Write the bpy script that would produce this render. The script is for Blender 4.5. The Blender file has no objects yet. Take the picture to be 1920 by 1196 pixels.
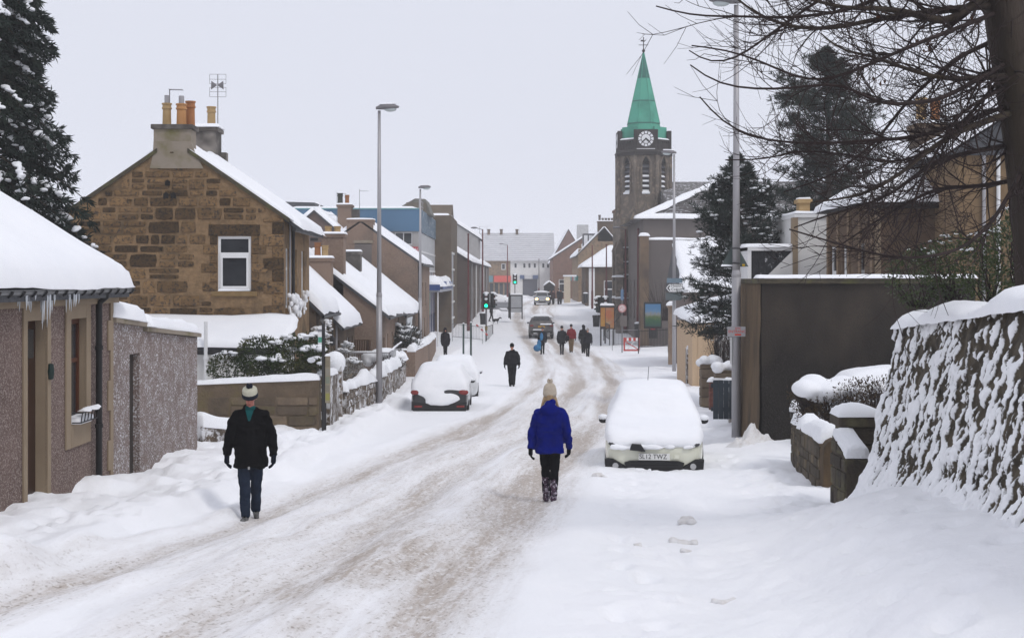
import bpy, bmesh, math, random
import numpy as np
from mathutils import Vector, Matrix
R = math.radians
random.seed(11)
S = bpy.context.scene
COL = S.collection

# ---------------------------------------------------------------- camera, sky, sun, exposure
F, CX, HY, CZ = 2700.0, 960.0, 525.0, 5.0        # focal length in photo pixels, principal column, horizon row, eye height
cam_d = bpy.data.cameras.new('camera')
cam = bpy.data.objects.new('camera', cam_d); COL.objects.link(cam)
cam.location = (0, 0, CZ); cam.rotation_euler = (R(90), 0, 0)
cam_d.sensor_width = 36; cam_d.lens = F / 1920 * 36
cam_d.shift_y = -(598 - HY) / 1920
cam_d.clip_start = 0.1; cam_d.clip_end = 4000
S.camera = cam

SUN_EL, SUN_AZ = R(50), R(140)                    # high and behind the right shoulder, fully veiled by cloud
w = bpy.data.worlds.new('World'); S.world = w; w.use_nodes = True
nt = w.node_tree; nt.nodes.clear()
sky = nt.nodes.new('ShaderNodeTexSky'); sky.sky_type = 'NISHITA'; sky.sun_disc = False
sky.sun_elevation = SUN_EL; sky.sun_rotation = SUN_AZ; sky.air_density = 1.0; sky.dust_density = 6.0
hsv = nt.nodes.new('ShaderNodeHueSaturation'); hsv.inputs['Saturation'].default_value = 0.25; hsv.inputs['Value'].default_value = 0.012
cloud = nt.nodes.new('ShaderNodeMix'); cloud.data_type = 'RGBA'; cloud.inputs['Factor'].default_value = 0.94
cloud.inputs['B'].default_value = (0.785, 0.812, 0.918, 1)
bg = nt.nodes.new('ShaderNodeBackground'); bg.inputs['Strength'].default_value = 1.0
out = nt.nodes.new('ShaderNodeOutputWorld')
nt.links.new(sky.outputs[0], hsv.inputs['Color']); nt.links.new(hsv.outputs[0], cloud.inputs['A'])
nt.links.new(cloud.outputs['Result'], bg.inputs['Color']); nt.links.new(bg.outputs[0], out.inputs[0])
sun_d = bpy.data.lights.new('sun', 'SUN'); sun_d.energy = 1.05; sun_d.angle = R(14); sun_d.color = (1, 0.97, 0.93)
sun = bpy.data.objects.new('sun', sun_d); COL.objects.link(sun)
sun.rotation_euler = (R(90) - SUN_EL, 0, R(40)); sun.location = (20, -20, 60)
S.view_settings.view_transform = 'Standard'; S.view_settings.look = 'None'
S.view_settings.exposure = 0.0; S.view_settings.gamma = 1.0
S.render.engine = 'CYCLES'
S.cycles.use_denoising = True
S.cycles.max_bounces = 5; S.cycles.diffuse_bounces = 3; S.cycles.glossy_bounces = 2; S.cycles.transmission_bounces = 4
S.cycles.volume_bounces = 2; S.cycles.transparent_max_bounces = 8
S.cycles.use_adaptive_sampling = True; S.cycles.adaptive_threshold = 0.02

def P(x, y, Y):
    """photo pixel + distance -> world point"""
    return Vector(((x - CX) / F * Y, Y, CZ - (y - HY) / F * Y))
def PX(x, Y): return (x - CX) / F * Y
def PZ(y, Y): return CZ - (y - HY) / F * Y

# ---------------------------------------------------------------- noise
def _h(i, j, s):
    n = (i.astype(np.int64) * 374761393 + j.astype(np.int64) * 668265263 + s * 974634777) & 0xffffffff
    n = ((n ^ (n >> 13)) * 1274126177) & 0xffffffff
    return ((n ^ (n >> 16)) & 0xffff) / 65535.0
def vn(x, y, s=0):
    x = np.asarray(x, float); y = np.asarray(y, float)
    i = np.floor(x); j = np.floor(y); u = x - i; v = y - j
    u = u * u * (3 - 2 * u); v = v * v * (3 - 2 * v)
    return (_h(i, j, s) * (1 - u) * (1 - v) + _h(i + 1, j, s) * u * (1 - v) + _h(i, j + 1, s) * (1 - u) * v + _h(i + 1, j + 1, s) * u * v) * 2 - 1
def fbm(x, y, o=4, s=0):
    t = 0; a = 0.5
    for k in range(o):
        t = t + a * vn(np.asarray(x) * 2 ** k + 17.3 * k, np.asarray(y) * 2 ** k + 5.1 * k, s + k); a *= 0.5
    return t
def sst(a, b, x):
    t = np.clip((np.asarray(x, float) - a) / (b - a), 0, 1); return t * t * (3 - 2 * t)

# ---------------------------------------------------------------- materials
_m = {}
def _n(t, kind, **kw):
    n = t.nodes.new('ShaderNode' + kind)
    for k, v in kw.items(): setattr(n, k, v)
    return n
def pm(name, c1, c2=None, scale=3.0, rough=0.85, bump=0.0, bscale=40.0, rnd=0.0, snow=0.0, sscale=6.0, speck=None, kscale=60.0,
       metal=0.0, spec=0.3, emit=None, estr=0.0, stretch=(1, 1, 1), stain=None, stscale=0.6, alpha=None, coat=0.0, trans=0.0):
    if name in _m: return _m[name]
    m = bpy.data.materials.new(name); m.use_nodes = True; t = m.node_tree; L = t.links
    b = t.nodes['Principled BSDF']; b.inputs['Roughness'].default_value = rough; b.inputs['Metallic'].default_value = metal
    b.inputs['Specular IOR Level'].default_value = spec
    if coat: b.inputs['Coat Weight'].default_value = coat
    if trans: b.inputs['Transmission Weight'].default_value = trans
    tc = _n(t, 'TexCoord'); oi = _n(t, 'ObjectInfo'); add = _n(t, 'VectorMath', operation='MULTIPLY_ADD')
    comb = _n(t, 'CombineXYZ'); mul = _n(t, 'Math', operation='MULTIPLY'); mul.inputs[1].default_value = 37.0
    L.new(oi.outputs['Random'], mul.inputs[0])
    for k in 'XYZ': L.new(mul.outputs[0], comb.inputs[k])
    add.inputs[1].default_value = stretch; L.new(tc.outputs['Object'], add.inputs[0]); L.new(comb.outputs[0], add.inputs[2])
    vec = add.outputs[0]
    def mix(fac, a, bb):
        x = _n(t, 'Mix', data_type='RGBA')
        for k, v in (('Factor', fac), ('A', a), ('B', bb)):
            if hasattr(v, 'node'): L.new(v, x.inputs[k])
            else: x.inputs[k].default_value = v if k == 'Factor' else (*v, 1)
        return x.outputs['Result']
    def noise(sc, det=5, r=0.6):
        x = _n(t, 'TexNoise'); x.inputs['Scale'].default_value = sc; x.inputs['Detail'].default_value = det; x.inputs['Roughness'].default_value = r
        L.new(vec, x.inputs['Vector']); return x.outputs['Fac']
    def ramp(f, a, bb):
        x = _n(t, 'MapRange'); x.inputs['From Min'].default_value = a; x.inputs['From Max'].default_value = bb; L.new(f, x.inputs['Value']); return x.outputs['Result']
    c2 = c2 or tuple(v * 0.75 for v in c1)
    col = mix(ramp(noise(scale), 0.32, 0.68), c1, c2)
    if stain: col = mix(ramp(noise(stscale, 3), 0.5, 0.72), col, stain)
    if speck: col = mix(ramp(noise(kscale, 2), 0.5, 0.64), col, speck)
    if rnd:
        h = _n(t, 'HueSaturation'); mr = _n(t, 'MapRange'); mr.inputs['To Min'].default_value = 1 - rnd; mr.inputs['To Max'].default_value = 1 + rnd
        L.new(oi.outputs['Random'], mr.inputs['Value']); L.new(mr.outputs['Result'], h.inputs['Value']); L.new(col, h.inputs['Color']); col = h.outputs[0]
    if snow:
        f = ramp(noise(sscale, 6, 0.7), 0.62 - snow, 0.70 - snow)
        pf = _n(t, 'Math', operation='MULTIPLY'); L.new(f, pf.inputs[0]); L.new(ramp(noise(max(0.9, sscale * 0.16), 3), 0.36, 0.6), pf.inputs[1])
        col = mix(pf.outputs[0], col, (0.84, 0.85, 0.88))
    L.new(col, b.inputs['Base Color'])
    if bump:
        bp = _n(t, 'Bump'); bp.inputs['Strength'].default_value = min(1, bump); bp.inputs['Distance'].default_value = 0.02 * max(1, bump)
        L.new(noise(bscale, 4, 0.65), bp.inputs['Height']); L.new(bp.outputs[0], b.inputs['Normal'])
    if emit:
        b.inputs['Emission Color'].default_value = (*emit, 1); b.inputs['Emission Strength'].default_value = estr
    _m[name] = m; return m

SNOW = pm('snow', (0.90, 0.905, 0.925), (0.86, 0.87, 0.90), scale=1.2, rough=0.75, bump=0.5, bscale=7, spec=0.25)
SNOWF = pm('snow_crust', (0.89, 0.90, 0.92), (0.85, 0.86, 0.89), scale=3, rough=0.8, bump=0.8, bscale=22, spec=0.25)
HARL = pm('pebbledash', (0.185, 0.125, 0.105), (0.135, 0.09, 0.077), scale=1.2, rough=0.95, bump=1.2, bscale=70, speck=(0.40, 0.33, 0.295), kscale=48)
HARLS = pm('pebbledash_snowblown', (0.215, 0.155, 0.135), (0.17, 0.122, 0.106), scale=1.2, rough=0.95, bump=1.2, bscale=70, speck=(0.44, 0.39, 0.37), kscale=48, snow=0.105, sscale=26)
HARL2 = pm('brown_render', (0.225, 0.155, 0.115), (0.18, 0.12, 0.088), scale=0.9, rough=0.95, bump=0.8, bscale=40, stain=(0.10, 0.075, 0.06), stscale=0.35, speck=(0.30, 0.23, 0.18), kscale=40)
TAN = pm('tan_margin', (0.29, 0.225, 0.155), (0.25, 0.19, 0.13), scale=2, rough=0.85, bump=0.3, bscale=50)
STONE = pm('sandstone', (0.185, 0.112, 0.050), (0.11, 0.068, 0.034), scale=5, rough=0.95, bump=1.3, bscale=22, rnd=0.62, speck=(0.045, 0.034, 0.026), kscale=14)
MORT = pm('mortar', (0.30, 0.195, 0.105), (0.195, 0.127, 0.068), scale=7, rough=1, bump=1.8, bscale=14, stain=(0.10, 0.07, 0.042), stscale=1.1)
STONED = pm('dark_sandstone', (0.165, 0.115, 0.075), (0.10, 0.072, 0.05), scale=1.1, rough=0.95, bump=1.2, bscale=15, stain=(0.055, 0.045, 0.04), stscale=0.4, rnd=0.25)
STONEW = pm('garden_wall_stone', (0.165, 0.122, 0.082), (0.10, 0.077, 0.056), scale=3, rough=0.95, bump=1.4, bscale=18, rnd=0.35, stain=(0.14, 0.115, 0.055), stscale=1.4)
STONES = pm('snow_plastered_stone', (0.15, 0.11, 0.075), (0.085, 0.065, 0.048), scale=3, rough=0.95, bump=1.6, bscale=14, rnd=0.2, snow=0.14, sscale=5)
DARKW = pm('black_stained_harl', (0.025, 0.0205, 0.0165), (0.010, 0.0088, 0.0078), scale=0.8, rough=0.95, bump=1.4, bscale=45, stain=(0.062, 0.048, 0.036), stscale=0.5, speck=(0.034, 0.029, 0.026), kscale=50, stretch=(1, 1, .6))
OCHRE = pm('ochre_stone', (0.135, 0.088, 0.046), (0.06, 0.042, 0.026), scale=3, rough=0.95, bump=1.2, bscale=18, stretch=(1, 1, 0.3))
GREYW = pm('grey_render', (0.155, 0.135, 0.125), (0.13, 0.112, 0.104), scale=0.5, rough=0.9, bump=0.4, bscale=30)
WHITEW = pm('white_harl', (0.74, 0.73, 0.71), (0.66, 0.65, 0.63), scale=1.0, rough=0.9, bump=0.4, bscale=50)
WPAINT = pm('white_paint', (0.78, 0.78, 0.78), (0.74, 0.74, 0.74), rough=0.5)
SLATE = pm('slate', (0.075, 0.078, 0.085), (0.05, 0.052, 0.058), scale=6, rough=0.7, bump=0.8, bscale=12)
SLATES = pm('slate_dusted', (0.11, 0.10, 0.098), (0.085, 0.08, 0.08), scale=6, rough=0.8, bump=0.5, bscale=12, snow=0.10, sscale=3.5)
GLASS = pm('window_glass', (0.018, 0.022, 0.027), (0.035, 0.04, 0.046), scale=1.5, rough=0.08, spec=0.6)
BLACKP = pm('black_plastic', (0.012, 0.012, 0.013), (0.018, 0.018, 0.018), rough=0.45)
BLACKM = pm('black_iron', (0.02, 0.021, 0.024), (0.032, 0.03, 0.03), rough=0.6)
GALV = pm('galvanised_steel', (0.40, 0.39, 0.40), (0.31, 0.30, 0.31), scale=2.0, rough=0.45, metal=0.35, stretch=(1, 1, 0.2))
GALVD = pm('lantern_grey', (0.20, 0.19, 0.20), (0.15, 0.145, 0.15), rough=0.5, metal=0.2)
BROWND = pm('varnished_door', (0.035, 0.012, 0.006), (0.022, 0.008, 0.004), scale=3, rough=0.35, stretch=(8, 8, 0.6))
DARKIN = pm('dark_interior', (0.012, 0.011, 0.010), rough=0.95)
TERRA = pm('terracotta', (0.33, 0.145, 0.06), (0.26, 0.11, 0.045), scale=4, rough=0.85, rnd=0.25)
BUFF = pm('buff_clay', (0.43, 0.295, 0.145), (0.35, 0.235, 0.11), scale=4, rough=0.85)
BUFFR = pm('orange_buff_clay', (0.50, 0.26, 0.105), (0.42, 0.2, 0.075), scale=4, rough=0.85)
CEM = pm('cement_block', (0.30, 0.255, 0.205), (0.24, 0.20, 0.155), scale=1.4, rough=0.95, bump=0.5, bscale=40, stain=(0.16, 0.14, 0.06), stscale=1.3)
CEMD = pm('sooty_cement', (0.10, 0.088, 0.078), (0.06, 0.053, 0.048), scale=1.2, rough=0.95, bump=0.6, bscale=30, stain=(0.30, 0.27, 0.24), stscale=1.0)
ICE = pm('icicle_ice', (0.80, 0.84, 0.88), (0.7, 0.74, 0.78), rough=0.15, spec=0.5, trans=0.35)

# ---------------------------------------------------------------- mesh collector
class MB:
    def __init__(s): s.v = []; s.f = []; s.m = []
    def add(s, vs, fs, mat=0, T=None):
        o = len(s.v)
        s.v += [(T @ Vector(p) if T else Vector(p)) for p in vs]
        s.f += [tuple(i + o for i in f) for f in fs]; s.m += [mat] * len(fs); return s
    def box(s, x0, x1, y0, y1, z0, z1, mat=0, T=None):
        vs = [(x, y, z) for z in (z0, z1) for y in (y0, y1) for x in (x0, x1)]
        return s.add(vs, [(0, 2, 3, 1), (4, 5, 7, 6), (0, 1, 5, 4), (2, 6, 7, 3), (0, 4, 6, 2), (1, 3, 7, 5)], mat, T)
    def prism(s, poly, a0, a1, ax='y', mat=0, T=None):
        n = len(poly)
        def q(p, a): return {'y': (p[0], a, p[1]), 'x': (a, p[0], p[1]), 'z': (p[0], p[1], a)}[ax]
        vs = [q(p, a0) for p in poly] + [q(p, a1) for p in poly]
        fs = [tuple(range(n)), tuple(range(2 * n - 1, n - 1, -1))] + [(i, i + n, (i + 1) % n + n, (i + 1) % n) for i in range(n)]
        return s.add(vs, fs, mat, T)
    def tube(s, pts, rad, n=8, mat=0, caps=True):
        pts = [Vector(p) for p in pts]; k = len(pts)
        if not hasattr(rad, '__len__'): rad = [rad] * k
        vs = []; fs = []; up = None
        for i, p in enumerate(pts):
            d = (pts[min(i + 1, k - 1)] - pts[max(i - 1, 0)])
            d = d.normalized() if d.length > 1e-9 else Vector((0, 0, 1))
            if up is None: up = Vector((1, 0, 0)) if abs(d.x) < 0.9 else Vector((0, 1, 0))
            a = up - d * up.dot(d); a = a.normalized() if a.length > 1e-6 else d.orthogonal().normalized(); b = d.cross(a); up = a
            for j in range(n):
                t = 2 * math.pi * j / n; vs.append(p + (a * math.cos(t) + b * math.sin(t)) * rad[i])
        for i in range(k - 1):
            for j in range(n): fs.append((i * n + j, i * n + (j + 1) % n, (i + 1) * n + (j + 1) % n, (i + 1) * n + j))
        if caps and n > 2: fs += [tuple(range(n - 1, -1, -1)), tuple((k - 1) * n + j for j in range(n))]
        return s.add(vs, fs, mat)
    def lathe(s, prof, n=16, c=(0, 0, 0), mat=0, T=None):
        vs = []; fs = []; k = len(prof)
        for r, z in prof:
            for j in range(n):
                t = 2 * math.pi * j / n; vs.append((c[0] + r * math.cos(t), c[1] + r * math.sin(t), c[2] + z))
        for i in range(k - 1):
            for j in range(n): fs.append((i * n + j, i * n + (j + 1) % n, (i + 1) * n + (j + 1) % n, (i + 1) * n + j))
        fs += [tuple(range(n - 1, -1, -1)), tuple((k - 1) * n + j for j in range(n))]
        return s.add(vs, fs, mat, T)
    def ball(s, c, r, n=10, mat=0, T=None):
        if not hasattr(r, '__len__'): r = (r, r, r)
        m = max(4, n // 2 + 1); vs = [(c[0], c[1], c[2] - r[2])]; fs = []
        for i in range(1, m):
            ph = math.pi * i / m - math.pi / 2
            for j in range(n):
                t = 2 * math.pi * j / n; vs.append((c[0] + r[0] * math.cos(ph) * math.cos(t), c[1] + r[1] * math.cos(ph) * math.sin(t), c[2] + r[2] * math.sin(ph)))
        vs.append((c[0], c[1], c[2] + r[2])); last = len(vs) - 1
        for j in range(n):
            fs.append((0, 1 + (j + 1) % n, 1 + j)); fs.append((last, 1 + (m - 2) * n + j, 1 + (m - 2) * n + (j + 1) % n))
            for i in range(m - 2):
                a = 1 + i * n; fs.append((a + j, a + (j + 1) % n, a + n + (j + 1) % n, a + n + j))
        return s.add(vs, fs, mat, T)
    def limb(s, a, b, ra, rb, n=10, mat=0):
        """tapered capsule"""
        a = Vector(a); b = Vector(b); s.ball(a, ra, n, mat); s.ball(b, rb, n, mat); s.tube([a, b], [ra, rb], n, mat); return s
    def grid(s, pts, nu, nv, mat=0, closed=False):
        """pts indexed [i*nv+j]"""
        fs = []
        for i in range(nu - 1):
            for j in range(nv - 1): fs.append((i * nv + j, (i + 1) * nv + j, (i + 1) * nv + j + 1, i * nv + j + 1))
        return s.add(pts, fs, mat)
    def panel(s, o, u, v, W, H, holes, depth, mat=0, rmat=None):
        """rectangular wall face with real openings: o corner, u/v unit axes, outward normal = u x v"""
        o = Vector(o); u = Vector(u); v = Vector(v); nrm = u.cross(v)
        us = sorted({0, W, *[h[0] for h in holes], *[h[2] for h in holes]}); vs_ = sorted({0, H, *[h[1] for h in holes], *[h[3] for h in holes]})
        for i in range(len(us) - 1):
            for j in range(len(vs_) - 1):
                cu = (us[i] + us[i + 1]) / 2; cv = (vs_[j] + vs_[j + 1]) / 2
                if any(h[0] < cu < h[2] and h[1] < cv < h[3] for h in holes): continue
                s.add([o + u * a + v * b for a, b in ((us[i], vs_[j]), (us[i + 1], vs_[j]), (us[i + 1], vs_[j + 1]), (us[i], vs_[j + 1]))], [(0, 1, 2, 3)], mat)
        for h in holes:
            c = [(h[0], h[1]), (h[2], h[1]), (h[2], h[3]), (h[0], h[3])]
            f = [o + u * a + v * b for a, b in c]; k = [p - nrm * depth for p in f]
            s.add(f + k, [(i, i + 4, (i + 1) % 4 + 4, (i + 1) % 4) for i in range(4)], mat if rmat is None else rmat)
        return s
    def build(s, name, mats, parent=None, smooth=False, bevel=0.0, label=None, cat=None, group=None, kind=None, loc=None, subsurf=0):
        me = bpy.data.meshes.new(name); me.from_pydata([tuple(p) for p in s.v], [], s.f)
        mats = mats if isinstance(mats, (list, tuple)) else [mats]
        for m in mats: me.materials.append(m)
        if len(mats) > 1: me.polygons.foreach_set('material_index', s.m)
        if smooth is True: me.polygons.foreach_set('use_smooth', [True] * len(me.polygons))
        me.validate(); me.update()
        o = bpy.data.objects.new(name, me); COL.objects.link(o)
        if parent: o.parent = parent
        if loc is not None: o.location = loc
        if bevel:
            b = o.modifiers.new('b', 'BEVEL'); b.width = bevel; b.segments = 2; b.limit_method = 'ANGLE'; b.angle_limit = R(40)
        if subsurf:
            b = o.modifiers.new('s', 'SUBSURF'); b.levels = subsurf; b.render_levels = subsurf
        return tag(o, label, cat, group, kind)

def tag(o, label=None, cat=None, group=None, kind=None):
    for k, v in (('label', label), ('category', cat), ('group', group), ('kind', kind)):
        if v: o[k] = v
    return o
def thing(name, label, cat, loc=(0, 0, 0), rz=0.0, group=None, kind=None):
    o = bpy.data.objects.new(name, None); COL.objects.link(o); o.empty_display_size = 0.3
    o.location = loc; o.rotation_euler = (0, 0, rz); return tag(o, label, cat, group, kind)
def copy_tree(o, parent=None):
    c = o.copy(); COL.objects.link(c); c.parent = parent
    for ch in [x for x in o.children]: copy_tree(ch, c)
    return c

TMP = bpy.data.scenes.new('scratch')                 # small side scene so that evaluating one shape stays quick
def _eval(o):
    TMP.collection.objects.link(o); vl = TMP.view_layers[0]; vl.update(); dg = vl.depsgraph; dg.update()
    return bpy.data.meshes.new_from_object(o.evaluated_get(dg))
def remesh(mb, voxel, smooth=6):
    """fuse overlapping shapes into one continuous skin"""
    me = bpy.data.meshes.new('tmp'); me.from_pydata([tuple(p) for p in mb.v], [], mb.f)
    o = bpy.data.objects.new('tmp', me)
    r = o.modifiers.new('r', 'REMESH'); r.mode = 'VOXEL'; r.voxel_size = voxel; r.use_smooth_shade = True
    if smooth:
        k = o.modifiers.new('k', 'SMOOTH'); k.factor = 0.5; k.iterations = smooth
    n = _eval(o)
    bpy.data.objects.remove(o); bpy.data.meshes.remove(me)
    return n
def mesh_obj(name, me, mats, parent=None, label=None, cat=None, group=None, kind=None, loc=None):
    me.name = name; me.materials.clear()
    for m in (mats if isinstance(mats, (list, tuple)) else [mats]): me.materials.append(m)
    o = bpy.data.objects.new(name, me); COL.objects.link(o)
    if parent: o.parent = parent
    if loc is not None: o.location = loc
    return tag(o, label, cat, group, kind)

def snow_slab(p00, p10, p11, p01, th=0.25, res=0.25, seed=0, er=None, wob=0.08, rough=0.3, name='snow_cap', parent=None, mat=None, lift=0.012, ngrid=None):
    """a lying layer of snow on a four-cornered base: rounded uneven edges, lumpy top"""
    p = [Vector(q) for q in (p00, p10, p11, p01)]
    Lu = max((p[1] - p[0]).length, (p[2] - p[3]).length); Lv = max((p[3] - p[0]).length, (p[2] - p[1]).length)
    nu = min(90, max(6, int(Lu / res))); nv = min(90, max(6, int(Lv / res)))
    def easy(n):
        t = np.linspace(0, 1, n); return t + 0.55 * (np.sin(2 * np.pi * t) * -1 / (2 * np.pi))
    us, vs = easy(nu), easy(nv); er = er or th * 0.9
    U, V = np.meshgrid(us, vs, indexing='ij')
    A = np.array([q[:] for q in p])
    B = (A[0] * ((1 - U) * (1 - V))[..., None] + A[1] * (U * (1 - V))[..., None] + A[2] * (U * V)[..., None] + A[3] * ((1 - U) * V)[..., None])
    eu = np.array(((p[1] - p[0]) / max(Lu, 1e-6))[:]); ev = np.array(((p[3] - p[0]) / max(Lv, 1e-6))[:])
    nu1 = fbm(V * Lv * 1.1 + seed, U * 0 + seed * 3.1, 3, seed) * wob * 2; nv1 = fbm(U * Lu * 1.1 + seed, V * 0 + seed * 1.7, 3, seed + 9) * wob * 2
    B = B + eu * (nu1 * (np.abs(2 * U - 1) ** 6) * np.sign(2 * U - 1))[..., None] + ev * (nv1 * (np.abs(2 * V - 1) ** 6) * np.sign(2 * V - 1))[..., None]
    d = np.minimum(np.minimum(U, 1 - U) * Lu, np.minimum(V, 1 - V) * Lv)
    q = np.clip(d / er, 0, 1); h = np.sqrt(np.clip(1 - (1 - q) ** 2, 0, 1))
    h = th * h * (1 + rough * 1.6 * fbm(B[..., 0] * 0.9 + B[..., 2], B[..., 1] * 0.9 + seed, 4, seed))
    T = B.copy(); T[..., 2] += h + lift; Bo = B.copy(); Bo[..., 2] += lift * 0.5
    mb = MB(); n = nu * nv
    pts = [tuple(x) for x in T.reshape(-1, 3)] + [tuple(x) for x in Bo.reshape(-1, 3)]
    fs = []
    for i in range(nu - 1):
        for j in range(nv - 1):
            a = i * nv + j; fs.append((a, a + nv, a + nv + 1, a + 1)); fs.append((n + a, n + a + 1, n + a + nv + 1, n + a + nv))
    rim = [i * nv for i in range(nu)] + [(nu - 1) * nv + j for j in range(1, nv)] + [i * nv + nv - 1 for i in range(nu - 2, -1, -1)] + [j for j in range(nv - 2, 0, -1)]
    for k in range(len(rim)):
        a, b = rim[k], rim[(k + 1) % len(rim)]; fs.append((a, n + a, n + b, b))
    mb.add(pts, fs)
    return mb.build(name, mat or SNOW, parent, smooth=True)

def text_mesh(txt, size, mat, parent, M4, name='lettering', ext=0.003, align='CENTER', sp=1.0):
    c = bpy.data.curves.new('t', 'FONT'); c.body = txt; c.size = size; c.extrude = ext; c.align_x = align; c.align_y = 'CENTER'; c.space_line = sp
    o = bpy.data.objects.new('t', c)
    me = _eval(o); bpy.data.objects.remove(o); bpy.data.curves.remove(c)
    me.transform(M4)
    return mesh_obj(name, me, mat, parent)
FRONT = Matrix.Rotation(R(90), 4, 'X')                       # text standing upright, read from -y

def window(root, o, u, v, rect, depth=0.12, fr=0.07, frame=None, pane=None, sill=None, mull='h', name='window', sillover=0.1):
    """frame + glazing + sill set back in an opening of a wall panel"""
    o = Vector(o); u = Vector(u); v = Vector(v); n = u.cross(v)
    u0, v0, u1, v1 = rect; T = Matrix((( u.x, v.x, n.x, 0), (u.y, v.y, n.y, 0), (u.z, v.z, n.z, 0), (0, 0, 0, 1))); T.translation = o
    d = -depth
    m = MB()
    m.box(u0, u0 + fr, v0, v1, d, d + 0.06, T=T); m.box(u1 - fr, u1, v0, v1, d, d + 0.06, T=T)
    m.box(u0 + fr, u1 - fr, v0, v0 + fr, d, d + 0.058, T=T); m.box(u0 + fr, u1 - fr, v1 - fr, v1, d, d + 0.058, T=T)
    if mull == 'h': vm = v0 + (v1 - v0) * 0.66; m.box(u0 + fr, u1 - fr, vm - fr * 0.6, vm + fr * 0.6, d, d + 0.055, T=T)
    if mull == 'v': um = (u0 + u1) / 2; m.box(um - fr * 0.5, um + fr * 0.5, v0 + fr, v1 - fr, d, d + 0.055, T=T)
    wobj = m.build(name, frame or WPAINT, root)
    MB().box(u0 + fr * 0.5, u1 - fr * 0.5, v0 + fr * 0.5, v1 - fr * 0.5, d + 0.01, d + 0.03, T=T).build('pane', pane or GLASS, wobj)
    if sill: MB().box(u0 - sillover, u1 + sillover, v0 - 0.14, v0 - 0.002, -depth + 0.01, 0.07, T=T).build('sill', sill, wobj, bevel=0.01)
    return wobj
def pot(root, x, y, z, h=0.65, r=0.14, mat=None, hood=False):
    m = MB(); m.lathe([(r, 0), (r * 0.92, h * 0.72), (r * 1.12, h * 0.74), (r * 1.12, h * 0.8), (r * 0.98, h * 0.82), (r * 0.98, h * 0.93), (r * 1.15, h * 0.94), (r * 1.15, h), (r * 0.8, h), (r * 0.75, h - 0.1)], 14, (x, y, z))
    o = m.build('chimney_pot', mat or BUFF, root)
    if hood: MB().lathe([(r * 0.55, h), (r * 0.55, h + 0.22), (r * 0.5, h + 0.22), (r * 0.48, h + 0.05)], 12, (x, y, z)).build('flue_terminal', GALV, o)
    return o
def aerial(root, x, y, z, h=1.2, w=0.5, kind='grid'):
    m = MB(); m.tube([(x, y, z), (x, y, z + h)], 0.014, 6)
    if kind == 'grid':
        for zz in (h, h - 0.16, h - 0.3, h - 0.42, h - 0.56, h - 0.72): m.tube([(x - w / 2, y, z + zz), (x + w / 2, y, z + zz)], 0.006, 4)
        for xx in (-w / 2, w / 2):
            m.tube([(x + xx, y, z + h), (x + xx, y, z + h - 0.30)], 0.006, 4); m.tube([(x + xx, y, z + h - 0.42), (x + xx, y, z + h - 0.72)], 0.006, 4)
        for sg in (-1, 1): m.prism([(x, z + h - 0.36), (x + sg * 0.19, z + h - 0.22), (x + sg * 0.2, z + h - 0.5)], y - 0.1, y - 0.08)
    else:
        m.tube([(x, y, z + h * 0.96), (x + w, y + 0.1, z + h * 0.96)], 0.01, 4)
        for k in range(6): m.tube([(x + w * k / 5, y - 0.16, z + h * 0.96), (x + w * k / 5, y + 0.2, z + h * 0.96)], 0.006, 4)
    return m.build('aerial', GALVD, root)
# ---------------------------------------------------------------- ground, road, pavements
def curve(pts, sm=6.0):
    ys = np.arange(-80, 900, 0.5); v = np.interp(ys, [p[0] for p in pts], [p[1] for p in pts])
    k = int(sm / 0.5) | 1; ker = np.hanning(k + 2)[1:-1]; ker /= ker.sum()
    vp = np.pad(v, k // 2, mode='edge'); v = np.convolve(vp, ker, mode='valid')
    return lambda Y: np.interp(Y, ys, v)
DROP = curve([(-80, 0.2), (-20, 0.75), (0, 1.78), (9.5, 2.38), (19, 3.08), (26, 3.42), (35, 3.78), (45, 4.1), (59, 4.4), (75, 4.52), (90, 4.52), (105, 4.38), (130, 3.75), (162, 2.85), (200, 2.6), (250, 2.7), (400, 2.4), (900, 2)], 8)
KL = curve([(-80, -6.5), (0, -4.9), (12, -4.45), (19, -4.1), (27, -3.75), (45, -3.55), (75, -3.6), (90, -3.2), (105, -2.4), (130, -1.7), (165, -1.0), (200, 0.5), (240, 3), (900, 3)])
KR = curve([(-80, 0.5), (0, 1.4), (12, 2.3), (19, 3.0), (26, 3.8), (33, 4.4), (45, 5.2), (60, 6.1), (75, 6.6), (90, 6.5), (105, 6.2), (130, 5.9), (165, 7.0), (200, 9.0), (240, 12), (900, 12)])
TC = curve([(-80, -5), (0, -3.2), (9, -2.45), (12.8, -2.15), (18, -1.6), (25.6, -0.95), (36, 0.45), (47, 1.6), (60, 2.8), (75, 3.3), (90, 3.2), (105, 2.8), (130, 2.3), (150, 2.3), (165, 3.0), (185, 4), (200, 5.5), (240, 8), (900, 8)])
WRX = lambda Y: 3.46 + 0.12 * (np.asarray(Y) - 11.0)       # foot of the near right-hand wall
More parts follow.
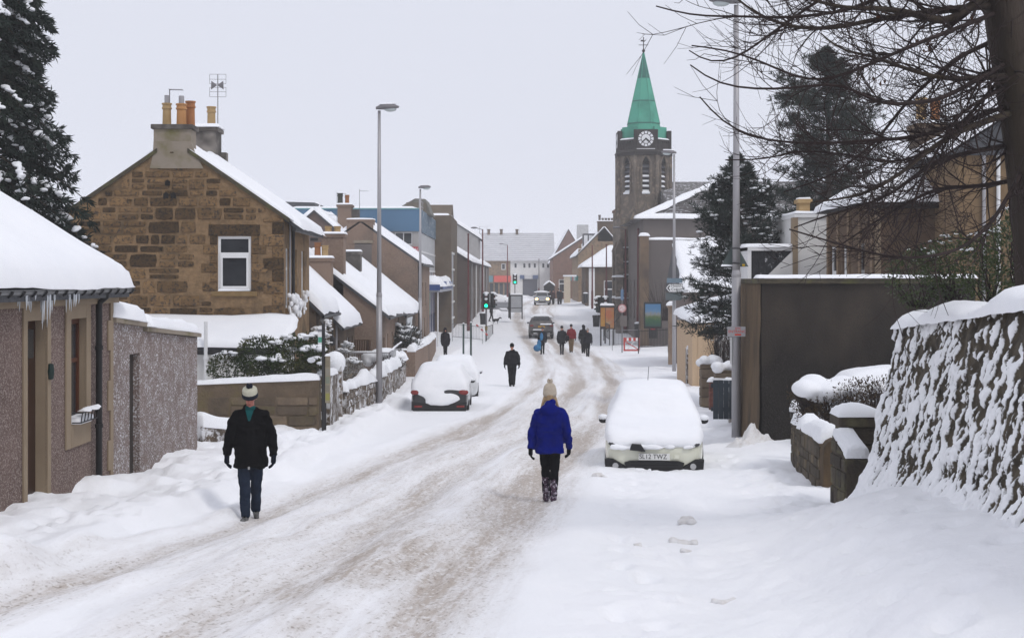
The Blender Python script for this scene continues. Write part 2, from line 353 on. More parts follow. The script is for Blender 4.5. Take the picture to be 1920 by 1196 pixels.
def G(X, Y):
    X = np.asarray(X, float); Y = np.asarray(Y, float)
    z = CZ - DROP(Y)
    kl, kr = KL(Y), KR(Y)
    z = z + 0.19 * sst(0.14, -0.16, X - kl + 0.22 * fbm(Y * 0.55, Y * 0 + 1.0, 3, 24)) + 0.10 * sst(-0.2, 1.0, X - kr)
    dr = sst(18.6, 14.0, Y) * sst(4.0, 9.0, Y)
    z = z + dr * 0.62 * sst(-2.4, 0.3, X - WRX(Y)) ** 1.5               # drift piled against the near wall
    z = z + 1.75 * sst(0.42, 0.75, X - WRX(Y)) * sst(18.05, 17.75, Y) * sst(-2.0, 2.0, Y)   # raised garden the wall holds back
    z = z + 0.25 * sst(4.6, 7.5, X) * sst(18.5, 20.5, Y) * sst(44, 36, Y)
    z = z + 0.3 * sst(-5.2, -7.0, X) * sst(28, 31, Y) * sst(250, 90, Y)
    z = z + 0.5 * sst(9, 15, X) * sst(44, 60, Y) * sst(250, 90, Y)
    return z
def g(x, y): return float(G(x, y))
tr_off = (-1.72, 0.0, 1.48)
def detail(X, Y):
    """ruts, trodden lumps, ploughed edge, tyre chop -> (dz, dirt)"""
    u = X - TC(Y); kl, kr = KL(Y), KR(Y)
    near = sst(140, 40, Y)
    wob = 0.22 * fbm(Y * 0.18, X * 0 + 2, 2, 5)
    road = sst(-0.35, 0.25, X - kl) * sst(0.6, -1.0, X - kr)
    lane = sst(-2.75, -2.0, u) * sst(2.7, 1.9, u)
    dz = np.zeros_like(X); dirt = np.zeros_like(X)
    for k, off in enumerate(tr_off):
        wd = 0.42 + 0.17 * vn(Y * 0.11 + k * 7, Y * 0 + k, 31)
        d = (u - off - wob * (0.6 + 0.3 * k)) / wd
        t = np.exp(-d * d * 1.1)
        dz -= 0.065 * t; dz += 0.055 * np.exp(-((np.abs(d) - 1.75) / 0.55) ** 2) * (0.6 + 0.7 * vn(X * 1.6, Y * 0.8, 41 + k))
        patch = np.clip(0.72 + 0.9 * fbm(X * 0.55 + 9 * k, Y * 0.07 + 3 * k, 3, 55 + k), 0.42, 1.15)
        dirt = np.maximum(dirt, t * patch)
    ridg = fbm(u * 4.5 + 0.15 * Y * 0, Y * 0.10, 4, 66)
    dirt = np.maximum(dirt, 0.40 * lane * np.clip(0.30 + 1.7 * ridg, 0, 1))
    dz += lane * 0.045 * ridg
    dirt = np.maximum(dirt, 0.32 * lane * np.clip(0.55 + 1.2 * fbm(X * 0.8, Y * 0.12, 4, 77), 0, 1))
    churn = np.exp(-((u - 0.75) / 0.9) ** 2) * sst(34, 12, Y)
    dirt = np.maximum(dirt, churn * np.clip(0.25 + 1.5 * fbm(X * 1.1, Y * 0.35, 4, 91), 0, 0.85))
    dirt *= road
    chop = fbm(X * 5.5, Y * 1.1, 3, 12)
    dz += lane * road * (0.045 * fbm(X * 1.7, Y * 0.45, 3, 14) + 0.022 * chop * (0.4 + dirt))
    # ploughed lip along the left edge and the trodden pavement
    edge = X - kl + 0.35 * fbm(Y * 0.35, Y * 0, 3, 21)
    dz += 0.10 * np.exp(-((edge + 0.15) / 0.33) ** 2) * sst(70, 30, Y) * (0.8 + 0.8 * vn(Y * 1.1, X * 0.6, 22))
    pav = sst(0.1, -0.6, X - kl) * sst(-8.5, -6.0, X)
    b = fbm(X * 1.3 + 4, Y * 1.1, 4, 33); lump = np.sign(b) * np.abs(b) ** 0.8
    dz += pav * (0.20 * lump + 0.055 * fbm(X * 3.7, Y * 3.2, 3, 34)) * sst(80, 30, Y)
    rp = sst(2.2, 3.2, u)
    b2 = fbm(X * 1.1 + 9, Y * 0.9, 4, 43)
    steep = dr_ = sst(-1.2, 0.2, X - WRX(Y)) * sst(20, 17, Y)
    dz += rp * (1 - 0.7 * steep) * (0.085 * b2 + 0.04 * fbm(X * 3.3, Y * 2.6, 3, 44) + 0.028 * fbm(X * 8.5, Y * 6.0, 3, 45))
    # a line of foot holes along the right pavement and the middle walkers' line
    for (x0, sl, y0, y1, st, sd) in ((2.55, 0.085, 8, 30, 0.62, 1), (3.3, 0.06, 8, 26, 0.7, 2), (-5.25, 0.03, 14, 40, 0.66, 3), (-4.75, 0.02, 16, 60, 0.7, 4), (0.75, 0.075, 8, 30, 0.66, 5)):
        r = np.random.RandomState(sd)
        for i in range(int((y1 - y0) / st)):
            fy = y0 + i * st + r.uniform(-0.1, 0.1); fx = x0 + sl * (fy - 8) + (0.12 if i % 2 else -0.12) + r.uniform(-0.07, 0.07)
            m = (np.abs(Y - fy) < 0.5) & (np.abs(X - fx) < 0.35)
            if m.any(): 
                q = ((X[m] - fx) / 0.085) ** 2 + ((Y[m] - fy) / 0.17) ** 2
                dz[m] -= 0.075 * np.exp(-q) ; dz[m] += 0.02 * np.exp(-((np.sqrt(q) - 1.7) / 0.4) ** 2)
    out = sst(-7, -12, X) + sst(8, 13, X)
    dz += out * 0.08 * fbm(X * 0.5, Y * 0.5, 3, 60)
    return dz * (0.35 + 0.65 * near), np.clip(dirt, 0, 1.2)

def ground_material():
    m = bpy.data.materials.new('street_snow'); m.use_nodes = True; t = m.node_tree; L = t.links; b = t.nodes['Principled BSDF']
    b.inputs['Specular IOR Level'].default_value = 0.3
    at = _n(t, 'Attribute', attribute_name='dirt'); tc = _n(t, 'TexCoord')
    def noise(sc, det, st=(1, 1, 1), r=0.6):
        mp = _n(t, 'Mapping'); mp.inputs['Scale'].default_value = st; L.new(tc.outputs['Object'], mp.inputs['Vector'])
        x = _n(t, 'TexNoise'); x.inputs['Scale'].default_value = sc; x.inputs['Detail'].default_value = det; x.inputs['Roughness'].default_value = r
        L.new(mp.outputs[0], x.inputs['Vector']); return x.outputs['Fac']
    def math_(op, a, bb):
        x = _n(t, 'Math', operation=op); x.use_clamp = False
        for i, v in enumerate((a, bb)):
            if hasattr(v, 'node'): L.new(v, x.inputs[i])
            else: x.inputs[i].default_value = v
        return x.outputs[0]
    def rng_(f, a, bb, c=0.0, d=1.0):
        x = _n(t, 'MapRange'); L.new(f, x.inputs['Value'])
        for k, v in (('From Min', a), ('From Max', bb), ('To Min', c), ('To Max', d)): x.inputs[k].default_value = v
        return x.outputs['Result']
    def mix(f, a, bb):
        x = _n(t, 'Mix', data_type='RGBA')
        for k, v in (('Factor', f), ('A', a), ('B', bb)):
            if hasattr(v, 'node'): L.new(v, x.inputs[k])
            else: x.inputs[k].default_value = (*v, 1)
        return x.outputs['Result']
    lu = _n(t, 'Attribute', attribute_name='lane_u'); sx = _n(t, 'SeparateXYZ'); L.new(tc.outputs['Object'], sx.inputs[0]); lv = _n(t, 'CombineXYZ'); L.new(lu.outputs['Fac'], lv.inputs['X']); L.new(sx.outputs['Y'], lv.inputs['Y'])
    def lane_noise(sc, det, st, r=0.6):
        mp = _n(t, 'Mapping'); mp.inputs['Scale'].default_value = st; L.new(lv.outputs[0], mp.inputs['Vector'])
        x = _n(t, 'TexNoise'); x.inputs['Scale'].default_value = sc; x.inputs['Detail'].default_value = det; x.inputs['Roughness'].default_value = r
        L.new(mp.outputs[0], x.inputs['Vector']); return x.outputs['Fac']
    streak = lane_noise(3.2, 7, (1.0, 0.07, 1), 0.68); fine = lane_noise(16, 6, (1, 0.14, 1), 0.7)
    dm = math_('MULTIPLY', at.outputs['Fac'], rng_(streak, 0.32, 0.62, 0.45, 1.4))
    dm = math_('MULTIPLY', dm, rng_(fine, 0.34, 0.62, 0.6, 1.3))
    clean = mix(rng_(noise(0.7, 4), 0.35, 0.65), (0.905, 0.905, 0.925), (0.875, 0.88, 0.90))
    c = mix(rng_(dm, 0.05, 0.95), clean, (0.45, 0.385, 0.33))
    grit = math_('MULTIPLY', rng_(lane_noise(19, 6, (1, 0.35, 1), 0.8), 0.55, 0.68), rng_(dm, 0.25, 0.95))
    c = mix(math_('MULTIPLY', grit, 0.9), c, (0.14, 0.10, 0.07))
    spk = math_('MULTIPLY', rng_(noise(24, 3, (1, 0.55, 1), 0.6), 0.57, 0.64), rng_(dm, 0.08, 0.5))
    c = mix(math_('MULTIPLY', spk, 0.6), c, (0.21, 0.16, 0.12))
    spl = math_('MULTIPLY', rng_(noise(17, 3, (1, 0.5, 1), 0.6), 0.58, 0.64), rng_(dm, 0.3, 0.8))
    c = mix(math_('MULTIPLY', spl, 0.7), c, (0.82, 0.81, 0.81))
    chips = math_('MULTIPLY', rng_(noise(9, 5, (1, 0.55, 1), 0.8), 0.66, 0.72), rng_(at.outputs['Fac'], 0.02, 0.2))
    c = mix(math_('MULTIPLY', chips, 0.75), c, (0.24, 0.19, 0.15))
    L.new(c, b.inputs['Base Color'])
    L.new(rng_(dm, 0.2, 1.0, 0.85, 0.5), b.inputs['Roughness'])
    bp = _n(t, 'Bump'); bp.inputs['Strength'].default_value = 0.5; bp.inputs['Distance'].default_value = 0.03
    hh = math_('ADD', noise(8, 6, (1, 0.5, 1), 0.62), math_('MULTIPLY', noise(30, 4), 0.35))
    L.new(hh, bp.inputs['Height']); L.new(bp.outputs[0], b.inputs['Normal'])
    return m
GROUNDM = ground_material()
def make_ground():
    rows = list(np.arange(-60, 4, 4.0)); y = 4.0
    while y < 700: rows.append(y); y += max(0.045, y * (0.0058 if y < 60 else 0.012))
    rows.append(900.0)
    c = list(np.arange(-6.2, 6.2, 0.055)); x = 6.2; st = 0.06
    while x < 420: c.append(x); x += st; st *= 1.045
    x = -6.2 - 0.06; st = 0.06
    while x > -420: c.insert(0, x); x -= st; st *= 1.045
    xs = np.array(c); ys = np.array(rows)
    Y, X = np.meshgrid(ys, xs, indexing='ij')
    dz, dirt = detail(X, Y); Z = G(X, Y) + dz
    ny, nx = X.shape
    idx = np.arange(ny * nx).reshape(ny, nx)
    q = np.stack([idx[:-1, :-1], idx[:-1, 1:], idx[1:, 1:], idx[1:, :-1]], -1).reshape(-1, 4)
    fx = (X[:-1, :-1] + X[1:, 1:]).ravel() / 2; fy = (Y[:-1, :-1] + Y[1:, 1:]).ravel() / 2
    kl, kr = KL(fy), KR(fy); inr = (fx > kl) & (fx < kr)
    lp = (fx <= kl) & (fx > kl - 2.2); rp = (fx >= kr) & (fx < kr + 1.6)
    V = np.stack([X, Y, Z], -1).reshape(-1, 3); D = dirt.ravel(); LU = (X - TC(Y)).ravel()
    for name, mk in (('road', inr), ('pavement_left', lp), ('pavement_right', rp), ('ground', ~(inr | lp | rp))):
        f = q[mk]; used, inv = np.unique(f, return_inverse=True); f2 = inv.reshape(-1, 4)
        me = bpy.data.meshes.new(name); n = len(used)
        me.vertices.add(n); me.vertices.foreach_set('co', V[used].ravel())
        me.loops.add(f2.size); me.loops.foreach_set('vertex_index', f2.ravel().astype(np.int32))
        me.polygons.add(len(f2)); me.polygons.foreach_set('loop_start', np.arange(0, f2.size, 4, dtype=np.int32)); 
        me.polygons.foreach_set('use_smooth', np.ones(len(f2), bool))
        me.update(calc_edges=True)
        a = me.attributes.new('dirt', 'FLOAT', 'POINT'); a.data.foreach_set('value', D[used].astype(np.float32)); a = me.attributes.new('lane_u', 'FLOAT', 'POINT'); a.data.foreach_set('value', LU[used].astype(np.float32))
        me.materials.append(GROUNDM); o = bpy.data.objects.new(name, me); COL.objects.link(o); o['kind'] = 'structure'
make_ground()
# ================================================================ LEFT SIDE OF THE STREET
X_, Y_, Z_ = Vector((1, 0, 0)), Vector((0, 1, 0)), Vector((0, 0, 1))

def gable_roof(root, x0, xr, x1, y0, y1, ze, zr, ze0=None, snow=0.2, over=0.25, seed=1, mat=None, sides=('r', 'l'), t=0.12, verge=0.1, snow_mat=None):
    """ridge along y; x1 = street-side wall, x0 = far wall; roof slabs plus lying snow"""
    ze0 = ze if ze0 is None else ze0
    roof = None
    for sd in sides:
        xw, zw = (x1, ze) if sd == 'r' else (x0, ze0)
        sg = 1 if xw > xr else -1; sl = (zr - zw) / (xr - xw)
        xe = xw + sg * over; z_e = zw + sl * (xe - xw)
        m = MB(); m.prism([(xr, zr), (xe, z_e), (xe, z_e + t), (xr, zr + t)], y0 - verge, y1 + verge)
        o = m.build('roof', mat or SLATE, root)
        roof = roof or o
        if snow:
            snow_slab((xe + sg * 0.06, y0 - verge, z_e + t - 0.03), (xe + sg * 0.06, y1 + verge, z_e + t - 0.03), (xr, y1 + verge, zr + t), (xr, y0 - verge, zr + t), snow, 0.3, seed + (7 if sd == 'l' else 0), wob=0.07, rough=0.25, name='roof_snow', parent=root, mat=snow_mat)
    return roof
def gable_wall(m, x0, xr, x1, y0, y1, zb, ze, zr, holes_f=(), holes_s=(), ze0=None, depth=0.14, side='r', mat=0):
    """closed walls of a gabled block; front face (toward -y) and street face carry openings"""
    ze0 = ze if ze0 is None else ze0; zt = min(ze, ze0)
    m.panel((x0, y0, zb), X_, Z_, x1 - x0, zt - zb, list(holes_f), depth, mat)
    m.add([(x0, y0, zt), (x1, y0, zt), (x1, y0, ze), (xr, y0, zr), (x0, y0, ze0)], [(0, 1, 2, 3, 4)], mat)
    m.add([(x0, y1, zb), (x1, y1, zb), (x1, y1, ze), (xr, y1, zr), (x0, y1, ze0)], [(4, 3, 2, 1, 0)], mat)
    if side == 'r':
        m.panel((x1, y0, zb), Y_, Z_, y1 - y0, ze - zb, list(holes_s), depth, mat)
        m.add([(x0, y0, zb), (x0, y1, zb), (x0, y1, ze0), (x0, y0, ze0)], [(3, 2, 1, 0)], mat)
    else:
        m.panel((x0, y1, zb), -Y_, Z_, y1 - y0, ze0 - zb, list(holes_s), depth, mat)
        m.add([(x1, y0, zb), (x1, y1, zb), (x1, y1, ze), (x1, y0, ze)], [(0, 1, 2, 3)], mat)
    return m
def chimney(root, x0, x1, y0, y1, z0, z1, mat, pots=(), cap=None, snow=0.08, seed=3, capover=0.07):
    m = MB(); m.box(x0, x1, y0, y1, z0, z1); o = m.build('chimney', mat, root)
    MB().box(x0 - capover, x1 + capover, y0 - capover, y1 + capover, z1 - 0.001, z1 + 0.13).build('chimney_cope', cap or mat, o, bevel=0.02)
    if snow: snow_slab((x0 - capover, y0 - capover, z1 + .13), (x1 + capover, y0 - capover, z1 + .13), (x1 + capover, y1 + capover, z1 + .13), (x0 - capover, y1 + capover, z1 + .13), snow, 0.1, seed, parent=o)
    for (px, py, h, r, mt, hood) in pots: pot(o, px, py, z1 + 0.13, h, r, mt, hood)
    return o

# ---------------------------------------------------------------- L1: harled cottage at the pavement edge
def near_cottage():
    XW, Z0 = -6.2, 1.2
    root = thing('cottage', 'pebbledash cottage with tan margins under a thick snowy roof at the left edge', 'house', (XW, 22.3, 1.6))
    def y(px): return XW / ((px - CX) / F) - 22.3                  # wall point seen at photo column px
    def z(py, px): return PZ(py, XW / ((px - CX) / F)) - 1.6
    ze = 3.17; yA = -10.0; zb = -0.9; W = 7.0
    door = (y(48) - yA, 0.0, y(86) - yA, z(601, 65) - zb); win = (y(130) - yA, z(792, 145) - zb, y(159) - yA, z(597, 145) - zb)
    m = MB(); m.panel((0, yA, zb), Y_, Z_, -yA, ze - zb, [door, win], 0.15, 0, 1)
    m.add([(-W, 0, zb), (0, 0, zb), (0, 0, ze), (-W / 2, 0, ze + 2.3), (-W, 0, ze)], [(4, 3, 2, 1, 0)])
    m.add([(-W, yA, zb), (0, yA, zb), (0, yA, ze), (-W / 2, yA, ze + 2.3), (-W, yA, ze)], [(0, 1, 2, 3, 4)])
    m.add([(-W, yA, zb), (-W, 0, zb), (-W, 0, ze), (-W, yA, ze)], [(3, 2, 1, 0)])
    m.build('wall', [HARL, TAN], root)
    # door leaf and smooth margins
    d = MB().box(-0.19, -0.14, y(48), y(86), zb, z(601, 65)).build('door', BROWND, root)
    MB().box(-0.139, -0.10, y(50) + 0.08, y(50) + 0.11, 0.75, 0.95).build('handle', GALV, d)
    MB().box(-0.142, -0.13, y(48) + 0.1, y(86) - 0.1, z(601, 65) - 0.5, z(601, 65) - 0.12).build('fanlight', GLASS, d)
    t = 0.03
    def margin(a, b, c, e, zt, zl, zbm):
        q = MB(); q.box(0.001, t, a, b, zbm, zt); q.box(0.001, t, c, e, zbm, zt); q.box(0.001, t - .002, b, c, zl, zt); return q
    margin(y(41), y(48), y(86), y(92), z(566, 65), z(601, 65), zb).build('door_margin', TAN, root, bevel=0.006)
    q = margin(y(121), y(130), y(159), y(167), z(562, 145), z(597, 145), z(835, 145)); q.box(0.001, t + .001, y(130), y(159), z(835, 145), z(792, 145))
    q.build('window_margin', TAN, root, bevel=0.006)
    o = MB(); o.box(-0.15, -0.08, y(130), y(130) + 0.08, z(792, 145), z(597, 145)); o.box(-0.15, -0.08, y(159) - 0.08, y(159), z(792, 145), z(597, 145))
    o.box(-0.15, -0.08, y(130) + 0.08, y(159) - 0.08, z(597, 145) - 0.08, z(597, 145)); o.box(-0.15, -0.08, y(130) + 0.08, y(159) - 0.08, z(792, 145), z(792, 145) + 0.08)
    o.box(-0.145, -0.085, y(130) + 0.08, y(159) - 0.08, z(680, 145), z(672, 145))
    wn = o.build('window', pm('stained_frame', (0.09, 0.028, 0.012), (0.06, 0.018, 0.008), rough=0.4), root)
    MB().box(-0.135, -0.11, y(130) + 0.06, y(159) - 0.06, z(792, 145) + .05, z(597, 145) - .05).build('pane', GLASS, wn)
    # planter rail with snow
    zz = z(770, 145); r = MB()
    r.tube([(0.03, y(131), zz), (0.17, y(132), zz), (0.17, y(163), zz), (0.03, y(164), zz)], 0.012, 6); r.tube([(0.03, y(131), zz - 0.14), (0.15, y(132), zz - 0.14), (0.15, y(163), zz - 0.14), (0.03, y(164), zz - 0.14)], 0.01, 6)
    for k in range(6): yy = y(132) + (y(163) - y(132)) * k / 5; r.tube([(0.17, yy, zz), (0.15, yy, zz - 0.14)], 0.008, 5)
    b = r.build('planter_rail', BLACKM, root)
    snow_slab((-0.12, y(131), zz - 0.17), (0.15, y(131), zz - 0.17), (0.15, y(163), zz - 0.17), (-0.12, y(163), zz - 0.17), 0.09, 0.05, 5, parent=b)
    for k, (ya, yb) in enumerate(((y(134), y(146)), (y(148), y(162)))): snow_slab((0.14, ya, zz + .008), (0.2, ya, zz + .008), (0.2, yb, zz + .008), (0.14, yb, zz + .008), 0.05, 0.03, 8 + k, parent=b)
    # corner quoins, alternately long and short
    k = 0; zz = zb
    while zz < ze - 0.1:
        h = 0.46; L = 0.26 if k % 2 else 0.13
        MB().box(0.001, 0.028, -L, 0.012, zz, min(zz + h, ze - 0.02)).build('quoin', TAN, root, bevel=0.006); zz += h; k += 1
    # eaves board, gutter, brackets, downpipe
    MB().box(0.001, 0.09, yA, 0.1, ze - 0.12, ze + 0.06).build('eaves_board', TAN, root)
    gz = ze + 0.08; q = MB(); pts = []
    nseg = 8
    for yy in (yA, 0.3):
        for i in range(nseg + 1):
            a = math.pi + math.pi * i / nseg; pts.append((0.19 + 0.085 * math.cos(a), yy, gz + 0.03 + 0.085 * math.sin(a)))
    q.add(pts, [(i, i + 1, nseg + 2 + i, nseg + 1 + i) for i in range(nseg)])
    q.add([(0.106, -0.0 + yA, gz + .03), (0.275, yA, gz + .03), (0.275, 0.3, gz + .03), (0.106, 0.3, gz + .03)], [(0, 1, 2, 3)])
    gt = q.build('gutter', pm('wet_gutter', (0.06, 0.065, 0.07), (0.03, 0.032, 0.035), rough=0.3), root)
    for i in range(24):
        yy = 0.25 - i * 0.42
        MB().tube([(0.19 + 0.095 * math.cos(a), yy, gz + 0.03 + 0.095 * math.sin(a)) for a in np.linspace(math.pi * 1.08, 2 * math.pi * .97, 7)], 0.014, 5).build('gutter_bracket', BLACKM, gt)
    dp = MB(); yp = y(173); dp.tube([(0.2, yp, gz), (0.2, yp, gz - 0.1), (0.1, yp, gz - 0.2), (0.1, yp, -0.75)], 0.05, 10)
    dpo = dp.build('downpipe', BLACKP, root, smooth=True)
    for zc in (2.4, 1.25, 0.2): MB().lathe([(0.062, -0.03), (0.062, 0.03)], 10, (0.1, yp, zc)).build('pipe_clip', BLACKP, dpo)
    MB().lathe([(0.0, -0.11), (0.04, -0.1), (0.05, 0), (0.04, 0.1), (0, 0.11)], 8, (0.05, y(85) + 0.06, z(697, 85))).build('door_bell', pm('dark_green_enamel', (0.01, 0.03, 0.025), rough=0.3), root)
    # roof and its snow
    rise = 2.3; sl = rise / (W / 2)
    MB().prism([(0.22, ze - 0.22 * sl + .11), (-W / 2, ze + rise), (-W / 2, ze + rise + .12), (0.22, ze - 0.22 * sl + .23)], yA - 0.1, 0.2).build('roof', SLATE, root)
    MB().prism([(-W - .2, ze - 0.2 * sl), (-W / 2, ze + rise), (-W / 2, ze + rise + .12), (-W - .2, ze - 0.2 * sl + .12)], yA - 0.1, 0.2).build('roof', SLATE, root)
    zl = ze - 0.24 * sl + .23
    snow_slab((0.29, yA - 0.1, zl + .03), (0.29, 0.34, zl + .03), (-W / 2, 0.24, ze + rise + .12), (-W / 2, yA - 0.1, ze + rise + .12), 0.27, 0.2, 21, er=0.38, wob=0.05, rough=0.22, name='roof_snow', parent=root)
    snow_slab((-W - .3, yA - 0.1, zl - .07), (-W - .3, 0.3, zl - .07), (-W / 2, 0.24, ze + rise + .12), (-W / 2, yA - 0.1, ze + rise + .12), 0.3, 0.3, 22, name='roof_snow', parent=root)
    # icicles on the gutter
    r = random.Random(3)
    for i in range(34):
        yy = r.choice([r.uniform(y(2), y(45)), r.uniform(y(50), y(70)), r.uniform(y(52), y(66)), r.uniform(y(90), y(118))]); L = r.uniform(0.06, 0.26) * (1.9 if y(50) < yy < y(68) else 1)
        x = 0.2 + r.uniform(-.05, .05)
        MB().tube([(x, yy, gz - 0.04), (x + .004, yy, gz - 0.04 - L * .5), (x, yy, gz - 0.04 - L)], [0.016, 0.010, 0.002], 5).build('icicle', ICE, gt)
    # lower outhouse built on at the far end
    yC = y(370); m = MB()
    zt = [z(604, 213), z(613, 268), z(621, 269), z(634, 360)]; ys_ = [0.0, y(268), y(360), yC]
    dr = (y(243), y(262))
    D0, D1 = dr
    def top(yy): return np.interp(yy, [0, y(268)], [zt[0], zt[1]]) if yy < y(268) else float(np.interp(yy, [y(268), yC], [zt[2], zt[3] - .02]))
    dtop = z(663, 252)
    def wq(a, b, lo, fn=top, x=-0.001): m.add([(x, a, lo), (x, b, lo), (x, b, float(fn(b - 1e-4))), (x, a, float(fn(a + 1e-4)))], [(0, 1, 2, 3)])
    wq(0, D0, zb - .5); wq(D0, D1, dtop); wq(D1, y(268), zb - .5); wq(y(268), yC, zb - .5)
    m.add([(-.001, D0, zb - .5), (-.001, D1, zb - .5), (-.001, D1, dtop), (-.001, D0, dtop), (-.14, D0, zb - .5), (-.14, D1, zb - .5), (-.14, D1, dtop), (-.14, D0, dtop)], [(0, 4, 7, 3), (1, 2, 6, 5), (3, 7, 6, 2)])
    m.add([(-.001, yC, zb - .5), (-3, yC, zb - .5), (-3, yC, zt[3]), (-.001, yC, zt[3])], [(0, 1, 2, 3)])
    m.add([(-.001, 0, zt[0]), (-.001, y(268), zt[1]), (-3, y(268), zt[1]), (-3, 0, zt[0])], [(0, 1, 2, 3)]); m.add([(-.001, y(268), zt[2]), (-.001, yC, zt[3]), (-3, yC, zt[3]), (-3, y(268), zt[2])], [(0, 1, 2, 3)])
    m.add([(-3, 0, zb - .5), (-3, yC, zb - .5), (-3, yC, zt[3]), (-3, y(268), zt[2]), (-3, y(268), zt[1]), (-3, 0, zt[0])], [(5, 4, 3, 2, 1, 0)])
    m.build('outhouse_wall', HARLS, root)
    MB().box(-0.15, -0.11, D0 + .01, D1 - .01, zb - .5, dtop - .01).build('outhouse_door', pm('weathered_plank', (0.05, 0.04, 0.034), (0.03, 0.024, 0.02), scale=4, stretch=(6, 6, .5), rough=0.9, bump=.6, bscale=20), root)
    cp = MB(); cp.add([(0.07, 0.02, zt[0]), (0.07, y(268) + .04, zt[1]), (-3.05, y(268) + .04, zt[1]), (-3.05, 0.02, zt[0]), (0.07, 0.02, zt[0] + .07), (0.07, y(268) + .04, zt[1] + .07), (-3.05, y(268) + .04, zt[1] + .07), (-3.05, 0.02, zt[0] + .07)], [(0, 1, 5, 4), (1, 2, 6, 5), (4, 5, 6, 7), (3, 2, 1, 0), (0, 4, 7, 3)]); cp.build('cope', CEM, root)
    cp = MB(); a, b = y(268) + .05, yC + .06; cp.add([(0.07, a, zt[2]), (0.07, b, zt[3]), (-3.05, b, zt[3]), (-3.05, a, zt[2]), (0.07, a, zt[2] + .07), (0.07, b, zt[3] + .07), (-3.05, b, zt[3] + .07), (-3.05, a, zt[2] + .07)], [(0, 1, 5, 4), (1, 2, 6, 5), (4, 5, 6, 7), (3, 2, 1, 0), (0, 4, 7, 3)]); cp.build('cope', CEM, root)
    snow_slab((0.09, 0.02, zt[0] + .07), (0.09, y(268) + .02, zt[1] + .07), (-3, y(268) + .02, zt[1] + .07), (-3, 0.02, zt[0] + .07), 0.27, 0.14, 31, parent=root)
    snow_slab((0.09, y(268) + .06, zt[2] + .07), (0.09, yC + .08, zt[3] + .07), (-3, yC + .08, zt[3] + .07), (-3, y(268) + .06, zt[2] + .07), 0.2, 0.14, 33, parent=root)
    snow_slab((0.02, 0.02, zt[0] + .07), (0.02, 0.5, zt[0] + .07), (-2.0, 0.5, zt[0] + .9), (-2.0, 0.02, zt[0] + .9), 0.25, 0.14, 35, parent=root)   # blown up against the gable
    MB().box(-.02, .03, y(330), yC + .02, -.35, -.2).build('plinth', CEM, root)
near_cottage()

# ---------------------------------------------------------------- L2: rubble stone house with the gable to the camera
def rubble(root, inside, rects, x0, x1, z0, z1, y, seed, hmin, hmax, wmin, wmax, mat, n_max=300, gap=0.02, proud=0.035, name='stone', T=None):
    """random coursed rubble: every stone its own mesh, laid in uneven courses"""
    r = random.Random(seed); z = z0; n = 0; stones = []
    while z < z1 - 0.05:
        h = r.uniform(hmin, hmax); x = x0 + r.uniform(-wmax * .5, 0)
        while x < x1:
            w_ = r.uniform(wmin, wmax) * (1.15 if h > (hmin + hmax) / 2 else 1)
            parts = [(z, h)] if (h < hmax * .72 or r.random() < .45) else [(z, h * .52), (z + h * .52, h * .48)]
            for (zz, hh) in parts:
                ins = gap * r.uniform(.6, 1.4); a, b, c, d = x + ins, x + w_ - ins, zz + ins, zz + hh - ins
                a = max(a, x0 + .01); b = min(b, x1 - .01)
                while b - a > .12 and not (inside(a, d) and inside(b, d)):
                    if not inside(a, d): a += .03
                    if not inside(b, d): b -= .03
                if b - a > .09 and d - c > .05:
                    cx = (a + b) / 2; cz = (c + d) / 2
                    if inside(a, d) and inside(b, d) and inside(a, c) and inside(b, c) and not any(q[0] < b and q[2] > a and q[1] < d and q[3] > c for q in rects): stones.append((a, b, c, d))
            x += w_
        z += h
    for (a, b, c, d) in stones[:n_max]:
        k = min(b - a, d - c); j = lambda s: r.uniform(-s, s) * k
        pr = proud * r.uniform(.35, 1.2)
        o = [(a + abs(j(.1)), c + abs(j(.1))), ((a + b) / 2, c + j(.04)), (b - abs(j(.1)), c + abs(j(.1))), (b + j(.03), (c + d) / 2), (b - abs(j(.12)), d - abs(j(.1))), ((a + b) / 2, d + j(.04)), (a + abs(j(.12)), d - abs(j(.1))), (a + j(.03), (c + d) / 2)]
        cx, cz = (a + b) / 2, (c + d) / 2; sh = 1 - min(.3, .025 / k * 1.2)
        vs = [(p, y + .01, q) for p, q in o] + [(cx + (p - cx) * sh + j(.02), y - pr, cz + (q - cz) * sh) for p, q in o] + [(cx, y - pr * 1.15, cz)]
        fs = [(i, (i + 1) % 8, 8 + (i + 1) % 8, 8 + i) for i in range(8)] + [(8 + i, 8 + (i + 1) % 8, 16) for i in range(8)]
        MB().add(vs, fs, 0, T).build(name, mat, root)
    return len(stones)

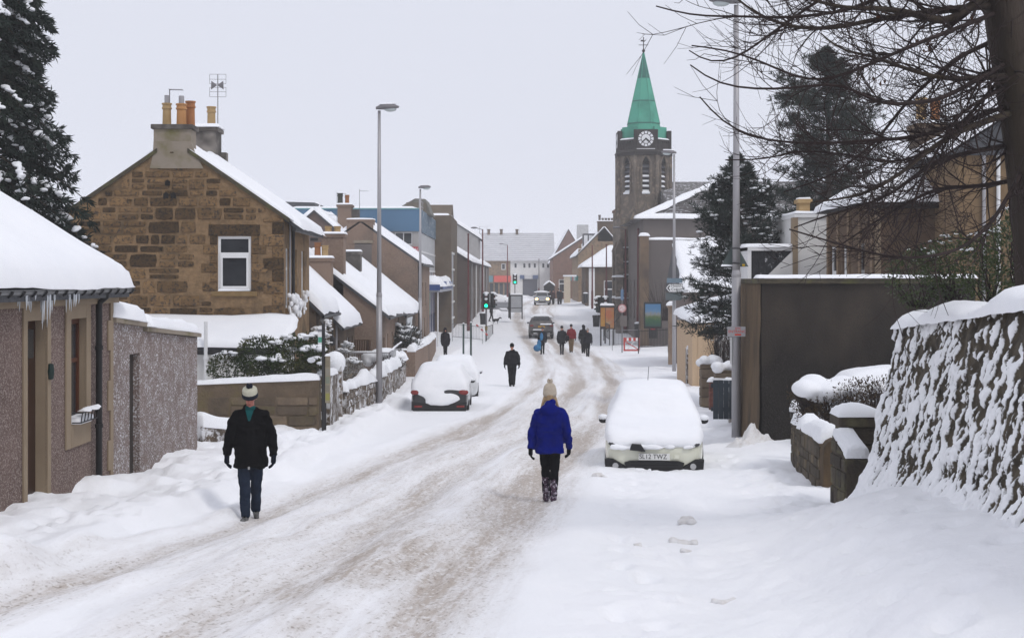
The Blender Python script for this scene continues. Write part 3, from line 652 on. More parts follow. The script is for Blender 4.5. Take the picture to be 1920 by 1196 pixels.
def stone_house():
    Yf = 40.0; A = P(531, 640, Yf)
    root = thing('stone_house', 'two-storey brown rubble stone house, gable with one white window and chimney', 'house', (A.x, Yf, 1.2), R(1.6))
    s = Yf / F; W = 6.1; xr = -W / 2; zb = -0.2
    ze = PZ(408, Yf) - 1.2; zr = PZ(266, Yf) - 1.2; D = 6.4
    wx0, wx1 = PX(409, Yf) - A.x, PX(471, Yf) - A.x; wz0, wz1 = PZ(546, Yf) - 1.2, PZ(443, Yf) - 1.2
    hole = (wx0 + W, wz0 - zb, wx1 + W, wz1 - zb)
    sw = [(0.55, 3.2, 1.35, 4.9), (2.3, 3.2, 3.1, 4.9), (0.5, .6, 1.4, 2.6), (4.3, 3.2, 5.1, 4.9)]
    m = MB(); gable_wall(m, -W, xr, 0, 0, D, zb, ze, zr, [hole], sw, depth=0.12)
    m.build('wall', MORT, root)
    for q in sw: window(root, (0, 0, zb), Y_, Z_, q, .12, .07, sill=STONE)
    win = window(root, (-W, 0, zb), X_, Z_, hole, 0.10, 0.075, sill=pm('dressed_sandstone', (0.25, 0.165, 0.075), (0.19, 0.125, 0.055), scale=3, rough=.9, bump=.5, bscale=30), sillover=0.17, mull='none')
    # upvc window: fixed lower light, top hopper
    vm = wz0 + (wz1 - wz0) * .67
    q = MB(); q.box(wx0 + .07, wx1 - .07, -0.0, .055, vm - .05, vm + .05)
    q.box(wx0 + .075, wx0 + .13, .0, .052, wz0 + .075, vm - .05); q.box(wx1 - .13, wx1 - .075, .0, .052, wz0 + .075, vm - .05); q.box(wx0 + .13, wx1 - .13, .0, .05, wz0 + .075, wz0 + .14); q.box(wx0 + .13, wx1 - .13, .0, .05, vm - .1, vm - .05)
    q.build('transom', WPAINT, win)
    snow_slab((wx0 + .02, -.06, wz0), (wx1 - .02, -.06, wz0), (wx1 - .02, .05, wz0), (wx0 + .02, .05, wz0), .05, .04, 3, parent=win)
    # stones
    sl = (zr - ze) / (W / 2)
    inside = lambda x, z: z < zr - abs(x - xr) * sl - .06 and -W + .01 < x < -0.005
    dress = [(wx0 - .22, wz0 - .18, wx1 + .22, wz1 + .34)]
    STD = pm('dressed_sandstone', (0.25, 0.165, 0.075))
    for (a, b, c, d) in [(wx0 - .25, wx1 + .25, wz1 + .012, wz1 + .32)] + [(wx0 - L, wx0 - .012, wz0 + k * .257 + .01, wz0 + (k + 1) * .257 - .01) for k, L in enumerate((.42, .2, .45, .22, .4, .21))] + [(wx1 + .012, wx1 + L, wz0 + k * .257 + .01, wz0 + (k + 1) * .257 - .01) for k, L in enumerate((.4, .22, .46, .2, .42, .22))]:
        MB().box(a, b, -.03, .01, c, d).build('stone', STONE, root, bevel=.015); dress.append((a - .01, c - .01, b + .01, d + .01))
    zz = zb; k = 0
    while zz < ze - .05:
        L = .55 if k % 2 else .3; h = .33; t = min(zz + h - .015, ze - .02)
        MB().box(-L, .012, -.03, .12, zz, t).build('quoin_stone', STONE, root, bevel=.015); dress.append((-L - .01, zz - .01, .02, t + .01)); zz += h; k += 1
    rubble(root, inside, dress, -W, 0, 2.72, zr, 0, 5, .19, .42, .28, .85, STONE, 285)
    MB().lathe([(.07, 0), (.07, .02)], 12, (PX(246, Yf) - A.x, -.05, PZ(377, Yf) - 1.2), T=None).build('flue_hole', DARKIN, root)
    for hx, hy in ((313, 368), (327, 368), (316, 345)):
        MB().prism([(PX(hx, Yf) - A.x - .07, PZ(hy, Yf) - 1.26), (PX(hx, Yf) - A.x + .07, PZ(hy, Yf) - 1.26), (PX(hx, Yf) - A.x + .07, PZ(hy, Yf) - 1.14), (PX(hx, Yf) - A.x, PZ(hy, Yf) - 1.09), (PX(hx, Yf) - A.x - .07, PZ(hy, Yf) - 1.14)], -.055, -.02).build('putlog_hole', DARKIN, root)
    # skews, roof
    for sg in (-1, 1):
        xe = xr + sg * (W / 2 + .16); z1 = zr - (W / 2 + .16) * sl
        MB().prism([(xr + sg * .42, zr - .42 * sl - .02), (xe, z1 - .02), (xe, z1 + .1), (xr + sg * .42, zr - .42 * sl + .1)], -.07, .22).build('skew_stone', pm('mossy_skew', (0.085, 0.07, 0.045), (0.05, 0.042, 0.03), scale=5, bump=.8, bscale=20, stain=(.10, .10, .03), stscale=2), root)
    gable_roof(root, -W, xr, 0, 0.24, D, ze - .08, zr - .08, snow=.2, over=.45, seed=44, verge=.0, t=.1)
    snow_slab((xr + .5, -.02, zr - .5 * sl + .1), (.25, -.02, ze - .25 * sl + .1), (.25, .3, ze - .25 * sl + .1), (xr + .5, .3, zr - .5 * sl + .1), .14, .12, 47, parent=root, wob=.03)
    # chimneys: blocks on the gable head, sooty stack on the far gable
    c0, c1 = PX(290, Yf) - A.x, PX(359, Yf) - A.x; zt = PZ(243, Yf) - 1.2
    MB().prism([(c0 - .1, zr - .75), (c1 + .35, zr - .75), (c1 + .12, zr - .3), (c1, zr + .0), (c0, zr + .0), (c0 - .02, zr - .4)], -.045, .1).build('cement_render_patch', CEM, root)
    chimney(root, c0, c1, -.03, .75, zr - .65, zt, CEM, [(PX(310, Yf) - A.x, .3, .62, .125, BUFF, True), (PX(338, Yf) - A.x, .25, .6, .14, BUFFR, True), (PX(350, Yf) - A.x, .62, .72, .13, TERRA, False)], cap=CEMD, snow=0)
    Yb = 40 + D - .6; b0, b1 = PX(358, Yb) - A.x - .12, PX(424, Yb) - A.x - .06
    z2 = PZ(250, Yb) - 1.2
    ch = chimney(root, b0, b1, D - 1.1, D - .1, zr - 1.2, z2, CEMD, [((b0 + b1) / 2 - .34 + .02, D - .6, .7, .135, BUFFR, False), ((b0 + b1) / 2 + .36, D - .6, .7, .135, BUFF, False)], snow=.12, seed=51)
    MB().box(b1 - .02, b1 + .2, D - .4, D - .02, zr - 1.5, z2 - .6).build('chimney_shoulder', CEMD, ch)
    aerial(ch, b1 - .08, D - .3, z2 + .1, PZ(138, Yb) - 1.2 - z2 - .1, .52)
    aerial(root, PX(313, Yf) - A.x, .45, zt + .75, .42, .35, 'yagi')
    aerial(root, PX(452, 46.5) - A.x - .1, D - .2, zr - 2.0, 1.55, .42, 'grid')
    # rainwater pipe on the street wall, broken overflow ice
    MB().tube([(.06, 1.8, ze - .1), (.06, 1.8, 0)], .045, 8).build('downpipe', BLACKP, root)
    MB().tube([(.05, 1.1, ze - .15), (.05, 1.1, 0)], .03, 8).build('waste_pipe', GALV, root)
    MB().tube([(.28, .2, ze - .32), (.28, D, ze - .32)], .06, 8).build('gutter', BLACKP, root)
    ic = MB(); r = random.Random(5)
    for yy in (.5, 1.75, 1.85, 3.6):
        for k in range(9): ic.ball((.1 + r.uniform(0, .16), yy + r.uniform(-.25, .25), 3.1 + r.uniform(-.3, .3)), (r.uniform(.03, .09), r.uniform(.03, .09), r.uniform(.06, .16)), 6)
    ic.build('ice_crust', SNOWF, root, smooth=True, kind='stuff')
    # white lean-to at the foot of the gable, snow on its sheet roof
    Yl = 37.6; x0, x1 = PX(250, Yl) - A.x, PX(533, Yl) - A.x; zt = PZ(600, 39.9) - 1.2; zl = PZ(652, Yl) - 1.2; yl = Yl - Yf
    q = MB(); q.box(x0 - 1.2, x1 - .1, yl + .1, -.06, zb, zl - .1); q.build('lean_to_wall', WHITEW, root)
    q = MB(); q.add([(x0 - 1.3, yl, zl - .06), (x1, yl, zl - .06), (x1, -.04, zt - .06), (x0 - 1.3, -.04, zt - .06), (x0 - 1.3, yl, zl), (x1, yl, zl), (x1, -.04, zt), (x0 - 1.3, -.04, zt)], [(0, 1, 5, 4), (1, 2, 6, 5), (4, 5, 6, 7), (3, 2, 1, 0), (0, 4, 7, 3)]); q.build('lean_to_roof', SLATE, root)
    snow_slab((x0 - 1.3, yl - .06, zl), (x1 + .04, yl - .06, zl), (x1 + .04, -.05, zt), (x0 - 1.3, -.05, zt), .17, .2, 61, wob=.05, parent=root, name='roof_snow')
    MB().tube([(x0 - 1.3, yl - .06, zl - .12), (x1, yl - .06, zl - .12)], .055, 8).build('gutter', BLACKP, root)
    px = PX(383, Yl) - A.x
    MB().tube([(px, yl - .1, zb), (px, yl - .1, PZ(603, Yl) - 1.2)], .05, 10).build('vent_pipe', WPAINT, root)
    MB().lathe([(.07, 0), (.07, .09)], 10, (px, yl - .1, zl - .3)).build('pipe_collar', WPAINT, root)
    q = MB(); q.box(x0 + .15, x0 + .95, yl + .04, yl + .098, zb, zl - .25); q.build('lean_to_door', pm('pale_grey_door', (.55, .56, .57), rough=.6), root)
stone_house()

# ---------------------------------------------------------------- low cottages stepping down the brae
def cottage(name, label, X, Y, W, D, zb, ze, zr, mat, holes, seed, snow=.24, over=.3, group=None, fholes=(), far_over=.1):
    root = thing(name, label, 'house', (X, Y, zb), 0, group)
    m = MB(); gable_wall(m, -W, -W / 2, 0, 0, D, -.6, ze - zb, zr - zb, [], [(a, b + .6, c, d + .6) for a, b, c, d in holes], depth=.14); m.build('wall', mat, root)
    gable_roof(root, -W, -W / 2, 0, 0, D, ze - zb, zr - zb, snow=snow, over=over, seed=seed)
    for k, q in enumerate(holes):
        if q[1] < .3:
            d = MB().box(-.14, -.1, q[0], q[2], q[1], q[3]).build('door', BROWND if k % 2 else BLACKM, root)
            MB().box(-.1, -.07, q[0] + .1, q[0] + .14, 1.0, 1.15).build('handle', GALV, d)
        else: window(root, (0, 0, 0), Y_, Z_, q, .13, .06, sill=TAN)
    MB().tube([(over + .03, 0, ze - zb - .2), (over + .03, D, ze - zb - .2)], .055, 6).build('gutter', BLACKP, root)
    return root
c = cottage('cottage', 'low stone cottage with a deep snowy roof right behind the stone house', -6.35, 46.6, 6.2, 4.6, .75, 4.0, 7.0, STONED, [(.8, .9, 1.5, 2.4), (2.4, 0, 3.2, 2.1), (3.6, .9, 4.2, 2.4)], 71, .3, .2)
lamp = MB(); lamp.tube([(0, .3, 2.6), (.35, .3, 2.75), (.5, .3, 2.6), (.5, .3, 2.45)], .02, 6); lamp.lathe([(.03, 0), (.1, -.12), (.09, -.3), (.02, -.34)], 10, (.5, .3, 2.45)); lamp.build('wall_lantern', BLACKM, c)
for k in range(3): snow_slab((-.0, .25, 2.63), (.36, .25, 2.78), (.36, .35, 2.78), (-.0, .35, 2.63), .05, .04, 3 + k, parent=c) if k == 0 else None
c = cottage('cottage', 'low stone cottage next downhill, tall dark windows, chimney with two pots', -6.3, 51.25, 6.2, 6.3, .6, 3.45, 6.4, STONED, [(.6, .8, 1.3, 2.2), (2.2, .0, 3.0, 2.1), (3.9, .8, 4.6, 2.2), (5.2, .8, 5.8, 2.2)], 73, .34, .25)
chimney(c, PX(581, 57) + 6.3, PX(621, 57) + 6.3, 5.6, 6.4, 2.6, PZ(490, 57) - .6, HARL2, [(PX(594, 57) + 6.3, 6.0, .62, .13, TERRA, False), (PX(608, 57) + 6.3, 6.0, .5, .13, BUFF, False)], seed=75)
q = MB(); q.tube([(.03, .15, 2.9), (.03, .15, 0)], .04, 8); q.build('downpipe', GALV, c)
c = cottage('cottage', 'brown harled cottage with its plain gable facing uphill, snow along the skew', -5.33, 59, 6.4, 8.2, .5, 3.62, 6.05, HARL2, [(.5, 0, 1.3, 2.1), (2.2, .8, 3.1, 2.2), (4.5, .8, 5.4, 2.2), (6.4, 0, 7.2, 2.1)], 81, .26, .28)
chimney(c, PX(609, 60) + 5.33, PX(649, 60) + 5.33, .0, .9, 3.5, PZ(446, 60) - .5, HARL2, [(PX(619, 60) + 5.33, .4, .33, .14, BUFF, False), (PX(636, 60) + 5.33, .4, .33, .14, BUFF, False)], seed=83)
c = cottage('cottage', 'harled cottage with icicle curtain and rooflight lowest of the snowy row', -5.3, 67.4, 7.0, 11.4, .45, 3.5, 6.3, STONED, [(.6, .8, 1.5, 2.2), (2.6, 0, 3.5, 2.1), (4.8, .8, 5.7, 2.2), (7.4, .8, 8.3, 2.2), (9.6, 0, 10.4, 2.1)], 87, .28, .3)
chimney(c, PX(651, 69) + 5.3, PX(681, 69) + 5.3, .2, 1.0, 3.8, PZ(478, 69) - .45, CEMD, [], seed=89)
q = MB(); r = random.Random(9)
for k in range(26):
    yy = r.uniform(.2, 4.0); L = r.uniform(.3, 1.7); q.tube([(.34 + r.uniform(-.05, .05), yy, 2.75), (.32, yy, 2.75 - L)], [.05, .01], 5)
q.build('icicle', ICE, c, smooth=True)
for k, yy in enumerate((2.2, 5.6)): MB().prism([(-1.4, 4.35), (-.5, 3.63), (-.5, 3.75), (-1.4, 4.47)], yy, yy + .7).build('rooflight', BLACKM, c)

# ---------------------------------------------------------------- L5 taller harled gable, L9 house behind
def tall_gable():
    Y0 = 80.0; X0 = PX(783, Y0); zb = .45
    root = thing('house', 'tall brown harled gable house with flat-topped chimney head, red sign behind it', 'house', (X0, Y0, zb))
    xl, xr = PX(640, Y0) - X0, PX(676, Y0) - X0; ze = PZ(492, Y0) - zb; zr = ze + (-xr) * .70; ze0 = zr - (xr - xl) * .7
    m = MB(); gable_wall(m, xl, xr, 0, 0, 11.5, -.6, ze, zr, [], [(1, 3.6, 2, 5), (4, 3.6, 5, 5), (7, 3.6, 8, 5), (1, .6, 2.6, 2.9), (5, .6, 6.6, 2.9)], ze0=ze0, depth=.35)
    m.build('wall', HARL2, root)
    for q in ((1, 3.0, 2, 4.4), (4, 3.0, 5, 4.4), (7, 3.0, 8, 4.4), (1, 0, 2.6, 2.3), (5, 0, 6.6, 2.3)): window(root, (0, 0, 0), Y_, Z_, q, .14, .06)
    a, b = PX(665, Y0) - X0, PX(697, Y0) - X0; z0, z1 = PZ(512, Y0) - zb, PZ(456, Y0) - zb
    MB().box(a, b, -.02, .36, z0, z1).build('blocked_window', GREYW, root); MB().box(a - .05, b + .05, -.03, .1, z1, z1 + .16).build('lintel', CEM, root)
    gable_roof(root, xl, xr, 0, .1, 11.5, ze, zr, ze0=ze0, snow=.22, over=.2, seed=95, verge=.12)
    c = chimney(root, PX(650, Y0) - X0, PX(700, Y0) - X0, -.02, .9, zr - 1.2, PZ(416, Y0) - zb, HARL2, [], cap=HARL2, snow=.06, capover=.02)
    MB().tube([(.06, .5, ze - .2), (.06, .5, 0)], .06, 8).build('downpipe', BLACKP, root); MB().tube([(.26, 0, ze - .15), (.26, 11.5, ze - .15)], .06, 6).build('gutter', BLACKP, root)
tall_gable()
def back_house():
    Y0 = 84.0; X0 = PX(634, Y0); zb = .5
    root = thing('house', 'grey-brown gable house rising behind the low cottages, vent slots in its gable', 'house', (X0, Y0, zb))
    xl = PX(545, Y0) - X0; xr = PX(589, Y0) - X0; zr = PZ(398, Y0) - zb; ze = PZ(437, Y0) - zb
    m = MB(); gable_wall(m, xl, xr, 0, 0, 7, -.5, ze, zr); m.build('wall', pm('brown_brick_render', (.155, .112, .098), (.125, .09, .078), scale=1, rough=.95, bump=.4, bscale=30), root)
    gable_roof(root, xl, xr, 0, 0, 7, ze, zr, snow=.3, over=.25, seed=101)
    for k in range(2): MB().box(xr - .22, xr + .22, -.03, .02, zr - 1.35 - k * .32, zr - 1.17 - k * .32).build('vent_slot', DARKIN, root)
    c = chimney(root, PX(629, Y0) - X0, PX(655, Y0) - X0, 1.0, 2.0, ze - 3, PZ(388, Y0 + 1) - zb, HARL2, [(PX(636, Y0 + 1) - X0, 1.5, .7, .16, pm('sooty_pot', (.05, .05, .035), (.03, .03, .025), rough=.9), False), (PX(649, Y0 + 1) - X0, 1.5, .6, .13, TERRA, False)], seed=103)
    MB().box(PX(655, Y0) - X0, PX(668, Y0) - X0, 1.1, 2.0, ze - 3, PZ(391, Y0) - zb).build('chimney_shoulder', CEMD, c)
    for px, py, k in ((626, 357, 'yagi'), (669, 352, 'yagi'), (611, 400, 'yagi')): aerial(c, PX(px, Y0) - X0, 1.5, ze, PZ(py, Y0) - zb - ze, .55, k)
    b = thing('house', 'distant house roof, a smooth snow slope peeping over the brown gable house', 'house', (PX(560, 108), 108, .5))
    m = MB(); gable_wall(m, -4, -2, 0, 0, 6, -.5, PZ(412, 108) - .5, PZ(385, 108) - .5); m.build('wall', HARL2, b)
    b2 = MB(); zt = PZ(380, 108) - .5; b2.prism([(-2.4, zt - 1.2), (1.4, zt - 1.0), (1.2, zt), (-2.2, zt + .1)], 0, 5); b2.build('roof', SLATE, b)
    snow_slab((-2.5, -.2, zt - 1.0), (1.5, -.2, zt - 1.0), (1.3, 3, zt), (-2.3, 3, zt), .3, .4, 104, parent=b)
back_house()

# ---------------------------------------------------------------- L6 flat-roofed shop block with blue fascia
def shop_block():
    Y0 = 92.5; X0 = PX(785, Y0); zb = .55; D = 18.5
    root = thing('shop_block', 'flat-roofed shop block with blue fascia, pale panels and zigzag snowy canopy', 'building', (X0, Y0, zb))
    zt = PZ(393, Y0) - zb; zf = PZ(434, Y0) - zb; xw = PX(540, Y0) - X0
    BLUE = pm('blue_fascia', (0.085, 0.18, 0.29), (0.07, 0.15, 0.25), scale=.4, rough=.6)
    GREYP = pm('pale_cladding', (0.50, 0.50, 0.51), (0.44, 0.45, 0.46), scale=1, rough=.7, snow=.05, sscale=4)
    wz0, wz1 = PZ(459, Y0) - zb, zf
    m = MB(); m.panel((xw, 0, -.5), X_, Z_, -xw, zt + .5, [(PX(740, Y0) - X0 - xw, wz0 + .5, PX(773, Y0) - X0 - xw, wz1 + .45), (PX(700, Y0) - X0 - xw, wz0 + .5, PX(734, Y0) - X0 - xw, wz1 + .45)], .15)
    m.box(xw, -.2, .2, D, -.5, zt - .05); m.build('wall', WPAINT if False else pm('grey_panel_wall', (.42, .41, .40), (.36, .35, .34), scale=.6, rough=.8), root)
    for a, b in ((740, 773), (700, 734)): window(root, (0, 0, 0), X_, Z_, (PX(a, Y0) - X0, wz0, PX(b, Y0) - X0, wz1 - .05), .12, .06, mull='v')
    MB().box(xw, .06, -.12, -.02, zf, zt).build('fascia_board', BLUE, root)
    MB().box(xw, .1, -.16, -.01, zt, zt + .08).build('fascia_trim', pm('teal_trim', (.16, .34, .36), rough=.6), root)
    # red sign at the corner, half hidden by the next roof
    RED = pm('red_sign', (.55, .03, .05), (.5, .025, .045), rough=.5)
    a, b = PX(757, Y0) - X0, PX(785, Y0) - X0
    sg = MB().box(a - .6, b - .02, -.1, -.02, PZ(480, Y0) - zb, PZ(463, Y0) - zb).build('sign_panel', RED, root)
    text_mesh('ell', .52, WPAINT, sg, Matrix.Translation((PX(777, Y0) - X0, -.105, PZ(471, Y0) - zb)) @ FRONT)
    # street face: blue fascia, cladding panels, windows, shopfront
    FB = pm('blue_grey_fascia', (0.13, 0.19, 0.25), (0.10, 0.15, 0.20), scale=1, rough=.7, snow=.06, sscale=3)
    MB().box(-.02, .12, .0, D, zf + .0, zt + .05).build('street_fascia', FB, root)
    z1, z2, z3 = PZ(475, 100) - zb, PZ(508, 100) - zb, PZ(534, 100) - zb
    n = 6
    for k in range(n):
        ya, yb = D * k / n + .04, D * (k + 1) / n - .04
        MB().box(-.05, .05, ya, yb, z1 + .05, zf - .02).build('cladding_panel', GREYP, root)
        MB().box(-.05, .06, ya, yb, z2 + .05, z1 - .05).build('cladding_panel', GREYP, root)
    for k, cc in enumerate(((.35, .5, .55), (.5, .3, .32), (.4, .36, .3), (.45, .25, .28), (.35, .36, .4), (.42, .33, .33))):
        ya, yb = D * k / n + .05, D * (k + 1) / n - .05
        o = MB().box(-.04, .02, ya, yb, z3 + .05, z2 - .06).build('window', pm('display_%d' % k, cc, tuple(v * .8 for v in cc), rough=.3, scale=1.5), root)
        for yy in (ya, yb): MB().box(.0, .05, yy - .05, yy + .05, z3, z2).build('mullion', WPAINT, o)
    MB().box(-.03, .09, 0, D, z1 - .06, z1 + .06).build('band_rail', WPAINT, root); MB().box(-.03, .08, 0, D, z2 - .06, z2 + .06).build('band_rail', WPAINT, root)
    SHB = pm('blue_shopfront', (.03, .05, .16), (.02, .035, .11), scale=.8, rough=.35)
    zc = PZ(547, 97) - zb
    for k in range(n):
        ya, yb = D * k / n + .05, D * (k + 1) / n - .05
        o = MB().box(-.04, .03, ya, yb, -.3, zc * .52).build('shop_window', SHB, root)
        MB().box(-.04, .035, ya, yb, zc * .53, zc - .05).build('poster_pane', (pm('poster_green', (.1, .38, .12), (.2, .3, .4), rough=.4) if k in (2, 3) else pm('poster_blue', (.16, .24, .33), (.3, .2, .3), rough=.4, scale=2)), o)
        MB().box(.0, .06, ya - .08, ya, -.3, zc).build('mullion', WPAINT, o)
    # canopy with folded-plate front and heaped snow
    c = MB().box(.0, 1.35, .3, D + 2.2, zc, zc + .16).build('canopy', pm('canopy_grey', (.45, .46, .5), (.36, .37, .42), rough=.7), root)
    MB().box(.05, 1.36, .22, .3, zc + .12, zc + .5).build('canopy_fascia', pm('canopy_blue', (.05, .1, .3), (.04, .08, .24), rough=.5), c)
    for k in range(7):
        y0 = D * .35 + k * 2.0
        MB().prism([(y0, zc + .16), (y0 + 2, zc + .16), (y0 + 1, zc + .7)], .9, 1.36, 'x').build('canopy_fold', pm('fold_blue', (.16, .2, .36), rough=.6), c)
    snow_slab((.05, .25, zc + .35), (1.4, .25, zc + .35), (1.4, D + 2.2, zc + .35), (.05, D + 2.2, zc + .35), .5, .3, 111, wob=.2, rough=.6, parent=c)
    MB().box(.0, .25, D, D + .01, -.5, .0).build('kick_plate', GREYW, root)
    MB().tube([(1.2, .5, -.5), (1.2, .5, zc)], .05, 8).build('canopy_post', WPAINT, root)
    # plant room / hipped roof on top
    ph = MB(); zz = zt; a, b = PX(730, 102) - X0, PX(812, 102) - X0
    ph.prism([(a, zz), (b, zz), (b - .4, PZ(377, 102) - zb), (a + 2.0, PZ(376, 102) - zb)], 7, 12); ph.build('plant_room', pm('grey_green_roof', (.2, .19, .165), (.15, .145, .13), rough=.8), root)
    MB().box(b - 1.7, b - .3, 6.6, 6.9, zz, PZ(381, 100) - zb).build('rooftop_brick', pm('rooftop_brick', (.16, .14, .11), rough=.9), root)
    rl = MB(); r = random.Random(4)
    for k in range(9): rl.tube([(-.1, 2 + k * 1.9, zt + .05), (-.1, 2 + k * 1.9, zt + .75)], .02, 5)
    rl.tube([(-.1, 2, zt + .75), (-.1, 17.2, zt + .75)], .02, 5); rl.tube([(-.1, 2, zt + .4), (-.1, 17.2, zt + .4)], .02, 5); rl.build('roof_railing', GALV, root)
    snow_slab((xw, -.1, zt + .08), (.05, -.1, zt + .08), (.05, D, zt + .08), (xw, D, zt + .08), .12, .8, 113, parent=root)
shop_block()
def pier_block():
    Y0 = 111.0; X0 = PX(846, Y0); zb = .7
    root = thing('brick_block', 'narrow brown brick block with white stair windows beside the shop block', 'building', (X0, Y0, zb))
    xl = PX(820, Y0) - X0 - 6; zt = PZ(404, Y0) - zb; D = 12
    BR = pm('brown_brick', (.155, .12, .085), (.12, .09, .062), scale=1.5, rough=.95, bump=.4, bscale=30, stain=(.1, .085, .065), stscale=.3)
    m = MB(); m.panel((xl, 0, -.5), X_, Z_, -xl, zt + .5, [], .1); m.panel((0, 0, -.5), Y_, Z_, D, zt + .5, [(1, .5, 5.5, zt - 2.3)], .2); m.box(xl, -.25, .01, D, -.5, zt - .01)
    m.add([(xl, 0, zt), (0, 0, zt), (0, D, zt), (xl, D, zt)], [(0, 1, 2, 3)]); m.prism([(D * .0 + .02, zt), (D * .45, zt), (D * .3, zt + 1.0)], -3, -.02, 'x'); m.build('wall', BR, root)
    nz = 5
    for k in range(nz):
        h = (zt - 2.9) / nz; MB().box(-.15, -.05, 1.05, 5.45, .1 + k * h, .1 + (k + 1) * h - .15).build('stair_window', pm('stair_window_white', (.52, .53, .56), (.44, .45, .48), rough=.4), root)
        MB().box(-.1, .05, .95, 5.55, (k + 1) * h - .05, .1 + (k + 1) * h).build('window_bar', WPAINT, root)
    snow_slab((xl, 0, zt), (0, 0, zt), (0, D, zt), (xl, D, zt), .14, .5, 121, parent=root)
    # long terrace with the verge to the camera
    Y1 = 123.0; X1 = PX(880, Y1); zb1 = .9
    t = thing('terrace', 'dark gable-ended terrace with snowy skew beyond the brick block on the left', 'house', (X1, Y1, zb1), R(-1.0))
    ze, zr = PZ(490, Y1) - zb1, PZ(458, Y1) - zb1; W = 6.4
    zr = ze + W / 2 * .62
    m = MB(); gable_wall(m, -W, -W / 2, 0, 0, 50, -.6, ze, zr, [], [(k * 4 + 1.2, z, k * 4 + 2.3, z + 1.7) for k in range(12) for z in (1.3, 4.0)], depth=.2); m.build('wall', pm('dark_harl', (.13, .10, .085), (.10, .078, .066), scale=.6, rough=.95, bump=.4, bscale=25, stain=(.20, .18, .175), stscale=.25), t)
    for k in range(12):
        for z in (.7, 3.4): window(t, (0, 0, 0), Y_, Z_, (k * 4 + 1.2, z, k * 4 + 2.3, z + 1.7), .15, .1, mull='n')
    gable_roof(t, -W, -W / 2, 0, 0, 50, ze, zr, snow=.22, over=.25, seed=125)
    for k in range(5): MB().tube([(.12, 2 + k * 9, ze - .2), (.12, 2 + k * 9, 0)], .07, 6).build('downpipe', WPAINT if k % 2 else GALV, t)
    b = thing('house', 'taller pale grey harled house showing above the dark terrace roof on the left', 'house', (PX(897, 150), 150, 1.5))
    zt = PZ(418, 150) - 1.5; m = MB(); gable_wall(m, -7, -3.5, 0, 0, 9, -.6, PZ(447, 150) - 1.5, PZ(417, 150) - 1.5 + .6); m.build('wall', pm('pale_grey_harl', (.36, .35, .345), (.31, .3, .295), rough=.9), b)
    gable_roof(b, -7, -3.5, 0, 0, 9, PZ(447, 150) - 1.5, PZ(417, 150) - .9, snow=.35, over=.3, seed=127)
    aerial(b, .1, .5, PZ(447, 150) - 1.5, 1.3, .9, 'yagi')
pier_block()

# ---------------------------------------------------------------- garden walls on the left
def wall_run(name, label, pts, h, th, mat, snow=.15, seed=1, stones=False, cap=None, group=None, base=-.5, res=.25, wob=.05):
    """free-standing wall along plan points; pts (x,y,ztop) world; snow lies on top"""
    p0 = Vector((pts[0][0], pts[0][1], pts[0][2] - h)); root = thing(name, label, 'wall', p0, 0, group)
    for k in range(len(pts) - 1):
        a, b = Vector(pts[k]) - p0, Vector(pts[k + 1]) - p0; d = Vector((b.x - a.x, b.y - a.y, 0)).normalized(); n = Vector((d.y, -d.x, 0)) * th / 2
        m = MB(); lo = lambda p: Vector((p.x, p.y, min(a.z, b.z) - h + base))
        nn = max(2, int((b - a).length / .18)); vs = []; fs = []
        for i in range(nn + 1):
            t = i / nn; p = a.lerp(b, t); jz = .03 * float(fbm(p.x * 3 + seed, p.y * 3, 3, seed)) * 2
            for sg in (-1, 1):
                q = p + n * sg; jx = .04 * float(fbm(p.x * 2.3 + sg * 5, p.y * 2.3 + seed, 3, seed + 3)); q = q + n.normalized() * jx
                vs += [(q.x, q.y, min(a.z, b.z) - h + base), (q.x, q.y, p.z + jz)]
        for i in range(nn):
            o = i * 4; fs += [(o + 0, o + 1, o + 5, o + 4), (o + 2, o + 6, o + 7, o + 3), (o + 1, o + 3, o + 7, o + 5)]
        fs += [(0, 2, 3, 1), (nn * 4, nn * 4 + 1, nn * 4 + 3, nn * 4 + 2)]
        m.add(vs, fs); m.build('wall', mat, root)
        if snow:
            e = d * .02; snow_slab(a - n * 1.15 - e, b - n * 1.15 + e, b + n * 1.15 + e, a + n * 1.15 - e, snow, .07, seed + k, wob=wob, rough=.5, parent=root, mat=SNOWF)
    return root
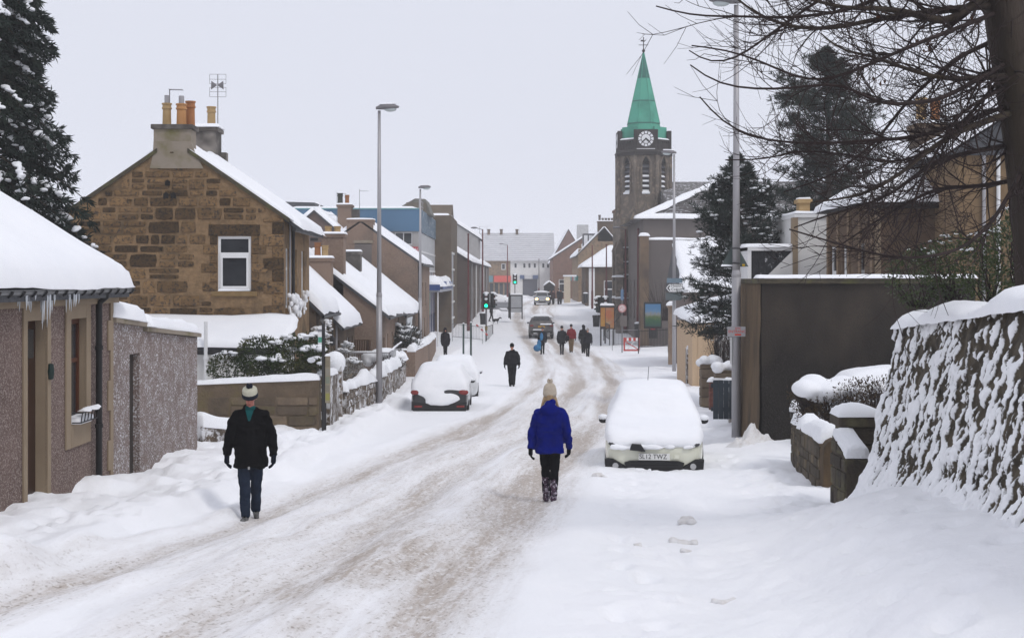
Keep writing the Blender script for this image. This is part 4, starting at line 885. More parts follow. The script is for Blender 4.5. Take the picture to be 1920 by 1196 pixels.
def face_stones(root, segs, h, th, mat, seed, proud=.022, hs=(.13, .24), ws=(.18, .46), side=1, zlo=-.15, n_max=120):
    """rubble stones laid along one face of a wall run, each its own mesh; segs are world plan points with tops"""
    r = random.Random(seed); p0 = root.location; n = 0
    for k in range(len(segs) - 1):
        a, b = Vector(segs[k]) - p0, Vector(segs[k + 1]) - p0; d = Vector((b.x - a.x, b.y - a.y, 0)); L = d.length; d.normalize(); nrm = Vector((d.y, -d.x, 0)) * side
        T = Matrix(((d.x, nrm.x, 0, a.x), (d.y, nrm.y, 0, a.y), (0, 0, 1, 0), (0, 0, 0, 1))); z = zlo
        while z < h:
            hh = r.uniform(*hs); x = r.uniform(-.1, 0)
            while x < L:
                w_ = r.uniform(*ws); top = a.z + (b.z - a.z) * (x + w_ / 2) / L; z1 = min(z + hh - .012, top - .01); x0, x1 = max(0, x + .008), min(L, x + w_ - .008)
                if z1 - z > .06 and x1 - x0 > .08 and n < n_max:
                    j = lambda q: r.uniform(-q, q); c0, c1 = th / 2 - .02, th / 2 + proud * r.uniform(.5, 1.5)
                    vs = [(x0, c0, z), (x1, c0, z), (x1, c0, z1), (x0, c0, z1), (x0 + .02 + j(.012), c1, z + .015 + j(.01)), (x1 - .02 + j(.012), c1, z + .015 + j(.01)), (x1 - .02 + j(.012), c1, z1 - .015 + j(.01)), (x0 + .02 + j(.012), c1, z1 - .015 + j(.01))]
                    MB().add(vs, [(4, 5, 6, 7), (0, 1, 5, 4), (1, 2, 6, 5), (2, 3, 7, 6), (3, 0, 4, 7)], 0, T).build('stone', mat, root); n += 1
                x += w_
            z += hh
Yg = 34.5
gw = wall_run('garden_wall', 'high stone garden wall under the snowy evergreen bush', [(PX(340, Yg), Yg, PZ(722, Yg)), (PX(600, Yg), Yg, PZ(712, Yg))], 1.5, .4, pm('old_lime_wall', (.165, .12, .08), (.10, .075, .052), scale=2.2, rough=1, bump=1.6, bscale=16, stain=(.15, .12, .05), stscale=1.2), .12, 131)
r0 = gw.location
def gin(x, z): return z < 1.42
rubble(gw, gin, [], .25, PX(600, Yg) - r0.x - .02, -.1, 1.4, -.2, 17, .26, .5, .34, .95, STONEW, 90, gap=.008, proud=.016)
wall_run('garden_wall', 'return of the high garden wall running back from the bus stop pole, snow-plastered', [(PX(606, 34.9), 34.9, PZ(705, 34.9)), (PX(622, 38.4), 38.4, PZ(700, 38.4))], 1.5, .35, STONES, .16, 137)
wall_run('garden_wall', 'stub of snow-plastered stone wall between the outhouse and the walking man', [(PX(363, 29.3), 29.3, PZ(800, 29.3)), (PX(425, 30.2), 30.2, PZ(806, 30.2))], .8, .45, STONES, .24, 141)
# gate pillar with its tall snow cap
pp = P(628, 690, 39.0); pr = thing('gate_pillar', 'stone gate pillar with a tall rounded snow cap beside the bus stop pole', 'pillar', (pp.x, 39.0, 1.0))
m = MB(); m.box(-.2, .2, -.2, .2, -.6, PZ(682, 39) - 1.0); m.build('shaft', STONES, pr, bevel=.03)
m = MB(); m.ball((0, 0, PZ(682, 39) - 1.0 + .05), (.3, .3, .3), 12); m.ball((0, .0, PZ(682, 39) - 1.08), (.27, .27, .22), 12); mesh_obj('snow_cap', remesh(m, .04, 4), SNOWF, pr)
LW = [(-4.75, 39.6, PZ(735, 39.6)), (-4.45, 45.5, PZ(713, 45.5)), (-4.5, 54, PZ(690, 54)), (-4.6, 60, PZ(672, 60))]
lw = wall_run('garden_wall', 'low stone garden wall heaped with snow running past the street lamp', LW, .75, .4, STONES, .34, 151, wob=.1)
face_stones(lw, LW[:3], .75, .4, STONES, 152, n_max=130)
wall_run('garden_wall', 'cross wall with pale cope behind the railings in the front gardens', [(PX(645, 60), 60.2, PZ(657, 60)), (PX(762, 60), 60.2, PZ(657, 60))], .6, .22, HARL2, .06, 155)
wall_run('garden_wall', 'snow-topped low wall between the cottages and the woman in the dark coat', [(PX(770, 63), 63, PZ(660, 63)), (PX(800, 74), 74, PZ(643, 74)), (PX(812, 88), 88, PZ(632, 88))], .7, .35, HARL2, .3, 157)
# ================================================================ RIGHT SIDE OF THE STREET
def plastered_wall_material():
    m = bpy.data.materials.new('snow_plastered_rubble'); m.use_nodes = True; t = m.node_tree; L = t.links; b = t.nodes['Principled BSDF']
    at = _n(t, 'Attribute', attribute_name='snow'); tc = _n(t, 'TexCoord'); n1 = _n(t, 'TexNoise'); n1.inputs['Scale'].default_value = 5; n1.inputs['Detail'].default_value = 6
    n2 = _n(t, 'TexNoise'); n2.inputs['Scale'].default_value = 28; n2.inputs['Detail'].default_value = 5
    for n in (n1, n2): L.new(tc.outputs['Object'], n.inputs['Vector'])
    r = _n(t, 'ValToRGB'); r.color_ramp.elements[0].color = (.028, .024, .02, 1); r.color_ramp.elements[0].position = .3; r.color_ramp.elements[1].color = (.12, .098, .068, 1); r.color_ramp.elements[1].position = .72
    L.new(n1.outputs['Fac'], r.inputs[0])
    ad = _n(t, 'Math', operation='MULTIPLY_ADD'); L.new(n2.outputs['Fac'], ad.inputs[0]); ad.inputs[1].default_value = .7; L.new(at.outputs['Fac'], ad.inputs[2])
    mr = _n(t, 'MapRange'); mr.inputs['From Min'].default_value = .74; mr.inputs['From Max'].default_value = .96; L.new(ad.outputs[0], mr.inputs['Value'])
    mx = _n(t, 'Mix', data_type='RGBA'); L.new(mr.outputs['Result'], mx.inputs['Factor']); L.new(r.outputs[0], mx.inputs['A']); mx.inputs['B'].default_value = (.89, .895, .915, 1)
    L.new(mx.outputs['Result'], b.inputs['Base Color']); b.inputs['Roughness'].default_value = .85; b.inputs['Specular IOR Level'].default_value = .25
    bp = _n(t, 'Bump'); bp.inputs['Strength'].default_value = .5; bp.inputs['Distance'].default_value = .02; L.new(n2.outputs['Fac'], bp.inputs['Height']); L.new(bp.outputs[0], b.inputs['Normal'])
    return m
def near_right_wall():
    Y0, Y1 = 7.0, 18.0
    root = thing('stone_wall', 'tall leaning stone wall plastered with driven snow, right foreground', 'wall', (4.3, 18, 2.0))
    nt_, ns = 640, 150
    t = np.linspace(0, 1, nt_); s = np.linspace(0, 1, ns); T, Sg = np.meshgrid(t, s, indexing='ij')
    Y = Y0 + (Y1 - Y0) * T
    xf = 4.3 - .12 * (18 - Y); xt = 4.87 - .12 * (18 - Y); zt = np.interp(Y, [7, 11.5, 18], [5.08, 4.78, 4.42]); zf = CZ - DROP(Y) - .35
    X = xf + (xt - xf) * Sg; Z = zf + (zt - zf) * Sg
    hh = (Z - (CZ - DROP(Y))); al = (18 - Y)
    # driven snow in slanting tongues, thick at the foot, thin under the cope
    a = al * 1.0 - hh * .38
    n1 = fbm(a * 11.5, hh * 5.6 + 5, 4, 201); n2 = fbm(al * 1.0, hh * 1.1, 3, 205); n3 = fbm(a * 27.0, hh * 11.0, 3, 209)
    lvl = .22 + 1.6 * n1 + .5 * n2 + .95 * n3 + 1.1 * sst(1.05, .35, hh) + .10 * sst(1.9, .8, hh) - .42 * sst(1.85, 2.05, hh) * sst(14.5, 12, Y)
    lvl += .5 * sst(.28, .0, al)
    sn = np.clip(lvl, 0, 1); sn = sn * sn * (3 - 2 * sn)
    # rubble relief under it
    st = .035 * np.abs(fbm(al * 2.6, hh * 4.2, 3, 213)) + .02 * fbm(al * 9, hh * 9, 2, 215)
    disp = st * 1.6 + sn * (.055 + .03 * fbm(al * 5, hh * 4, 3, 219)) + .16 * sst(.9, .1, hh)
    X = X - disp * .97; Z = Z + disp * .15
    V = np.stack([X - 4.3, Y - 18, Z - 2.0], -1).reshape(-1, 3)
    idx = np.arange(nt_ * ns).reshape(nt_, ns); q = np.stack([idx[:-1, :-1], idx[:-1, 1:], idx[1:, 1:], idx[1:, :-1]], -1).reshape(-1, 4)
    mb = MB(); mb.v = [Vector(p) for p in V]; mb.f = [tuple(p) for p in q]; mb.m = [0] * len(q)
    # end face and back
    e = [tuple(V[idx[-1, j]]) for j in range(0, ns, 8)] + [tuple(V[idx[-1, -1]])]
    bk = [(x + .0, .001, z) for x, y_, z in e]
    n0 = len(mb.v); 
    for x, y_, z in e: mb.v += [Vector((x, 0, z)), Vector((max(x, .55) + .5, .12, z))]
    for j in range(len(e) - 1): mb.f.append((n0 + 2 * j, n0 + 2 * j + 1, n0 + 2 * j + 3, n0 + 2 * j + 2)); mb.m.append(0)
    top = [V[idx[i, -1]] for i in range(nt_)]; n1_ = len(mb.v)
    for p in top: mb.v += [Vector(p), Vector((p[0] + .5, p[1], p[2])), Vector((p[0] + .5, p[1], p[2] - 2.8))]
    for i in range(nt_ - 1): mb.f += [(n1_ + 3 * i, n1_ + 3 * i + 3, n1_ + 3 * i + 4, n1_ + 3 * i + 1), (n1_ + 3 * i + 1, n1_ + 3 * i + 4, n1_ + 3 * i + 5, n1_ + 3 * i + 2)]; mb.m += [0, 0]
    o = mb.build('masonry', plastered_wall_material(), root, smooth=True)
    at = o.data.attributes.new('snow', 'FLOAT', 'POINT'); v = np.zeros(len(o.data.vertices), np.float32); v[:nt_ * ns] = sn.ravel(); at.data.foreach_set('value', v)
    # deep cope of snow
    n = 120; w_ = 15; ys = np.linspace(Y0, Y1 + .05, n); pts = []
    for y in ys:
        xt_ = 4.87 - .12 * (18 - y) - 4.3; z = float(np.interp(y, [7, 11.5, 18], [5.08, 4.78, 4.42])) - 2.0
        h = .15 + .13 * float(fbm(y * .75, 3.0, 3, 231)) + .10 * float(vn(y * .9, 1.0, 233)); h = max(.09, h); en = min(1, math.sqrt(max(0, (Y1 + .05 - y) / .3)))
        for j in range(w_):
            a = math.pi * j / (w_ - 1); ex = .36 + .06 * float(fbm(y * 1.7, j * .2, 2, 235))
            pts.append((xt_ + .24 - math.cos(a) * ex, y - 18, z - .04 + (h * en + .03) * (math.sin(a) ** .8) + .012 * float(fbm(y * 5, j * .7, 2, 237))))
    MB().grid(pts, n, w_).build('snow_cope', SNOW, root, smooth=True)
    MB().box(.95, 5.0, -.25, .1, -.8, 2.2).build('return_wall', STONES, root)
near_right_wall()

def gate_group():
    # gate pier against the wall end
    Yp = 19.4; p = P(1604, 900, Yp); zb = g(p.x, Yp) - .3
    root = thing('gate_pier', 'dark stone gate pier with flat cope and snow, next to the plastered wall', 'pillar', (p.x, Yp, zb))
    zt = PZ(797, Yp) - zb; w_ = .235
    z = 0; k = 0
    for h in (.42, .3, .38, .5):
        t = min(zt, z + h - .012)
        if t > z: MB().box(-w_ + .01 * (k % 2), w_, -w_, w_, z, t).build('stone', pm('pier_stone', (.075, .06, .045), (.045, .037, .03), scale=3, rough=.95, bump=1.3, bscale=20, rnd=.25, stain=(.12, .11, .06), stscale=2), root, bevel=.02)
        z += h; k += 1
    MB().box(-w_ + .03, w_ - .03, -w_ + .03, w_ - .03, 0, zt).build('core', DARKW, root)
    MB().box(-.29, .29, -.29, .29, zt, zt + .13).build('cope', pm('pier_stone', (.1, .1, .1)), root, bevel=.025)
    snow_slab((-.3, -.3, zt + .13), (.3, -.3, zt + .13), (.3, .3, zt + .13), (-.3, .3, zt + .13), .15, .06, 241, er=.3, wob=.02, parent=root)
    # short wing wall sweeping to the pavement edge
    WW = [(PX(1588, 18.9), 19.15, PZ(815, 19.1)), (PX(1612, 18.3), 18.35, PZ(862, 18.35))]
    ww = wall_run('wing_wall', 'short dark wing wall with sloping snow cope in front of the gate pier', WW, .65, .3, pm('pier_stone', (.1, .1, .1)), .12, 245)
    face_stones(ww, WW, .8, .3, pm('pier_stone', (.1, .1, .1)), 246, hs=(.15, .26), ws=(.22, .4), zlo=-.5, side=1)
    # drive wall opposite, rounded cope
    DW = [(PX(1560, 21.6), 21.6, PZ(832, 21.6)), (PX(1520, 23.6), 23.6, PZ(806, 23.6)), (PX(1503, 26.3), 26.3, PZ(786, 26.3))]
    w2 = wall_run('drive_wall', 'low stone drive wall with rounded cope and thick snow, across the gateway', DW, .7, .34, pm('drive_wall_stone', (.10, .08, .058), (.06, .05, .038), scale=4, rough=.95, bump=1.4, bscale=16, rnd=.2, stain=(.17, .13, .075), stscale=1.5), .2, 251)
    face_stones(w2, DW, .7, .34, pm('drive_wall_stone', (.1, .08, .06)), 252, side=-1, zlo=-.3)
    e = MB(); e.lathe([(.2, 0), (.2, .4)], 14, T=Matrix.Translation((.02, -.24, .6)) @ Matrix.Rotation(R(-90), 4, 'X')); e.build('end_cope_stone', OCHRE, w2, bevel=.02)
    MB().box(-.18, .22, -.25, .15, -.7, .6).build('end_stone', OCHRE, w2, bevel=.03)
    # black marker post with snow cap
    p = P(1490, 830, 27.0); b = thing('bollard', 'black post with a pointed snow cap by the dark harled wall', 'bollard', (p.x, 27, p.z - .15))
    MB().lathe([(.055, 0), (.055, .62), (.09, .64), (.09, .74)], 12).build('post', BLACKP, b, smooth=False)
    m = MB(); m.lathe([(.1, .735), (.105, .8), (.06, .93), (.01, .96)], 12); m.build('snow_cap', SNOWF, b, smooth=True)
gate_group()

def dark_wall():
    Yw = 31.0; x0 = PX(1428, Yw); zb = 1.1
    root = thing('harled_wall', 'tall black-stained harled end wall with ochre stone edge and snowy cope', 'wall', (x0, Yw, zb))
    zt = PZ(532, Yw) - zb; W = 4.6; D = 2.6; m = MB(); n = 26; k = 20
    pts = []
    for i in range(n + 1):
        for j in range(k + 1):
            x = W * i / n; z = -.3 + (zt + .3) * j / k; pts.append((x, .03 * float(fbm(x * 1.3, z * 1.3, 3, 261)), z))
    m.grid(pts, n + 1, k + 1); m.f = [f[::-1] if False else f for f in m.f]
    m.box(0.03, W, .08, D, -.3, zt); m.build('wall', DARKW, root, smooth=True)
    e = MB(); pts = []
    for j in range(k + 1):
        z = -.3 + (zt + .3) * j / k; fl = .16 * max(0, 1 - z / zt) ** 1.5
        for i in range(9):
            y = D * i / 8; pts.append((-.03 - fl * (.3 + .7 * i / 8) - .03 * float(fbm(y * 2, z * 2, 3, 265)), y - (.0 if i else .02), z))
    e.grid(pts, k + 1, 9); e.build('side_face', OCHRE, root, smooth=True)
    MB().box(-.08, W, -.07, D, zt, zt + .11).build('cope', pm('mossy_skew', (.085, .07, .045)), root, bevel=.015)
    snow_slab((-.08, -.08, zt + .11), (W, -.08, zt + .11), (W, .5, zt + .11), (-.08, .5, zt + .11), .07, .1, 267, parent=root)
    q = MB(); q.box(.0, .55, -.09, .03, -.3, .28); q.build('foot_stone', pm('pier_stone', (.1, .1, .1)), root, bevel=.05)
    # shovelled heap at its corner
    h = MB(); r = random.Random(6); c = P(1405, 815, 30.6)
    n = 30; pts = []
    for a_ in range(n):
        for b_ in range(n):
            u, v = (a_ / (n - 1) - .5) * 2, (b_ / (n - 1) - .5) * 2; rr_ = math.hypot(u * 1.0, v) ; hgt = max(0, 1 - rr_ ** 1.6)
            xx, yy = c.x + .05 + u * .62, 30.7 + v * .55
            pts.append((xx, yy, g(xx, yy) - .06 + hgt * (.30 + .42 * float(fbm(u * 3.1, v * 3.1, 4, 71))) + .05 * float(vn(u * 6, v * 6, 73)) * hgt))
    h.grid(pts, n, n); h.build('snow_heap', pm('dirty_snow', (.84, .835, .84), (.68, .65, .63), scale=9, rough=.9, bump=1, bscale=30), None, smooth=True, label='shovelled snow heap at the foot of the lamp post by the dark wall', cat='snow heap')
dark_wall()

def right_gardens():
    for (px, Yp, wpx, ytop, lab, sd) in ((1357, 42.0, 34, 694, 'stone gate pillar with snowy tufted cap just behind the right lamp post', 3), (1330, 46.0, 34, 682, 'stone gate pillar with big round snow cap next to the beige shed', 5)):
        x = PX(px, Yp); zb = g(x, Yp) - .3; w_ = wpx * Yp / F / 2; root = thing('gate_pillar', lab, 'pillar', (x, Yp, zb)); zt = PZ(ytop, Yp) - zb
        z = 0; k = 0
        while z < zt - .05:
            t = min(zt, z + .3 - .01); MB().box(-w_, w_, -w_, w_, z, t).build('stone', STONEW, root, bevel=.03); z += .3; k += 1
        m = MB(); r = random.Random(sd)
        for k in range(16): q = r.uniform(.35, .8) * w_; m.ball((r.uniform(-.9, .9) * w_, r.uniform(-.9, .9) * w_, zt + .02 + r.uniform(0, .15)), (q, q, q * .75), 8)
        mesh_obj('snow_cap', remesh(m, .04, 3), SNOWF, root)
    wall_run('garden_wall', 'low wall with stepped snow cope between the right lamp post and its gate pillar', [(PX(1400, 33.6), 33.6, PZ(752, 33.6)), (PX(1366, 41.3), 41.3, PZ(722, 41.3))], .7, .35, STONES, .16, 281)
    gt = thing('garden_gate', 'slate-blue boarded garden gate behind the right-hand lamp post', 'gate', (PX(1400, 36.5), 36.5, g(5.9, 36.5)))
    for k in range(9): MB().box(-.85 + k * .135, -.85 + k * .135 + .125, -.02, .02, .1, PZ(713, 36.5) - gt.location.z).build('board', pm('slate_blue_paint', (.03, .042, .055), (.022, .032, .042), rough=.6), gt)
    for z in (.3, .9): MB().box(-.9, .4, .02, .06, z, z + .1).build('rail', pm('slate_blue_paint', (.03, .042, .055)), gt)
    snow_slab((-.9, -.03, PZ(713, 36.5) - gt.location.z), (.4, -.03, PZ(713, 36.5) - gt.location.z), (.4, .04, PZ(713, 36.5) - gt.location.z), (-.9, .04, PZ(713, 36.5) - gt.location.z), .04, .05, 5, parent=gt)
    # brick gate post, red
    bp = thing('brick_post', 'short red brick post between the two snowy gate pillars on the right', 'pillar', (PX(1342, 44), 44, g(6.3, 44) - .2))
    z = 0
    while z < 1.0:
        for k in range(2): MB().box(-.2 + k * .205, -.005 + k * .205, -.11, .11, z, z + .075).build('brick', pm('red_brick', (.16, .06, .045), (.11, .04, .03), rnd=.25, rough=.9), bp)
        z += .088
    snow_slab((-.22, -.13, 1.06), (.22, -.13, 1.06), (.22, .13, 1.06), (-.22, .13, 1.06), .12, .05, 9, parent=bp)
    # beige shed with the snow roof, white gable with black drainpipe
    Ys = 57.5; x0 = PX(1298, Ys); zb = g(x0, Ys) - .2; sh = thing('shed', 'beige boarded shed with a snow roof behind the right gate pillars', 'shed', (x0, Ys, zb))
    zt = PZ(606, Ys) - zb; BG = pm('beige_boarding', (.52, .38, .25), (.46, .33, .21), scale=2, rough=.85, stretch=(4, 4, .4))
    for k in range(4): MB().box(k * .22, k * .22 + .21, 0, .04, -.3, zt + .0).build('board', BG, sh)
    MB().box(0.02, .86, .041, 5.5, -.3, zt - .02).build('wall', BG, sh)
    m = MB(); m.add([(-.12, -.15, zt), (2.2, -.15, zt + .05), (3.2, 5.6, zt + 1.1), (-.1, 5.6, zt + .25)], [(0, 1, 2, 3)]); m.build('roof', SLATE, sh)
    snow_slab((-.14, -.16, zt), (2.25, -.16, zt + .05), (3.2, 5.6, zt + 1.2), (-.12, 5.6, zt + .25), .2, .15, 291, wob=.12, parent=sh)
    Yg_ = 58.5; x1 = PX(1348, Yg_); zb = g(x1, Yg_); c = thing('white_cottage', 'small white gable with snowy skew and black drainpipe beside the dark wall', 'house', (x1, Yg_, zb))
    ze, zr = PZ(640, Yg_) - zb, PZ(562, Yg_) - zb
    m = MB(); gable_wall(m, 0, 2.2, 4.4, 0, 5, -.4, ze, ze + 2.2 * .95, side='l'); m.build('wall', WHITEW, c)
    gable_roof(c, 0, 2.2, 4.4, 0, 5, ze, ze + 2.2 * .95, snow=.2, over=.2, seed=293)
    MB().tube([(.2, -.06, ze), (.2, -.06, 0)], .04, 8).build('downpipe', BLACKP, c)
right_gardens()

def right_houses():
    # white gable, slated dormer, and brown stone house beyond the dark wall
    Yh = 38.0; x0 = PX(1640, Yh); zb = 1.8
    root = thing('stone_house', 'brown stone house with snowy hipped roof seen through the bare branches', 'house', (x0, Yh, zb))
    ze = PZ(382, Yh) - zb; W = 5.6; D = 5.8
    holes = [(D - 5.3, 1.9, D - 4.5, 4.2), (D - 3.7, 1.9, D - 2.9, 4.2), (D - 1.9, 1.9, D - 1.1, 4.2)]
    m = MB(); m.panel((0, D, -1), -Y_, Z_, D, ze + 1, [(a, b + 1, c, d + 1) for a, b, c, d in holes], .15); m.panel((0, 0, -1), X_, Z_, W, ze + 1, [], .1); m.box(.2, W, .05, D, -1, ze - .01)
    m.build('wall', pm('brown_stone_wall', (.13, .085, .055), (.09, .06, .04), scale=1.6, rough=.95, bump=1.2, bscale=14, stain=(.17, .12, .07), stscale=.8), root)
    for q in holes: window(root, (0, D, 0), -Y_, Z_, q, .12, .09, sill=STONED)
    for k in range(5): MB().box(-.05, -.001, .1 + k * 1.32, .32 + k * 1.32, -1, ze - .1).build('pilaster', pm('tan_stone_strip', (.24, .17, .11), (.18, .125, .08), rough=.9, scale=3), root)
    MB().box(.0, .16, -.03, .03, -1, ze - .1).build('corner_margin', TAN, root)
    zr = PZ(288, 41) - zb; o = .3
    m = MB(); m.add([(-o, -o, ze), (W, -o, ze), (W, D + o, ze), (-o, D + o, ze), (1.9, D / 2, zr), (W, D / 2, zr)], [(0, 1, 5, 4), (3, 0, 4), (2, 3, 4, 5), (0, 3, 2, 1), (1, 2, 5)]); m.build('roof', SLATE, root)
    snow_slab((-o - .05, -o - .08, ze + .02), (W, -o - .08, ze + .02), (W, D / 2, zr + .03), (1.9, D / 2, zr + .03), .14, .25, 301, parent=root, name='roof_snow', wob=.04)
    snow_slab((-o - .08, D + o, ze + .02), (-o - .08, -o - .05, ze + .02), (1.95, D / 2 - .05, zr + .03), (1.95, D / 2 + .05, zr + .03), .14, .25, 303, parent=root, name='roof_snow', wob=.04)
    MB().tube([(-o, -o - .02, ze - .08), (W, -o - .02, ze - .08)], .06, 8).build('gutter', BLACKP, root)
    for k, yy in enumerate((2.0,)): MB().box(2.3, 3.0, .9, 1.3, (ze + zr) / 2 - .05, (ze + zr) / 2 + .12).build('rooflight', GALV, root)
    c0, c1 = PX(1716, 40.5) - x0, PX(1765, 40.5) - x0
    chimney(root, c0, c1, 2.2, 3.1, ze + .8, PZ(242, 40.5) - zb, STONED, [(c0 + .2, 2.6, .75, .15, BUFF, False), (c1 - .15, 2.6, .7, .14, TERRA, False)], seed=307)
    # taller wing to the right
    Yt = 36.0; x1 = PX(1797, Yt); t = thing('stone_house', 'taller tan stone house with drainpipes behind the big tree trunk', 'house', (x1, Yt, zb))
    zt = PZ(288, Yt) - zb; m = MB(); m.panel((0, 0, -1), X_, Z_, 7, zt + 1, [(1.35, 2.6, 2.2, 4.6), (3.4, 2.6, 4.3, 4.6)], .15); m.panel((0, 6, -1), -Y_, Z_, 6, zt + 1, [], .1); m.box(.2, 7, .3, 6, -1, zt - .02)
    m.build('wall', pm('tan_stone_wall', (.23, .155, .085), (.165, .11, .062), scale=1.4, rough=.95, bump=1.2, bscale=14), t)
    for q in ((1.35, 1.6, 2.2, 3.6), (3.4, 1.6, 4.3, 3.6)): window(t, (0, 0, 0), X_, Z_, q, .12, .08, sill=TAN)
    for xx in (.62, .98): MB().tube([(xx, -.06, zt), (xx, -.06, -1)], .05, 8).build('downpipe', WPAINT if xx > .9 else GALV, t)
    m = MB(); m.prism([(-.3, zt - .05), (3.5, zt + 2.4), (7.3, zt - .05)], -.2, 6.2); m.build('roof', SLATE, t)
    snow_slab((-.35, -.25, zt), (-.35, 6.2, zt), (3.5, 6.2, zt + 2.45), (3.5, -.25, zt + 2.45), .18, .25, 311, parent=t, name='roof_snow')
    # white house with slated dormer
    Yw = 45.0; x2 = PX(1492, Yw); h = thing('white_house', 'white harled house end with black slated dormer above the dark wall', 'house', (x2, Yw, zb))
    zt = PZ(408, Yw) - zb; W2 = PX(1553, Yw) - x2 + .3
    m = MB(); m.box(0, W2, 0, 4, -1, zt); m.prism([(-1.0, PZ(525, Yw) - zb), (0, PZ(525, Yw) - zb), (0, PZ(466, Yw) - zb)], 0, .3); m.build('wall', WHITEW, h)
    MB().box(-.05, W2, -.06, 4, zt, zt + .12).build('cope', WPAINT, h); snow_slab((-.06, -.08, zt + .12), (W2, -.08, zt + .12), (W2, 4, zt + .12), (-.06, 4, zt + .12), .07, .1, 315, er=.05, wob=.02, parent=h); MB().box(-.1, .06, -.05, .3, -1, zt).build('corner_quoins', TAN, h)
    chimney(h, PX(1511, Yw) - x2, PX(1531, Yw) - x2, 1.0, 1.5, zt, PZ(378, Yw) - zb, BUFF, [], seed=317, cap=BUFF, snow=.05)
    a, b = PX(1410, Yw) - x2, -.02; z0, z1 = PZ(540, Yw) - zb, PZ(470, Yw) - zb
    d = MB().box(a, b, .2, 2.4, z0 - 1.0, z1).build('dormer', pm('black_slate_hanging', (.012, .013, .016), (.02, .021, .025), scale=8, rough=.6, bump=.8, bscale=14, snow=.03, sscale=5), h)
    for k in range(6):
        for jx in range(7): MB().box(a + .05 + jx * .195, a + .235 + jx * .195, .165, .2, z0 + .1 + k * .17, z0 + .26 + k * .17).build('slate', pm('black_slate_hanging', (.012, .013, .016)), d)
    MB().box(a - .12, a, .12, 2.4, z0 - .25, z1 + .1).build('dormer_post', WPAINT, h); MB().box(a - .12, b, .1, 2.5, z1, z1 + .1).build('dormer_trim', WPAINT, h)
    snow_slab((a - .16, .05, z1 + .1), (b, .05, z1 + .1), (b, 2.5, z1 + .1), (a - .16, 2.5, z1 + .1), .12, .12, 319, parent=h)
right_houses()

